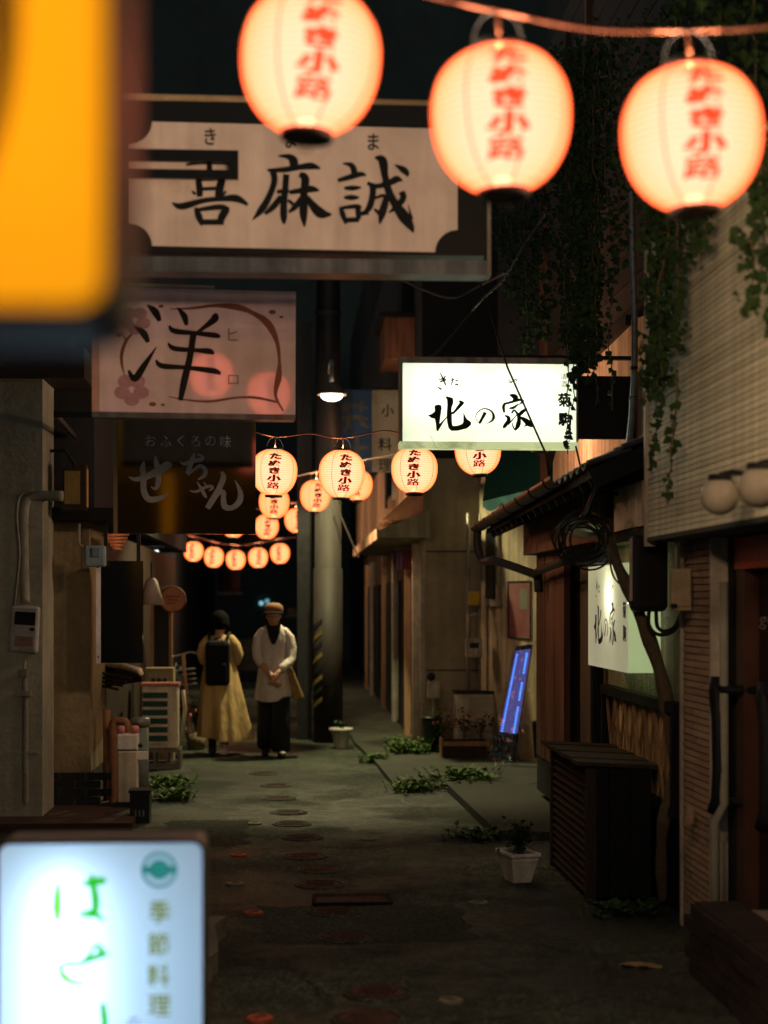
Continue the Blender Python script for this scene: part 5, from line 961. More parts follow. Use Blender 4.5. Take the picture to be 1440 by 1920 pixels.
# ---- white standing sign at the front, lower left
YH = 4.5
a = WY(10, 1920, YH); b = WY(382, 1572, YH); zb = 0.2
t = thing('standing_sign', 'glowing white standing sign with green letters at the lower left', 'sign', ((a.x + b.x) / 2, YH, 0.1))
def fh_(e=0.0): return lambda x, y: WY(x, y, YH - 0.085 - e)
M_HASE = lit_panel('lit_blue_white_face', (0.55, 0.77, 0.98), 0.27, dirt_amt=0.0)
rr_ = round_rect(a.x, zb, b.x, b.z, 0.028)
for yy in (YH - 0.085, YH + 0.085): mb = MB(); poly_face(mb, rr_, lambda x, z: Vector((x, yy, z))); part('face', mb, M_HASE, t)
r2 = round_rect(a.x - 0.008, zb - 0.008, b.x + 0.010, b.z + 0.010, 0.034); r3 = round_rect(a.x - 0.001, zb - 0.001, b.x + 0.001, b.z + 0.001, 0.0285)
mb = MB(); n = len(r2); mb.v = [Vector((x, y, z)) for y in (YH - 0.088, YH + 0.088) for x, z in r2] + [Vector((x, y, z)) for y in (YH - 0.088, YH + 0.088) for x, z in r3]
mb.f = [(i, (i + 1) % n, n + (i + 1) % n, n + i) for i in range(n)] + [(2 * n + i, 3 * n + i, 3 * n + (i + 1) % n, 2 * n + (i + 1) % n) for i in range(n)] + [(i, 2 * n + i, 2 * n + (i + 1) % n, (i + 1) % n) for i in range(n)] + [(n + i, n + (i + 1) % n, 3 * n + (i + 1) % n, 3 * n + i) for i in range(n)]
part('frame', mb, mat('brown_grey_frame', (0.10, 0.09, 0.085), 0.45, 0.2, scale=7), t)
xm = a.x + 0.17
part('tube', MB().tube([(xm, YH, zb + 0.05), (xm, YH, b.z - 0.09)], 0.016, 8), glow('standing_sign_tube', (0.92, 0.98, 1.0), 32.0), t, True)
part('foot', MB().box((xm + 0.05, YH, 0.12), (0.4, 0.3, 0.04)), M_DKMETAL, t); part('leg', MB().box((xm - 0.05, YH, 0.165), (0.05, 0.1, 0.048)), M_DKMETAL, t); part('leg', MB().box((xm + 0.15, YH, 0.165), (0.05, 0.1, 0.048)), M_DKMETAL, t)
ZH = lambda x, y: (x / 3.13, 1500 + y / 3.13)
LG, DG = glow('light_green_film', (0.20, 0.95, 0.06), 1.0, False), glow('green_film', (0.015, 0.62, 0.01), 0.9, False)  # backlight put into the print films as their own glow
HA1 = [[(342,490,18),(338,560,36),(336,640,42),(340,715,16)]]; HA2 = [[(480,495,10),(545,482,36),(622,470,26)], [(535,440,20),(550,520,32),(562,600,36),(556,665,30)], [(556,660,26),(500,655,20),(470,672,14),(500,690,14),(555,672,26),(608,705,14)]]
SE1 = [[(330,985,10),(400,962,26),(470,962,20)], [(352,985,22),(375,1035,34),(425,1068,26),(510,1076,12)]]; SE2 = [[(470,962,20),(525,932,28),(590,912,24),(640,905,8)], [(568,845,18),(600,890,26),(608,910,20)], [(560,850,16),(522,900,12),(500,940,12)]]
SI = [[(600,1190,20),(606,1230,28),(614,1290,32),(618,1380,30)]]
for g, m_ in ((HA1, LG), (HA2, DG), (SE1, LG), (SE2, DG), (SI, DG)):
    mb = MB(); [brush(mb, [ZH(x, y) + (w / 2.4,) for x, y, w in s], fh_(0.0012 + 0.0004 * i)) for i, s in enumerate(g)]; part('letter_stroke', mb, m_, t)
TE = glow('teal_film', (0.012, 0.24, 0.22), 0.8, False)
mb = MB(); cx, cy = ZH(935, 410)
def ring(mb, r0, r1, e, n=32):
    f = fh_(e); vs = [f(cx + r_ * math.cos(q), cy + r_ * math.sin(q)) for r_ in (r0, r1) for q in [2 * math.pi * i / n for i in range(n)]]
    mb.add(vs, [(i, (i + 1) % n, n + (i + 1) % n, n + i) for i in range(n)])
ring(mb, 28, 33.5, 0.0012); poly_face(mb, [(cx + dx * 0.33, cy + dy * 0.33) for dx, dy in ((-95, -20), (-60, -20), (-35, -50), (0, -62), (35, -50), (60, -20), (95, -20), (95, 20), (60, 20), (35, 48), (0, 58), (-35, 48), (-60, 20), (-95, 20))], fh_(0.0012)); part('emblem', mb, TE, t)
mb = MB(); ring(mb, 8, 10.5, 0.0018); part('emblem_ring', mb, glow('pale_teal_film', (0.10, 0.4, 0.38), 0.8, False), t)
for c_, x, y in (('季', 938, 655), ('節', 930, 845), ('料', 930, 1030), ('理', 935, 1205)): mb = MB(); text(mb, c_, x / 3.13, 1500 + y / 3.13, 46, fh_(0.0012), 0.0, 0.95, 0, 0.8); part('side_letter', mb, glow('olive_film', (0.22, 0.30, 0.06), 0.8, False), t)
mb = MB(); text(mb, 'の', 785 / 3.13, 1500 + 1310 / 3.13, 30, fh_(0.0012), 0.0, 0.9); part('small_letter', mb, glow('violet_film', (0.25, 0.18, 0.42), 0.8, False), t)

# ================================================================== LANTERNS
LR = 0.175
def lr(z): return LR * (1 + 0.30 * z) * max(0.0, 1 - (abs(z) / 0.183) ** 2.25) ** (1 / 2.2)
M_PAPER = paper_mat('lantern_paper', (3.2, 0.93, 0.50), 1.0, 0.16)
def print_mat(name, c_, st_):  # ink with the bulb's light behind it put in as emission
    m, nt, o = nodes_of(name); e = N(nt, 'ShaderNodeEmission', inp={0: c_, 1: st_}); tr_ = N(nt, 'ShaderNodeBsdfTransparent', inp={0: (0.9, 0.5, 0.35, 1)}); d = N(nt, 'ShaderNodeBsdfDiffuse', inp={0: (0.02, 0.008, 0.006, 1)})
    ad = N(nt, 'ShaderNodeAddShader'); nt.links.new(e.outputs[0], ad.inputs[0]); nt.links.new(d.outputs[0], ad.inputs[1])
    mx = N(nt, 'ShaderNodeMixShader', inp={0: 0.02}); nt.links.new(ad.outputs[0], mx.inputs[1]); nt.links.new(tr_.outputs[0], mx.inputs[2]); nt.links.new(mx.outputs[0], o.inputs[0]); m.cycles.emission_sampling = 'NONE'; return m
M_PRINT = print_mat('lantern_print', (0.13, 0.012, 0.005, 1), 0.6); M_PRINT1 = print_mat('bright_lantern_print', (1.0, 0.085, 0.022, 1), 1.0)
M_PAPER1 = paper_mat('bright_lantern_paper', (5.5, 0.98, 0.60), 1.0, 0.16)
M_PAPER3 = paper_mat('orange_lantern_paper', (3.0, 0.74, 0.29), 1.0, 0.16)
M_SEAM = glow('lantern_seam', (0.9, 0.20, 0.05), 0.75, sample=False)
def lantern_meshes():
    prof = []; n = 21; zt = 0.175
    for i in range(n):
        for k, dr in ((0.0, -0.0022), (0.5, 0.0)):
            z = -zt + 2 * zt * (i + k) / n; prof.append((lr(z) + dr, z))
    prof.append((lr(zt) - 0.0022, zt))
    shade = MB().lathe(prof, 48, cap=False).mesh('shade', True)
    ribs = MB()
    for i in range(n + 1):
        z = -zt + 2 * zt * i / n; r_ = lr(z) - 0.0016; ribs.tube([(r_ * math.cos(a), r_ * math.sin(a), z) for a in [2 * math.pi * j / 36 for j in range(37)]], 0.0010, 4, False)
    seams = MB()
    for k in range(8):
        a = 2 * math.pi * (k + 0.22) / 8; seams.tube([(math.cos(a) * (lr(z) + 0.0004), math.sin(a) * (lr(z) + 0.0004), z) for z in [-zt + 2 * zt * j / 24 for j in range(25)]], 0.0017, 4, False)
    rt = lr(zt)
    cap_t = MB().lathe([(rt - 0.004, zt - 0.002), (rt + 0.002, zt), (rt + 0.002, zt + 0.018), (rt - 0.004, zt + 0.018), (rt - 0.006, zt)], 28, cap=False)
    cap_b = MB().lathe([(rt - 0.006, -zt), (rt - 0.004, -zt - 0.018), (rt + 0.002, -zt - 0.018), (rt + 0.002, -zt), (rt - 0.004, -zt + 0.002)], 28, cap=False)
    base_ = MB().lathe([(0.001, -zt - 0.010), (rt - 0.004, -zt - 0.010), (rt - 0.004, -zt - 0.004), (0.03, -zt + 0.002), (0.02, -zt + 0.03), (0.001, -zt + 0.03)], 24, cap=False)
    ring_ = MB().tube([(0.013 * math.cos(a), 0, -zt - 0.036 + 0.013 * math.sin(a)) for a in [2 * math.pi * j / 14 for j in range(15)]], 0.002, 5, False)
    wire = MB().tube([(rt * math.cos(a), 0, zt + 0.012 + 0.085 * math.sin(a)) for a in [math.pi * j / 16 for j in range(17)]], 0.0018, 5)
    cord = MB().tube([(0, 0, zt + 0.095), (0.004, 0, zt + 0.05), (0.002, 0, zt + 0.01)], [0.004, 0.004, 0.007], 6)
    letters = []
    for side in (-math.pi / 2, math.pi / 2):
        for i, (c_, h, zc) in enumerate((('た', 0.060, 0.118), ('ぬ', 0.062, 0.062), ('き', 0.062, 0.006), ('小', 0.062, -0.052), ('路', 0.060, -0.107))):
            vs, fs_ = glyphs(c_, 0.0 if c_ == '路' else 0.04)
            txt = MB()
            for q, (ox, oy) in enumerate([(0, 0), (0.028, 0.01), (-0.028, -0.01), (0.0, 0.022), (0.01, -0.022)]):
                V = []
                for x, y in vs:
                    x += ox; y += oy
                    z = zc + y * h * 0.86; tw = (z) * 0.06
                    sx_ = x * h * 1.62 + tw
                    r_ = lr(z) + 0.0016 + 0.0002 * q; an = side + sx_ / max(0.12, r_)
                    V.append((r_ * math.cos(an), r_ * math.sin(an), z))
                txt.add(V, fs_)
            letters.append(('letter', txt, M_PRINT))
    for m_, mm in ((shade, M_PAPER),): m_.materials.append(mm)
    out = [('shade', shade)]
    for nm, mb, mm in (('ribs', ribs, glow('lantern_rib', (1.0, 0.36, 0.12), 0.95, sample=False)), ('seams', seams, M_SEAM), ('top_ring', cap_t, M_BLACK), ('bottom_ring', cap_b, M_BLACK), ('base_plate', base_, M_DKWOOD), ('hook', ring_, M_DKMETAL), ('wire_handle', wire, M_DKMETAL), ('cord', cord, mat('brown_cord', (0.35, 0.14, 0.08), 0.7, scale=20)),) + tuple(letters):
        me = mb.mesh(nm, nm != 'letter'); me.materials.append(mm); out.append((nm, me))
    return out
LM = lantern_meshes(); LM1 = []; LM3 = []
for nm, me in LM:
    if nm in ('shade', 'letter'): me = me.copy(); me.materials.clear(); me.materials.append(M_PAPER1 if nm == 'shade' else M_PRINT1)
    LM1.append((nm, me))
for nm, me in LM:
    if nm == 'shade': me = me.copy(); me.materials.clear(); me.materials.append(M_PAPER3)
    LM3.append((nm, me))
LROWS = [ # depth, label stem, [(px, py, label)], power
 (4.0, 560, [(582, 118, 'leftmost of the three big blurred lanterns in the nearest row'), (939, 226, 'middle one of the three big blurred lanterns in the nearest row'), (1297, 260, 'rightmost of the three big blurred lanterns in the nearest row')]),
 (12.07, 240, [(514, 886, 'sharp lantern partly covered by the black square sign'), (641, 889, 'sharp lantern hanging fully in view in the second row'), (777, 882, 'sharp lantern with its top behind the glowing white sign'), (896, 846, 'lantern mostly behind the glowing white sign, only its lower end showing'), (1012, 800, 'unseen lantern added behind the glowing white sign to light the orange wall')]),  # last lantern is unseen, added to light the orange wall
 (18.4, 400, [(514, 943, 'softly blurred lantern low behind the sharp lantern by the black sign'), (591, 930, 'softly blurred lantern left of the fully visible sharp lantern'), (670, 910, 'softly blurred lantern peeking out right behind the sharp lantern')]),
 (23.3, 400, [(500, 988, 'blurred lantern touching the right edge of the black sign'), (556, 976, 'blurred lantern just left of the utility pole'), (438, 985, 'lantern almost hidden below the black sign')]),
 (29.0, 400, [(363, 1034, 'first lantern from the left in the farthest row'), (401, 1045, 'second lantern from the left in the farthest row'), (442, 1050, 'middle lantern of the farthest row'), (484, 1046, 'fourth lantern from the left in the farthest row'), (525, 1038, 'rightmost lantern of the farthest row')])]
rl = random.Random(11); first = None
bulbs = {}
for ri, (D, pw, items) in enumerate(LROWS):
    bd = bpy.data.lights.new('lantern_bulb', 'POINT'); bd.energy = pw; bd.color = (1.0, 0.66, 0.42); bd.shadow_soft_size = 0.03
    for (px, py, lab) in items:
        c = W(px, py, D)
        yaw = {641: R(9), 514: R(1), 777: R(-3), 896: R(2), 582: R(8), 939: R(4), 1297: R(6)}.get(px, rl.uniform(-0.2, 0.2)) - math.atan2(c.x, c.y) * 0.6
        t = thing('paper_lantern', lab, 'lantern', c, yaw, 'round paper lanterns strung across the alley')
        t.rotation_euler = (rl.uniform(-0.04, 0.04), rl.uniform(-0.06, 0.06), yaw); t.scale = (1, 1, rl.uniform(0.97, 1.03))
        for nm, me in (LM1 if ri == 0 else LM if ri == 1 else LM3):
            if ri >= 4 and nm in ('hook', 'ribs', 'seams', 'cord'): continue
            link(nm, me, None, t)
        lo = bpy.data.objects.new('lantern_bulb', bd); COL.objects.link(lo); lo.parent = t; lo.location = (0, 0, 0.0); lo.visible_glossy = False   # reflections show the paper, not the bulb
def cable(pts, r_, m, lab, D=None):
    P = catmull([tuple(p) for p in pts], 8); return solo('lantern_cable', MB().tube(P, r_, 6), m, lab, 'cable', 'cables carrying the lanterns', True)
M_CORD = mat('orange_brown_cord', (0.05, 0.020, 0.013), 0.6, scale=25)
top = 0.272
def up(px, py, D, dz=top): return W(px, py, D) + Vector((0, 0, dz))
cable([W(300, -190, 3.9), W(582, -70, 4.0), W(760, -20, 4.0), up(939, 226, 4.0), W(1120, 55, 4.0), up(1297, 260, 4.0), W(1440, 48, 4.0), W(1700, 0, 4.1)], 0.0065, M_CORD, 'brown cable of the nearest lantern row across the top')
cable([W(300, 770, 12.0), W(430, 795, 12.07), up(514, 886, 12.07), W(580, 813, 12.07), up(641, 889, 12.07), W(720, 808, 12.07), up(777, 882, 12.07), W(850, 785, 12.07), up(896, 846, 12.07), W(990, 770, 12.0), W(1060, 745, 11.6)], 0.0065, M_CORD, 'cable of the sharp second lantern row')
cable([W(400, 900, 18.4), up(514, 943, 18.4), up(591, 930, 18.4), up(670, 910, 18.4), W(760, 850, 18.4)], 0.008, M_CORD, 'cable of the third lantern row behind the sharp one')
cable([W(340, 930, 23.3), up(438, 985, 23.3), up(500, 988, 23.3), up(556, 976, 23.3), W(610, 930, 23.3)], 0.008, M_CORD, 'cable of the fourth lantern row by the pole')
cable([W(300, 990, 29), up(363, 1034, 29), up(442, 1050, 29), up(525, 1038, 29), W(575, 1005, 29)], 0.01, M_CORD, 'cable of the farthest lantern row')
for pts, lab in (([W(745, 520, 13), W(800, 545, 13), W(850, 558, 13), W(900, 535, 13), W(960, 505, 12)], 'dark power cable sagging above the glowing white sign'), ([W(780, 690, 15), W(830, 650, 15), W(880, 590, 15), W(905, 560, 14.5)], 'thin wire rising behind the glowing white sign')):
    solo('power_cable', MB().tube(catmull([tuple(p) for p in pts], 8), 0.012, 6), M_BLACK, lab, 'cable', 'power cables above the alley', True)

# ================================================================== THINGS ON THE GROUND
COV = [(709, 1863), (650, 1754), (627, 1709), (600, 1658), (601, 1628), (572, 1604), (567, 1570), (547, 1544), (541, 1523), (522, 1497), (518, 1472), (495, 1450), (690, 1912)]
CLAB = ['rusty round cover second from the bottom edge of the photo', 'rusty round cover just in front of the drain grate pair', 'rusty round cover touching the drain grate', 'first rusty round cover beyond the drain grate', 'second rusty round cover beyond the drain grate', 'third rusty round cover beyond the drain grate', 'fourth rusty round cover beyond the drain grate', 'fifth round cover beyond the drain grate at the shadow edge', 'sixth round cover beyond the drain grate', 'dark round cover seventh beyond the grate on the lit ground', 'dark round cover eighth beyond the grate on the lit ground', 'farthest dark round cover near the walking man', 'nearest rusty round cover cut by the bottom edge of the photo']
disc = MB().lathe([(0.128, -0.01), (0.128, 0.008), (0.122, 0.012), (0.118, 0.007), (0.104, 0.007), (0.102, 0.011), (0.02, 0.012), (0.001, 0.012)], 40).mesh('lid'); disc.materials.append(M_RUST)
studs = MB()
for i in range(-4, 5):
    for j in range(-4, 5):
        if i * i + j * j < 17: studs.box((i * 0.022, j * 0.022, 0.013), (0.013, 0.013, 0.006))
studs = studs.mesh('studs'); studs.materials.append(M_RUST)
rimm = MB().lathe([(0.16, -0.01), (0.15, 0.006), (0.133, 0.008), (0.13, -0.01)], 40, cap=False).mesh('ring'); rimm.materials.append(M_ASPH)
for (px, py), lab in zip(COV, CLAB):
    p = G(px, py); t = thing('access_cover', lab, 'manhole cover', (p.x, p.y, gz(p.x, p.y) + 0.003), rl.uniform(0, 3), 'round iron covers down the alley'); link('lid', disc, None, t); link('studs', studs, None, t); link('ring', rimm, None, t)
cap = MB().lathe([(0.055, -0.01), (0.055, 0.006), (0.05, 0.010), (0.001, 0.010)], 24).mesh('lid'); cap2 = cap.copy(); cap.materials.append(M_REDCAP); cap2.materials.append(M_TINCAP)
mk = MB().box((0, 0, 0.0115), (0.055, 0.012, 0.003)).box((0.02, 0.0, 0.0118), (0.012, 0.03, 0.003)).mesh('slot'); mk.materials.append(M_BLACK)
for px, py, red, lab in ((447, 1604, 1, 'farther orange red cap left of the covers'), (475, 1712, 1, 'nearer orange red cap with a dark slot'), (487, 1910, 1, 'reddish cap at the bottom edge of the photo'), (845, 1878, 0, 'pale metal cap right of the nearest covers'), (440, 1660, 0, 'pale metal cap between the two orange red caps'), (477, 1545, 0, 'pale metal cap at the left end of the shadow edge'), (690, 1573, 0, 'faint pale cap to the right of the fourth cover'), (897, 1695, 0, 'faint pale cap left of the louvred cabinet')):
    p = G(px, py); t = thing('valve_cover', lab, 'valve cover', (p.x, p.y, gz(p.x, p.y) + 0.003), rl.uniform(0, 3), 'small valve covers in the asphalt'); link('lid', cap if red else cap2, None, t); link('slot', mk, None, t)
p = G(660, 1688); t = thing('drain_grate', 'rusty rectangular drain grate across the alley', 'drain grate', (p.x, p.y, gz(p.x, p.y) + 0.002))
part('pit', MB().box((0, 0, -0.004), (0.42, 0.26, 0.012)), M_BLACK, t, local=True); part('frame', MB().box((0, 0.13, 0.006), (0.44, 0.025, 0.018)).box((0, -0.13, 0.006), (0.44, 0.025, 0.018)), M_BLKWOOD, t, local=True); part('frame', MB().box((-0.215, 0, 0.006), (0.025, 0.235, 0.018)).box((0.215, 0, 0.006), (0.025, 0.235, 0.018)), M_BLKWOOD, t, local=True)
for k in range(26): part('bar', MB().box((-0.19 + k * 0.0152, 0, 0.007), (0.007, 0.235, 0.014)), M_RUST, t, local=True)
for i, (px, py, lab) in enumerate(((1182, 1812, 'left dead leaf lying on the dark asphalt'), (1214, 1815, 'right dead leaf lying on the dark asphalt'))):
    p = G(px, py); mb = MB(); n = 14; V = []
    for k in range(n): a = 2 * math.pi * k / n; r_ = 0.035 * (1 + 0.4 * math.cos(3 * a + i)); V.append((p.x + r_ * math.cos(a) * 1.5, p.y + r_ * math.sin(a), 0.012 + 0.008 * math.sin(2 * a)))
    mb.add(V + [(p.x, p.y, 0.02)], [(k, (k + 1) % n, n) for k in range(n)]); solo('dead_leaf', mb, mat('dead_leaf', (0.30, 0.22, 0.10), 0.8, scale=20), lab, 'leaf', 'dead leaves on the asphalt', True, (p.x, p.y, 0))
# planter by the cabinet
p = G(972, 1657); t = thing('white_planter', 'white tapered plastic planter with a dark plant beside the cabinet', 'planter', (p.x + 0.01, p.y + 0.09, 0), R(14)); t.scale = (0.78, 0.78, 0.95)
def planter(w0, d0, w1, d1, h, th=0.012):
    mb = MB(); o_ = [(-w0, -d0, 0), (w0, -d0, 0), (w0, d0, 0), (-w0, d0, 0), (-w1, -d1, h), (w1, -d1, h), (w1, d1, h), (-w1, d1, h)]; i_ = [(-w1 + th, -d1 + th, h), (w1 - th, -d1 + th, h), (w1 - th, d1 - th, h), (-w1 + th, d1 - th, h), (-w1 + th, -d1 + th, h - 0.05), (w1 - th, -d1 + th, h - 0.05), (w1 - th, d1 - th, h - 0.05), (-w1 + th, d1 - th, h - 0.05)]
    return mb.add(o_ + i_, [(0, 3, 2, 1), (0, 1, 5, 4), (1, 2, 6, 5), (2, 3, 7, 6), (3, 0, 4, 7), (4, 5, 9, 8), (5, 6, 10, 9), (6, 7, 11, 10), (7, 4, 8, 11), (8, 9, 13, 12), (9, 10, 14, 13), (10, 11, 15, 14), (11, 8, 12, 15), (12, 13, 14, 15)])
part('pot', planter(0.075, 0.095, 0.115, 0.17, 0.19), M_WHITE, t, local=True, bev=0.006); part('rim', MB().box((0, -0.172, 0.185), (0.245, 0.012, 0.022)).box((0, 0.172, 0.185), (0.245, 0.012, 0.022)).box((-0.118, 0, 0.185), (0.012, 0.332, 0.022)).box((0.118, 0, 0.185), (0.012, 0.332, 0.022)), M_WHITE, t, local=True, bev=0.003); part('soil', MB().box((0, 0, 0.15), (0.2, 0.3, 0.01)), M_SOIL, t, local=True)

# ------------------------------------------------------------------ foliage helpers
def leaf(mb, c, d, up_, s, rnd):
    """a five sided leaf, slightly folded"""
    d = d.normalized(); sd = d.cross(up_)
    if sd.length < 1e-3: sd = Vector((1, 0, 0))
    sd.normalize(); nn = sd.cross(d)
    mb.add([c, c + d * s * 0.35 + sd * s * 0.45 + nn * s * 0.1, c + d * s * 0.8 + sd * s * 0.2 + nn * s * 0.04, c + d * s * 1.1, c + d * s * 0.8 - sd * s * 0.2 + nn * s * 0.04, c + d * s * 0.35 - sd * s * 0.45 + nn * s * 0.1], [(0, 1, 2, 3), (0, 3, 4, 5)])
def bush(t, c, r_, h, n, s, m, rnd, name='leaves'):
    mb = MB(); st_ = MB()
    for k in range(max(4, n // 14)):
        a = rnd.uniform(0, 6.28); tip = Vector((r_ * 0.7 * math.cos(a) * rnd.random(), r_ * 0.7 * math.sin(a) * rnd.random(), h * rnd.uniform(0.6, 1.0))); st_.tube([c, c + tip * 0.5 + Vector((0, 0, 0.02)), c + tip], [0.005, 0.004, 0.002], 5)
        for j in range(14):
            q = c + tip * rnd.uniform(0.35, 1.05) + Vector((rnd.gauss(0, r_ * 0.3), rnd.gauss(0, r_ * 0.3), rnd.gauss(0, h * 0.1))); leaf(mb, q, Vector((rnd.gauss(0, 1), rnd.gauss(0, 1), rnd.uniform(-0.3, 0.7))), Vector((0, 0, 1)), s * rnd.uniform(0.6, 1.3), rnd)
    part('stems', st_, M_STEM, t, local=True); part(name, mb, m, t, kind='stuff', local=True)
rv = random.Random(21)
bush(t, Vector((0.01, 0.0, 0.16)), 0.16, 0.22, 330, 0.042, M_LEAF, rv)
# far white pot
p = G(640, 1404); t = thing('flower_pot', 'small white flower pot by the foot of the utility pole', 'flower pot', (p.x, p.y + 0.1, 0.0)); part('pot', MB().lathe([(0.075, 0), (0.118, 0.2), (0.14, 0.2), (0.14, 0.235), (0.125, 0.235), (0.115, 0.19)], 20, cap=False).lathe([(0.001, 0.001), (0.075, 0.0)], 20, cap=False), M_WHITE, t, True, local=True); part('soil', MB().lathe([(0.001, 0.19), (0.115, 0.19)], 16, cap=False), M_SOIL, t, local=True); bush(t, Vector((0, 0, 0.19)), 0.09, 0.14, 56, 0.04, M_LEAF, rv)
# red flowers in a wooden trough
p = G(880, 1432); t = thing('flower_trough', 'wooden trough of red flowers in front of the white cupboard', 'planter', (p.x - 0.02, p.y + 0.3, 0.045)); part('box', MB().box((0, 0, 0.09), (0.46, 0.2, 0.18)), M_DKWOOD, t, local=True); part('board', MB().box((0, -0.106, 0.15), (0.5, 0.014, 0.05)), M_WOOD, t, local=True); part('board', MB().box((-0.25, 0, 0.1), (0.02, 0.22, 0.2)), M_WOOD, t, local=True); part('soil', MB().box((0, 0, 0.18), (0.42, 0.17, 0.012)), M_SOIL, t, local=True)
for ox in (-0.2, 0.0, 0.18): bush(t, Vector((ox, 0, 0.17)), 0.16, 0.3, 110, 0.045, M_LEAF, rv)
mb = MB()
for k in range(90): leaf(mb, Vector((rv.gauss(-0.02, 0.18), rv.gauss(0, 0.08), 0.34 + rv.gauss(0.04, 0.06))), Vector((rv.gauss(0, 1), rv.gauss(0, 1), rv.gauss(0.3, 1))), Vector((0, 0, 1)), 0.03, rv)
part('petals', mb, M_REDFLOWER, t, kind='stuff', local=True)
p = G(365, 1415); t = thing('shrub_pot', 'dark potted shrub with red blooms on the left by the woman', 'plant', (p.x - 0.02, p.y + 0.6, 0)); part('pot', MB().lathe([(0.09, 0), (0.13, 0.2), (0.12, 0.2)], 18), M_BRNWALL, t, True, local=True); bush(t, Vector((0, 0, 0.2)), 0.17, 0.42, 200, 0.05, M_LEAF, rv); mb = MB(); [leaf(mb, Vector((rv.gauss(0, 0.1), rv.gauss(-0.05, 0.1), rv.uniform(0.35, 0.55))), Vector((rv.gauss(0, 1), rv.gauss(0, 1), rv.gauss(0, 1))), Vector((0, 0, 1)), 0.04, rv) for k in range(26)]; part('petals', mb, M_REDFLOWER, t, kind='stuff', local=True)
def weeds(px, py, r_, n, lab, h=0.12, m=M_LEAF2, wide=1.6, z=0.0):
    p = G(px, py, z); t = thing('weed_clump', lab, 'weeds', (p.x, p.y, z), 0, 'weeds growing at the alley edges'); mb = MB()
    for k in range(n):
        a = rv.uniform(0, 6.28); q = Vector((rv.gauss(0, r_ * 0.5) * wide, rv.gauss(0, r_ * 0.6), 0)); hh = 1.5 * h * rv.uniform(0.3, 1.25)
        d = Vector((math.cos(a), math.sin(a), 1.2)).normalized()
        mb.tube([q, q + d * hh * 0.6, q + d * hh * 1.05], [0.004, 0.003, 0.001], 4)
        for j in range(4): leaf(mb, q + d * hh * ((j + 0.6) / 4.0), Vector((math.cos(a + j * 2.1), math.sin(a + j * 2.1), rv.uniform(0.1, 0.9))), Vector((0, 0, 1)), 0.045 * rv.uniform(0.6, 1.4), rv)
    part('leaves', mb, m, t, kind='stuff', local=True)
weeds(775, 1482, 0.17, 100, 'bright green weeds spreading at the pavement edge', 0.08); weeds(872, 1462, 0.2, 100, 'green weeds in front of the flower trough', 0.08, z=0.04); weeds(705, 1430, 0.1, 50, 'thin weeds along the kerb line near the far pot', 0.07, z=0.0); weeds(770, 1412, 0.14, 90, 'dark weeds at the shop canopy corner', 0.14, z=0.04)
weeds(310, 1475, 0.17, 90, 'bright green broad weeds below the air conditioner', 0.07, wide=1.3); weeds(325, 1500, 0.12, 80, 'small bright weeds beside the black crate', 0.07, wide=1.1); weeds(1165, 1715, 0.1, 40, 'dark weeds at the foot of the louvred cabinet', 0.05, M_LEAF); weeds(900, 1575, 0.12, 40, 'sparse weeds behind the white planter', 0.06, M_LEAF)

# hanging ivy
def strand(mbl, mbs, top_, length, rnd, width=0.1, dens=70, s=0.032, drift=(0, 0, 0), taper=True):
    P = []; p = Vector(top_)
    n = max(6, int(length / 0.06))
    for i in range(n + 1):
        P.append(p.copy()); p = p + Vector((rnd.gauss(0, 0.010), rnd.gauss(0, 0.008), -length / n)) + Vector(drift) / n
    mbs.tube(P, [0.006 * (1 - 0.7 * i / n) + 0.0015 for i in range(n + 1)], 5)
    for k in range(int(dens * length)):
        t_ = rnd.random(); q = P[min(n, int(t_ * n))]; w = width * (1 - 0.75 * t_ if taper else 1)
        c = q + Vector((rnd.gauss(0, w * 0.45), rnd.gauss(0, w * 0.35), rnd.gauss(0, 0.02)))
        leaf(mbl, c, Vector((rnd.gauss(0, 0.6), rnd.gauss(-0.3, 0.5), rnd.uniform(-1.4, -0.2))), Vector((0, -1, 0.2)), s * rnd.choice((0.45, 0.7, 0.9, 1.0, 1.2, 1.5)), rnd)
def ivy(lab, strands, seed):
    rnd = random.Random(seed); l, s_ = MB(), MB()
    for a in strands: strand(l, s_, a[0], a[1], rnd, *a[2:])
    t = thing('hanging_ivy', lab, 'ivy', strands[0][0], 0, 'ivy trailing down the right hand buildings'); part('stems', s_, M_STEM, t); part('leaves', l, M_LEAF, t, kind='stuff')
Dn = lambda px: 1.80 / ray(px, 500)[0]
ivy('long dense ivy tail hanging over the cream siding', [(W(1246, 330, Dn(1246)), 1.05, 0.16, 390, 0.034), (W(1262, 330, Dn(1262)), 0.95, 0.14, 300, 0.034), (W(1232, 330, Dn(1232)), 0.7, 0.12, 240, 0.034), (W(1252, 400, Dn(1252)), 1.25, 0.07, 135, 0.034), (W(1268, 700, Dn(1268)), 0.62, 0.03, 60, 0.034), (W(1225, 640, Dn(1225)), 0.32, 0.08, 195, 0.034), (W(1270, 330, Dn(1270)), 0.85, 0.1, 180, 0.034)], 31)
ivy('short loose ivy sprays under the rightmost big lantern', [(W(1305, 330, Dn(1305)), 0.32, 0.12, 165, 0.034), (W(1325, 330, Dn(1325)), 0.36, 0.1, 120, 0.034), (W(1290, 330, Dn(1290)), 0.28, 0.1, 120, 0.034), (W(1300, 390, Dn(1300)), 0.28, 0.04, 75, 0.034)], 32)
ivy('ivy tail hanging at the right edge of the photo', [(W(1432, 250, Dn(1432)), 0.72, 0.12, 300, 0.034), (W(1446, 250, Dn(1446)), 0.78, 0.12, 240, 0.034), (W(1425, 300, Dn(1425)), 0.5, 0.06, 90, 0.034)], 33)
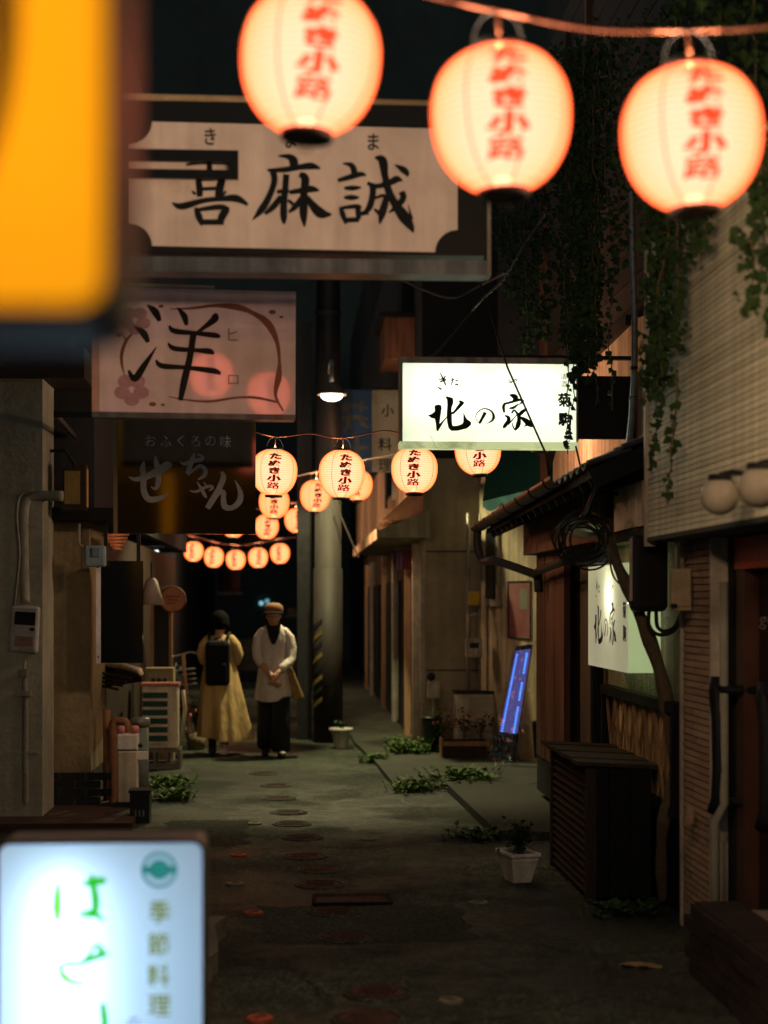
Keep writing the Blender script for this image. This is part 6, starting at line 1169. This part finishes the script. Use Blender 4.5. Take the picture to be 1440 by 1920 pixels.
def curtain_ivy(lab, cols, seed, zt=5.2):
    rnd = random.Random(seed); st2 = []
    for (px, D, ybot, w, dn) in cols:
        p = W(px, ybot, D); st2.append(((p.x, p.y, zt), zt - p.z, w, dn, 0.032))
    ivy(lab, st2, seed)
curtain_ivy('dark curtain of ivy left of the brown post above the lit sign', [(940, 10.9, 560, 0.3, 210), (965, 10.9, 640, 0.3, 240), (990, 10.8, 690, 0.26, 260), (1005, 10.8, 640, 0.26, 240), (955, 11.0, 480, 0.3, 200)], 41)
curtain_ivy('green curtain of ivy falling onto the right end of the lit sign', [(1075, 10.15, 690, 0.16, 420), (1088, 10.15, 705, 0.15, 420), (1098, 10.1, 690, 0.16, 380), (1070, 10.15, 760, 0.05, 70), (1076, 10.1, 850, 0.03, 40), (1065, 10.15, 660, 0.14, 330), (1110, 10.15, 650, 0.2, 380), (1093, 10.1, 760, 0.06, 80)], 42)
curtain_ivy('ivy curtain beside the grey conduit over the orange wall', [(1110, 10.0, 660, 0.22, 230), (1130, 9.9, 690, 0.18, 170), (1145, 9.8, 770, 0.05, 50), (1120, 9.9, 720, 0.1, 100), (1160, 9.7, 520, 0.26, 200), (1100, 10.0, 580, 0.26, 220)], 43)
# ivy mass on the roof edge above the siding
rnd = random.Random(55); l, s_ = MB(), MB()
for k in range(44):
    y = 5.8 + rnd.random() * 3.1; strand(l, s_, (2.0 + rnd.random() * 0.3, y, 4.0 + rnd.random() * 1.5), 0.3 + rnd.random() * 0.4, rnd, 0.3, 220, 0.04, (0, 0, 0), False)
t = thing('roof_ivy', 'dark mass of ivy covering the roof edge above the cream siding', 'ivy', (1.9, 7.2, 3.6)); part('stems', s_, M_STEM, t); part('leaves', l, M_LEAF, t, kind='stuff')

# ---- blue LED strip sign wrapped in plastic
t0, b0_ = W(966, 1208, 16.6), W(921, 1424, 16.3); t1, b1_ = W(1001, 1203, 16.55), W(966, 1432, 16.2)
t = thing('led_sign', 'leaning strip sign with rows of blue lights wrapped in clear plastic', 'sign', (b0_ + b1_) / 2)
d0 = (b0_ - t0); wv = (t1 - t0) * 0.5 + (b1_ - b0_) * 0.5; nn_ = d0.cross(wv).normalized(); nn_ = nn_ if nn_.y < 0 else -nn_
def fl(s, v, e=0.0): return t0.lerp(b0_, v).lerp(t1.lerp(b1_, v), s) + nn_ * e
def slab_l(s0, s1, v0, v1, e0, e1, mb=None):
    mb = mb or MB(); q = [fl(s, v, e) for e in (e0, e1) for s, v in ((s0, v0), (s1, v0), (s1, v1), (s0, v1))]; return mb.add(q, [(0, 1, 2, 3), (7, 6, 5, 4), (0, 4, 5, 1), (1, 5, 6, 2), (2, 6, 7, 3), (3, 7, 4, 0)])
part('board', slab_l(0.05, 0.95, 0.02, 0.98, -0.03, 0.0), M_BLACK, t)
part('glow_band', slab_l(0.10, 0.90, 0.06, 0.76, 0.001, 0.004), glow('blue_violet_band', (0.16, 0.14, 0.50), 0.55, sample=False), t)
M_LED = glow('blue_led', (0.06, 0.24, 1.0), 2.4, sample=False)
for rrw, s in enumerate((0.22, 0.74)):
    for k in range(30):
        v = 0.10 + k * 0.0225
        if rrw == 1 and (k in (8, 9, 10) or 18 <= k <= 19): continue
        part('led', MB().ball(fl(s, v, 0.008), 0.0105 if rrw == 0 else 0.012, 6), M_LED, t, True)
def plastic():
    m, nt, o = nodes_of('clear_plastic'); g = N(nt, 'ShaderNodeBsdfGlossy', inp={'Roughness': 0.12, 'Color': (0.9, 0.9, 0.9, 1)}); tr_ = N(nt, 'ShaderNodeBsdfTransparent', inp={0: (0.92, 0.92, 0.92, 1)}); mx = N(nt, 'ShaderNodeMixShader', inp={0: 0.16}); nt.links.new(tr_.outputs[0], mx.inputs[1]); nt.links.new(g.outputs[0], mx.inputs[2]); nt.links.new(mx.outputs[0], o.inputs[0]); return m
mb = MB(); nu, nvv = 12, 34; rp_ = random.Random(2)
for j in range(nvv + 1):
    for i in range(nu + 1):
        s, v = -0.12 + 1.24 * i / nu, -0.01 + 1.03 * j / nvv; mb.v.append(fl(s, v, 0.02 + 0.014 * rp_.random() - 0.05 * (abs(s - 0.5) > 0.5) + (0.02 * rp_.random() if v > 0.75 else 0)))
mb.f = [(j * (nu + 1) + i, j * (nu + 1) + i + 1, (j + 1) * (nu + 1) + i + 1, (j + 1) * (nu + 1) + i) for j in range(nvv) for i in range(nu)]; part('plastic_wrap', mb, plastic(), t)
p = G(1042, 1432, 0.13); solo('black_bucket', MB().lathe([(0.10, 0), (0.125, 0.36), (0.135, 0.37), (0.12, 0.37), (0.11, 0.3)], 20, (p.x - 0.02, p.y + 0.6, 0.13), cap=False), M_BLACK, 'black bucket standing beside the tavern doorway', 'bucket', smooth=True, loc=(p.x - 0.02, p.y + 0.6, 0.13))

# ================================================================== PEOPLE
def remesh(mb, name, voxel=0.012, smooth=6):
    me = mb.mesh(name); fix_normals(me); ob = bpy.data.objects.new(name, me); COL.objects.link(ob)
    md = ob.modifiers.new('r', 'REMESH'); md.mode = 'VOXEL'; md.voxel_size = voxel; ms = ob.modifiers.new('s', 'SMOOTH'); ms.factor = 0.5; ms.iterations = smooth
    dg = bpy.context.evaluated_depsgraph_get(); out = bpy.data.meshes.new_from_object(ob.evaluated_get(dg)); bpy.data.objects.remove(ob)
    out.polygons.foreach_set('use_smooth', [True] * len(out.polygons)); out.name = name; return out
M_SKIN = mat('skin', (0.50, 0.27, 0.17), 0.5, scale=20, stain=0.12); M_HAIR = mat('black_hair', (0.004, 0.004, 0.004), 0.85, scale=30, spec=0.08)
def head(mb, c, face, tilt=0.0):
    """skull, jaw, nose, ears, lips; face = +1 looks to +Y, -1 to -Y; tilt bends the face down"""
    q = MB(); q.ball((0, 0, 0.015), 0.092, 14, (0.83, 1.0, 1.12)); q.ball((0, 0.02, -0.06), 0.07, 12, (0.85, 0.95, 0.9)); q.limb([(0, 0.088, 0.012), (0, 0.108, -0.022)], [0.010, 0.015], 8)
    for s in (-1, 1): q.ball((0.079 * s, -0.005, -0.01), 0.028, 8, (0.35, 0.7, 1.1)); q.ball((0.03 * s, 0.08, 0.02), 0.013, 8)
    q.limb([(-0.02, 0.083, -0.062), (0.02, 0.083, -0.062)], [0.008, 0.008], 8)
    q.xform(Matrix.Rotation(-tilt, 4, 'X'))
    if face < 0: q.xform(Matrix.Rotation(math.pi, 4, 'Z'))
    q.xform(Matrix.Translation(c)); mb.add(q.v, q.f)
def hand(mb, wrist, dirv, palm_n, s=1.0, curl=0.5):
    d = Vector(dirv).normalized(); n = Vector(palm_n).normalized(); sd = d.cross(n).normalized(); w = Vector(wrist)
    mb.limb([w, w + d * 0.045 * s, w + d * 0.075 * s], [0.024 * s, 0.030 * s, 0.028 * s], 10)
    for k, (o_, L) in enumerate(((-0.028, 0.062), (-0.010, 0.072), (0.009, 0.068), (0.027, 0.052))):
        b = w + d * 0.075 * s + sd * o_ * s; k1 = b + (d * math.cos(curl * 0.5) + n * math.sin(curl * 0.5)) * L * 0.5 * s; k2 = k1 + (d * math.cos(curl * 1.6) + n * math.sin(curl * 1.6)) * L * 0.35 * s; k3 = k2 + (d * math.cos(curl * 2.4) + n * math.sin(curl * 2.4)) * L * 0.25 * s
        mb.limb([b - d * 0.02 * s, b, k1, k2, k3], [0.0105 * s, 0.0105 * s, 0.0095 * s, 0.0085 * s, 0.007 * s], 8)
    b = w + d * 0.025 * s - sd * 0.024 * s; mb.limb([b, b - sd * 0.022 * s + d * 0.02 * s + n * 0.008, b - sd * 0.026 * s + d * 0.05 * s + n * 0.018], [0.013 * s, 0.011 * s, 0.008 * s], 8)
# --- woman walking away
wp = G(412, 1415); wm = thing('person', 'woman walking away in a long mustard dress with a black backpack', 'person', (wp.x, wp.y, 0), R(-4))
mb = MB(); head(mb, (0, 0.03, 1.47), 1, 0.25); mb.limb([(0, 0.01, 1.41), (0, 0.0, 1.30)], [0.048, 0.055]); mb.limb([(0, 0, 1.24), (0, 0, 1.05), (0, 0, 0.88)], [0.115, 0.105, 0.13])
for s in (-1, 1):
    mb.limb([(0.12 * s, 0, 1.28), (0.165 * s, 0.0, 1.2), (0.185 * s, 0.03, 1.05), (0.13 * s, 0.2, 1.0)], [0.05, 0.045, 0.038, 0.028]); hand(mb, Vector((0.13 * s, 0.2, 1.0)), (-0.5 * s, 1, 0.15), (0, 0, -1), 0.95)
mb.limb([(-0.08, 0, 0.85), (-0.085, 0.03, 0.45), (-0.09, 0.06, 0.08)], [0.08, 0.055, 0.036]); mb.limb([(0.08, 0, 0.85), (0.085, 0.02, 0.45), (0.07, -0.13, 0.12)], [0.08, 0.055, 0.036])
link('body', remesh(mb, 'body', 0.011), M_SKIN, wm)
DR = mat('mustard_cloth', (0.47, 0.34, 0.145), 0.85, col2=(0.36, 0.25, 0.10), scale=5, bump=1.0, bscale=11, stretch=(1.6, 1.6, 0.5))
mb = MB(); n = 64; V = []
levels = [(1.335, 0.085, 0.07, 0, 0), (1.30, 0.135, 0.09, 0, 0), (1.22, 0.16, 0.12, 0, 0.0), (1.10, 0.155, 0.125, 0, 0.0), (0.96, 0.19, 0.15, 0, 0.15), (0.82, 0.215, 0.18, 0.0, 0.4), (0.66, 0.235, 0.21, 0.015, 0.7), (0.50, 0.25, 0.235, 0.03, 1.0), (0.34, 0.268, 0.255, 0.05, 1.2), (0.20, 0.285, 0.27, 0.068, 1.35), (0.185, 0.283, 0.268, 0.07, 1.35)]
for (z, rx, ry, ox, fo) in levels:
    for k in range(n):
        a = 2 * math.pi * k / n; tw = a + 0.5 * (1.0 - z); ff = 1 + fo * (0.10 * math.sin(5 * tw + 1.0) + 0.06 * math.sin(9 * tw + 0.5 + 2 * z) + 0.03 * math.sin(14 * tw))
        V.append((ox + rx * ff * math.cos(a), ry * ff * math.sin(a) - 0.02 * fo, z + 0.018 * fo * math.sin(a * 2 + 0.6)))
mb.add(V, [(i * n + k, i * n + (k + 1) % n, (i + 1) * n + (k + 1) % n, (i + 1) * n + k) for i in range(len(levels) - 1) for k in range(n)])
do = part('dress', mb, DR, wm, True, local=True); do.modifiers.new('sub', 'SUBSURF').render_levels = 1
for s in (-1, 1): part('sleeve', MB().limb([(0.125 * s, 0, 1.29), (0.165 * s, 0.0, 1.22), (0.19 * s, 0.01, 1.12), (0.185 * s, 0.03, 1.045)], [0.055, 0.072, 0.074, 0.048], 16), DR, wm, True, local=True)
bp = part('backpack', MB().box((0, -0.185, 1.03), (0.27, 0.12, 0.50)), mat('black_nylon', (0.006, 0.008, 0.011), 0.7, scale=20, bump=0.2, spec=0.15), wm, local=True, bev=0.05); part('pocket', MB().box((0, -0.25, 0.92), (0.21, 0.04, 0.22)), MATS['black_nylon'], bp, local=True, bev=0.018); part('handle', MB().tube([(-0.04, -0.16, 1.28), (-0.03, -0.16, 1.31), (0.03, -0.16, 1.31), (0.04, -0.16, 1.28)], 0.008, 6), MATS['black_nylon'], bp, local=True)
for s in (-1, 1): part('strap', MB().tube(catmull([(0.085 * s, -0.14, 1.24), (0.105 * s, -0.10, 1.335), (0.115 * s, 0.0, 1.36), (0.12 * s, 0.11, 1.29), (0.13 * s, 0.12, 1.1), (0.13 * s, 0.0, 0.9), (0.11 * s, -0.13, 0.85)], 5), 0.017, 8), MATS['black_nylon'], wm, True, local=True)
hr = MB(); hr.ball((0, 0.012, 1.50), 0.112, 14, (0.95, 1.0, 1.05)); hr.ball((0, -0.025, 1.465), 0.098, 12, (1.05, 0.8, 0.72)); [hr.limb([(0.075 * s, 0.02, 1.48), (0.088 * s, 0.02, 1.415)], [0.036, 0.022]) for s in (-1, 1)]
link('hair', remesh(hr, 'hair', 0.012, 5), M_HAIR, wm)
part('sock', MB().limb([(-0.09, 0.055, 0.30), (-0.09, 0.06, 0.07)], [0.052, 0.044], 12), M_BLACK, wm, True, local=True); part('sock', MB().limb([(0.078, -0.05, 0.28), (0.07, -0.135, 0.13)], [0.052, 0.044], 12), M_BLACK, wm, True, local=True)
SH = mat('white_sneaker', (0.55, 0.50, 0.48), 0.55, scale=15); part('shoe', MB().limb([(-0.09, 0.02, 0.045), (-0.09, 0.12, 0.04), (-0.095, 0.2, 0.032)], [0.044, 0.042, 0.032], 12), mat('dark_sneaker', (0.06, 0.06, 0.06), 0.5, scale=15), wm, True, local=True); part('shoe', MB().limb([(0.07, -0.165, 0.13), (0.07, -0.12, 0.06), (0.075, -0.06, 0.035)], [0.046, 0.044, 0.034], 12), SH, wm, True, local=True); part('sole', MB().box((0.07, -0.165, 0.085), (0.075, 0.02, 0.15), Matrix.Rotation(R(-28), 3, 'X')), mat('pink_sole', (0.62, 0.40, 0.36), 0.6, scale=15), wm, local=True, bev=0.008)
# --- man walking towards the camera
mp = G(513, 1418); mn = thing('person', 'man in brown cap, white shirt and wide dark trousers walking towards us, hands clasped', 'person', (mp.x, mp.y, 0), R(0))
mb = MB(); head(mb, (0.0, -0.03, 1.555), -1, 0.35); mb.limb([(0, -0.01, 1.48), (0, 0.0, 1.36)], [0.055, 0.062]); mb.limb([(0, 0, 1.30), (0, 0, 1.1), (0, 0, 0.92)], [0.105, 0.105, 0.11])
# right arm (picture left): forearm bare, left arm (picture right)
RA = [(-0.14, 0, 1.38), (-0.175, -0.01, 1.22), (-0.15, -0.06, 1.06), (-0.02, -0.22, 0.90)]; LA_ = [(0.14, 0, 1.38), (0.19, -0.01, 1.22), (0.175, -0.06, 1.05), (0.05, -0.22, 0.93)]
mb.limb(RA, [0.040, 0.040, 0.040, 0.03]); mb.limb(LA_, [0.040, 0.040, 0.040, 0.03])
hand(mb, Vector(RA[3]), (0.55, -0.25, -0.85), (0.5, 0.6, 0.1), 1.1, 0.6); hand(mb, Vector(LA_[3]), (-0.4, -0.3, -0.8), (-0.5, 0.6, 0.0), 1.1, 0.7)
for s in (-1, 1): mb.limb([(0.09 * s, 0, 0.9), (0.098 * s, -0.10 * s, 0.5), (0.088 * s, -0.13 * s, 0.09)], [0.09, 0.062, 0.042])
link('body', remesh(mb, 'body', 0.011), M_SKIN, mn)
WS = mat('white_shirt', (0.62, 0.56, 0.51), 0.8, scale=6, stain=0.15, bump=1.0, bscale=13, stretch=(1.4, 1.4, 0.8))
mb = MB(); n = 56; V = []
lev = [(1.425, 0.075, 0.065, 0), (1.40, 0.150, 0.095, 0), (1.30, 0.165, 0.12, 0.2), (1.15, 0.160, 0.13, 0.5), (1.0, 0.165, 0.14, 0.7), (0.86, 0.178, 0.165, 0.9), (0.76, 0.192, 0.185, 1.0), (0.70, 0.198, 0.20, 1.1), (0.67, 0.194, 0.195, 1.2)]
for (z, rx, ry, fo) in lev:
    for k in range(n):
        a = 2 * math.pi * k / n; ff = 1 + fo * (0.05 * math.sin(5 * a + z * 6) + 0.03 * math.sin(9 * a + 1 - z * 5) + 0.018 * math.sin(15 * a + z * 9)); dip = (-0.05 * math.cos(a - R(250)) * fo if z < 0.8 else 0)
        V.append((rx * ff * math.cos(a), ry * ff * math.sin(a), z + dip))
mb.add(V, [(i * n + k, i * n + (k + 1) % n, (i + 1) * n + (k + 1) % n, (i + 1) * n + k) for i in range(len(lev) - 1) for k in range(n)]); so_ = part('shirt', mb, WS, mn, True, local=True); so_.modifiers.new('sub', 'SUBSURF').render_levels = 1
part('sleeve', MB().limb([(-0.115, 0, 1.375), (-0.162, 0, 1.31), (-0.182, -0.01, 1.2), (-0.172, -0.04, 1.10), (-0.145, -0.08, 1.045)], [0.055, 0.060, 0.058, 0.058, 0.052], 16), WS, mn, True, local=True); part('sleeve', MB().limb([(0.115, 0, 1.375), (0.167, 0, 1.31), (0.195, -0.01, 1.2), (0.19, -0.04, 1.08), (0.16, -0.10, 1.03), (0.10, -0.17, 0.985)], [0.055, 0.062, 0.060, 0.058, 0.054, 0.045], 16), WS, mn, True, local=True)
part('collar', MB().tube(catmull([(-0.05, -0.085, 1.36), (-0.085, -0.03, 1.42), (-0.05, 0.06, 1.45), (0.05, 0.06, 1.45), (0.085, -0.03, 1.42), (0.05, -0.085, 1.36)], 4), 0.02, 8), WS, mn, True, local=True)
part('scarf', MB().add([(-0.085, -0.09, 1.46), (0.085, -0.09, 1.46), (0.07, -0.135, 1.36), (0.015, -0.15, 1.24), (-0.02, -0.15, 1.25), (-0.06, -0.135, 1.37), (0, -0.15, 1.42), (-0.07, 0.0, 1.47), (0.07, 0.0, 1.47)], [(0, 6, 1, 8, 7), (0, 5, 6), (5, 4, 3, 2, 6), (1, 6, 2)]), mat('black_scarf', (0.012, 0.012, 0.012), 0.8, scale=20), mn, True, local=True)
CP = mat('brown_cap', (0.22, 0.10, 0.05), 0.8, scale=14); cpn = part('cap', MB().lathe([(0.10, 1.585), (0.108, 1.62), (0.10, 1.665), (0.06, 1.695), (0.005, 1.70)], 24, (0, -0.02, 0), cap=False), CP, mn, True, local=True)
part('brim', MB().lathe([(0.10, 1.602), (0.122, 1.590), (0.124, 1.582), (0.10, 1.592)], 28, (-0.005, -0.05, 0), cap=False, sx=0.92, sy=1.15), mat('dark_brim', (0.02, 0.015, 0.012), 0.9, scale=14, spec=0.1), cpn, True, local=True)
part('hair', MB().limb([(-0.08, 0.0, 1.57), (-0.083, 0.01, 1.50)], [0.022, 0.014]).limb([(0.08, 0.0, 1.57), (0.083, 0.01, 1.50)], [0.022, 0.014]).ball((0, 0.035, 1.55), 0.09, 10, (0.9, 0.75, 0.9)), M_HAIR, mn, True, local=True)
part('glasses', MB().tube([(-0.075, -0.10, 1.555), (-0.03, -0.142, 1.545), (0.03, -0.142, 1.545), (0.075, -0.10, 1.555)], 0.005, 6), M_BLACK, mn, local=True)
TRS = mat('black_trousers', (0.010, 0.012, 0.014), 0.8, scale=10, bump=0.2)
for s in (-1, 1): part('trouser_leg', MB().tube([(0.07 * s, 0, 0.93), (0.078 * s, -0.01 * s, 0.8), (0.085 * s, -0.10 * s, 0.55), (0.085 * s, -0.10 * s - 0.03, 0.3), (0.085 * s, -0.13 * s, 0.07 if s > 0 else 0.10)], [0.085, 0.098, 0.10, 0.102, 0.10], 20), TRS, mn, True, local=True)
for s in (-1, 1): sh = part('shoe', MB().limb([(0.088 * s, -0.13 * s, 0.046 if s > 0 else 0.07), (0.093 * s, -0.13 * s - 0.1, 0.042), (0.098 * s, -0.13 * s - 0.17, 0.036)], [0.05, 0.045, 0.035], 12), M_BLACK, mn, True, local=True)
part('shoe_toe', MB().ball((0.1, -0.28, 0.06), 0.035, 10, (1.1, 0.8, 0.5)), M_WHITE, sh, True, local=True)
bag = thing('tote_bag', 'mustard coloured shoulder bag behind the hip of the walking man', 'bag', (mp.x + 0.22, mp.y + 0.06, 0.62)); bag.rotation_euler = (0, R(-12), 0)
part('body', MB().add([(-0.02, -0.12, 0.36), (0.06, -0.12, 0.36), (0.12, -0.15, 0.0), (0.0, -0.15, 0.0), (-0.02, 0.12, 0.36), (0.06, 0.12, 0.36), (0.12, 0.15, 0.0), (0.0, 0.15, 0.0)], [(0, 1, 2, 3), (4, 7, 6, 5), (0, 4, 5, 1), (1, 5, 6, 2), (2, 6, 7, 3), (3, 7, 4, 0)]), mat('olive_canvas', (0.30, 0.20, 0.06), 0.8, scale=12), bag, local=True, bev=0.02); part('strap', MB().tube(catmull([(0.02, -0.1, 0.35), (0.01, -0.05, 0.6), (-0.02, 0.0, 0.8), (0.01, 0.05, 0.6), (0.02, 0.1, 0.35)], 5), 0.012, 6), MATS['olive_canvas'], bag, True, local=True)
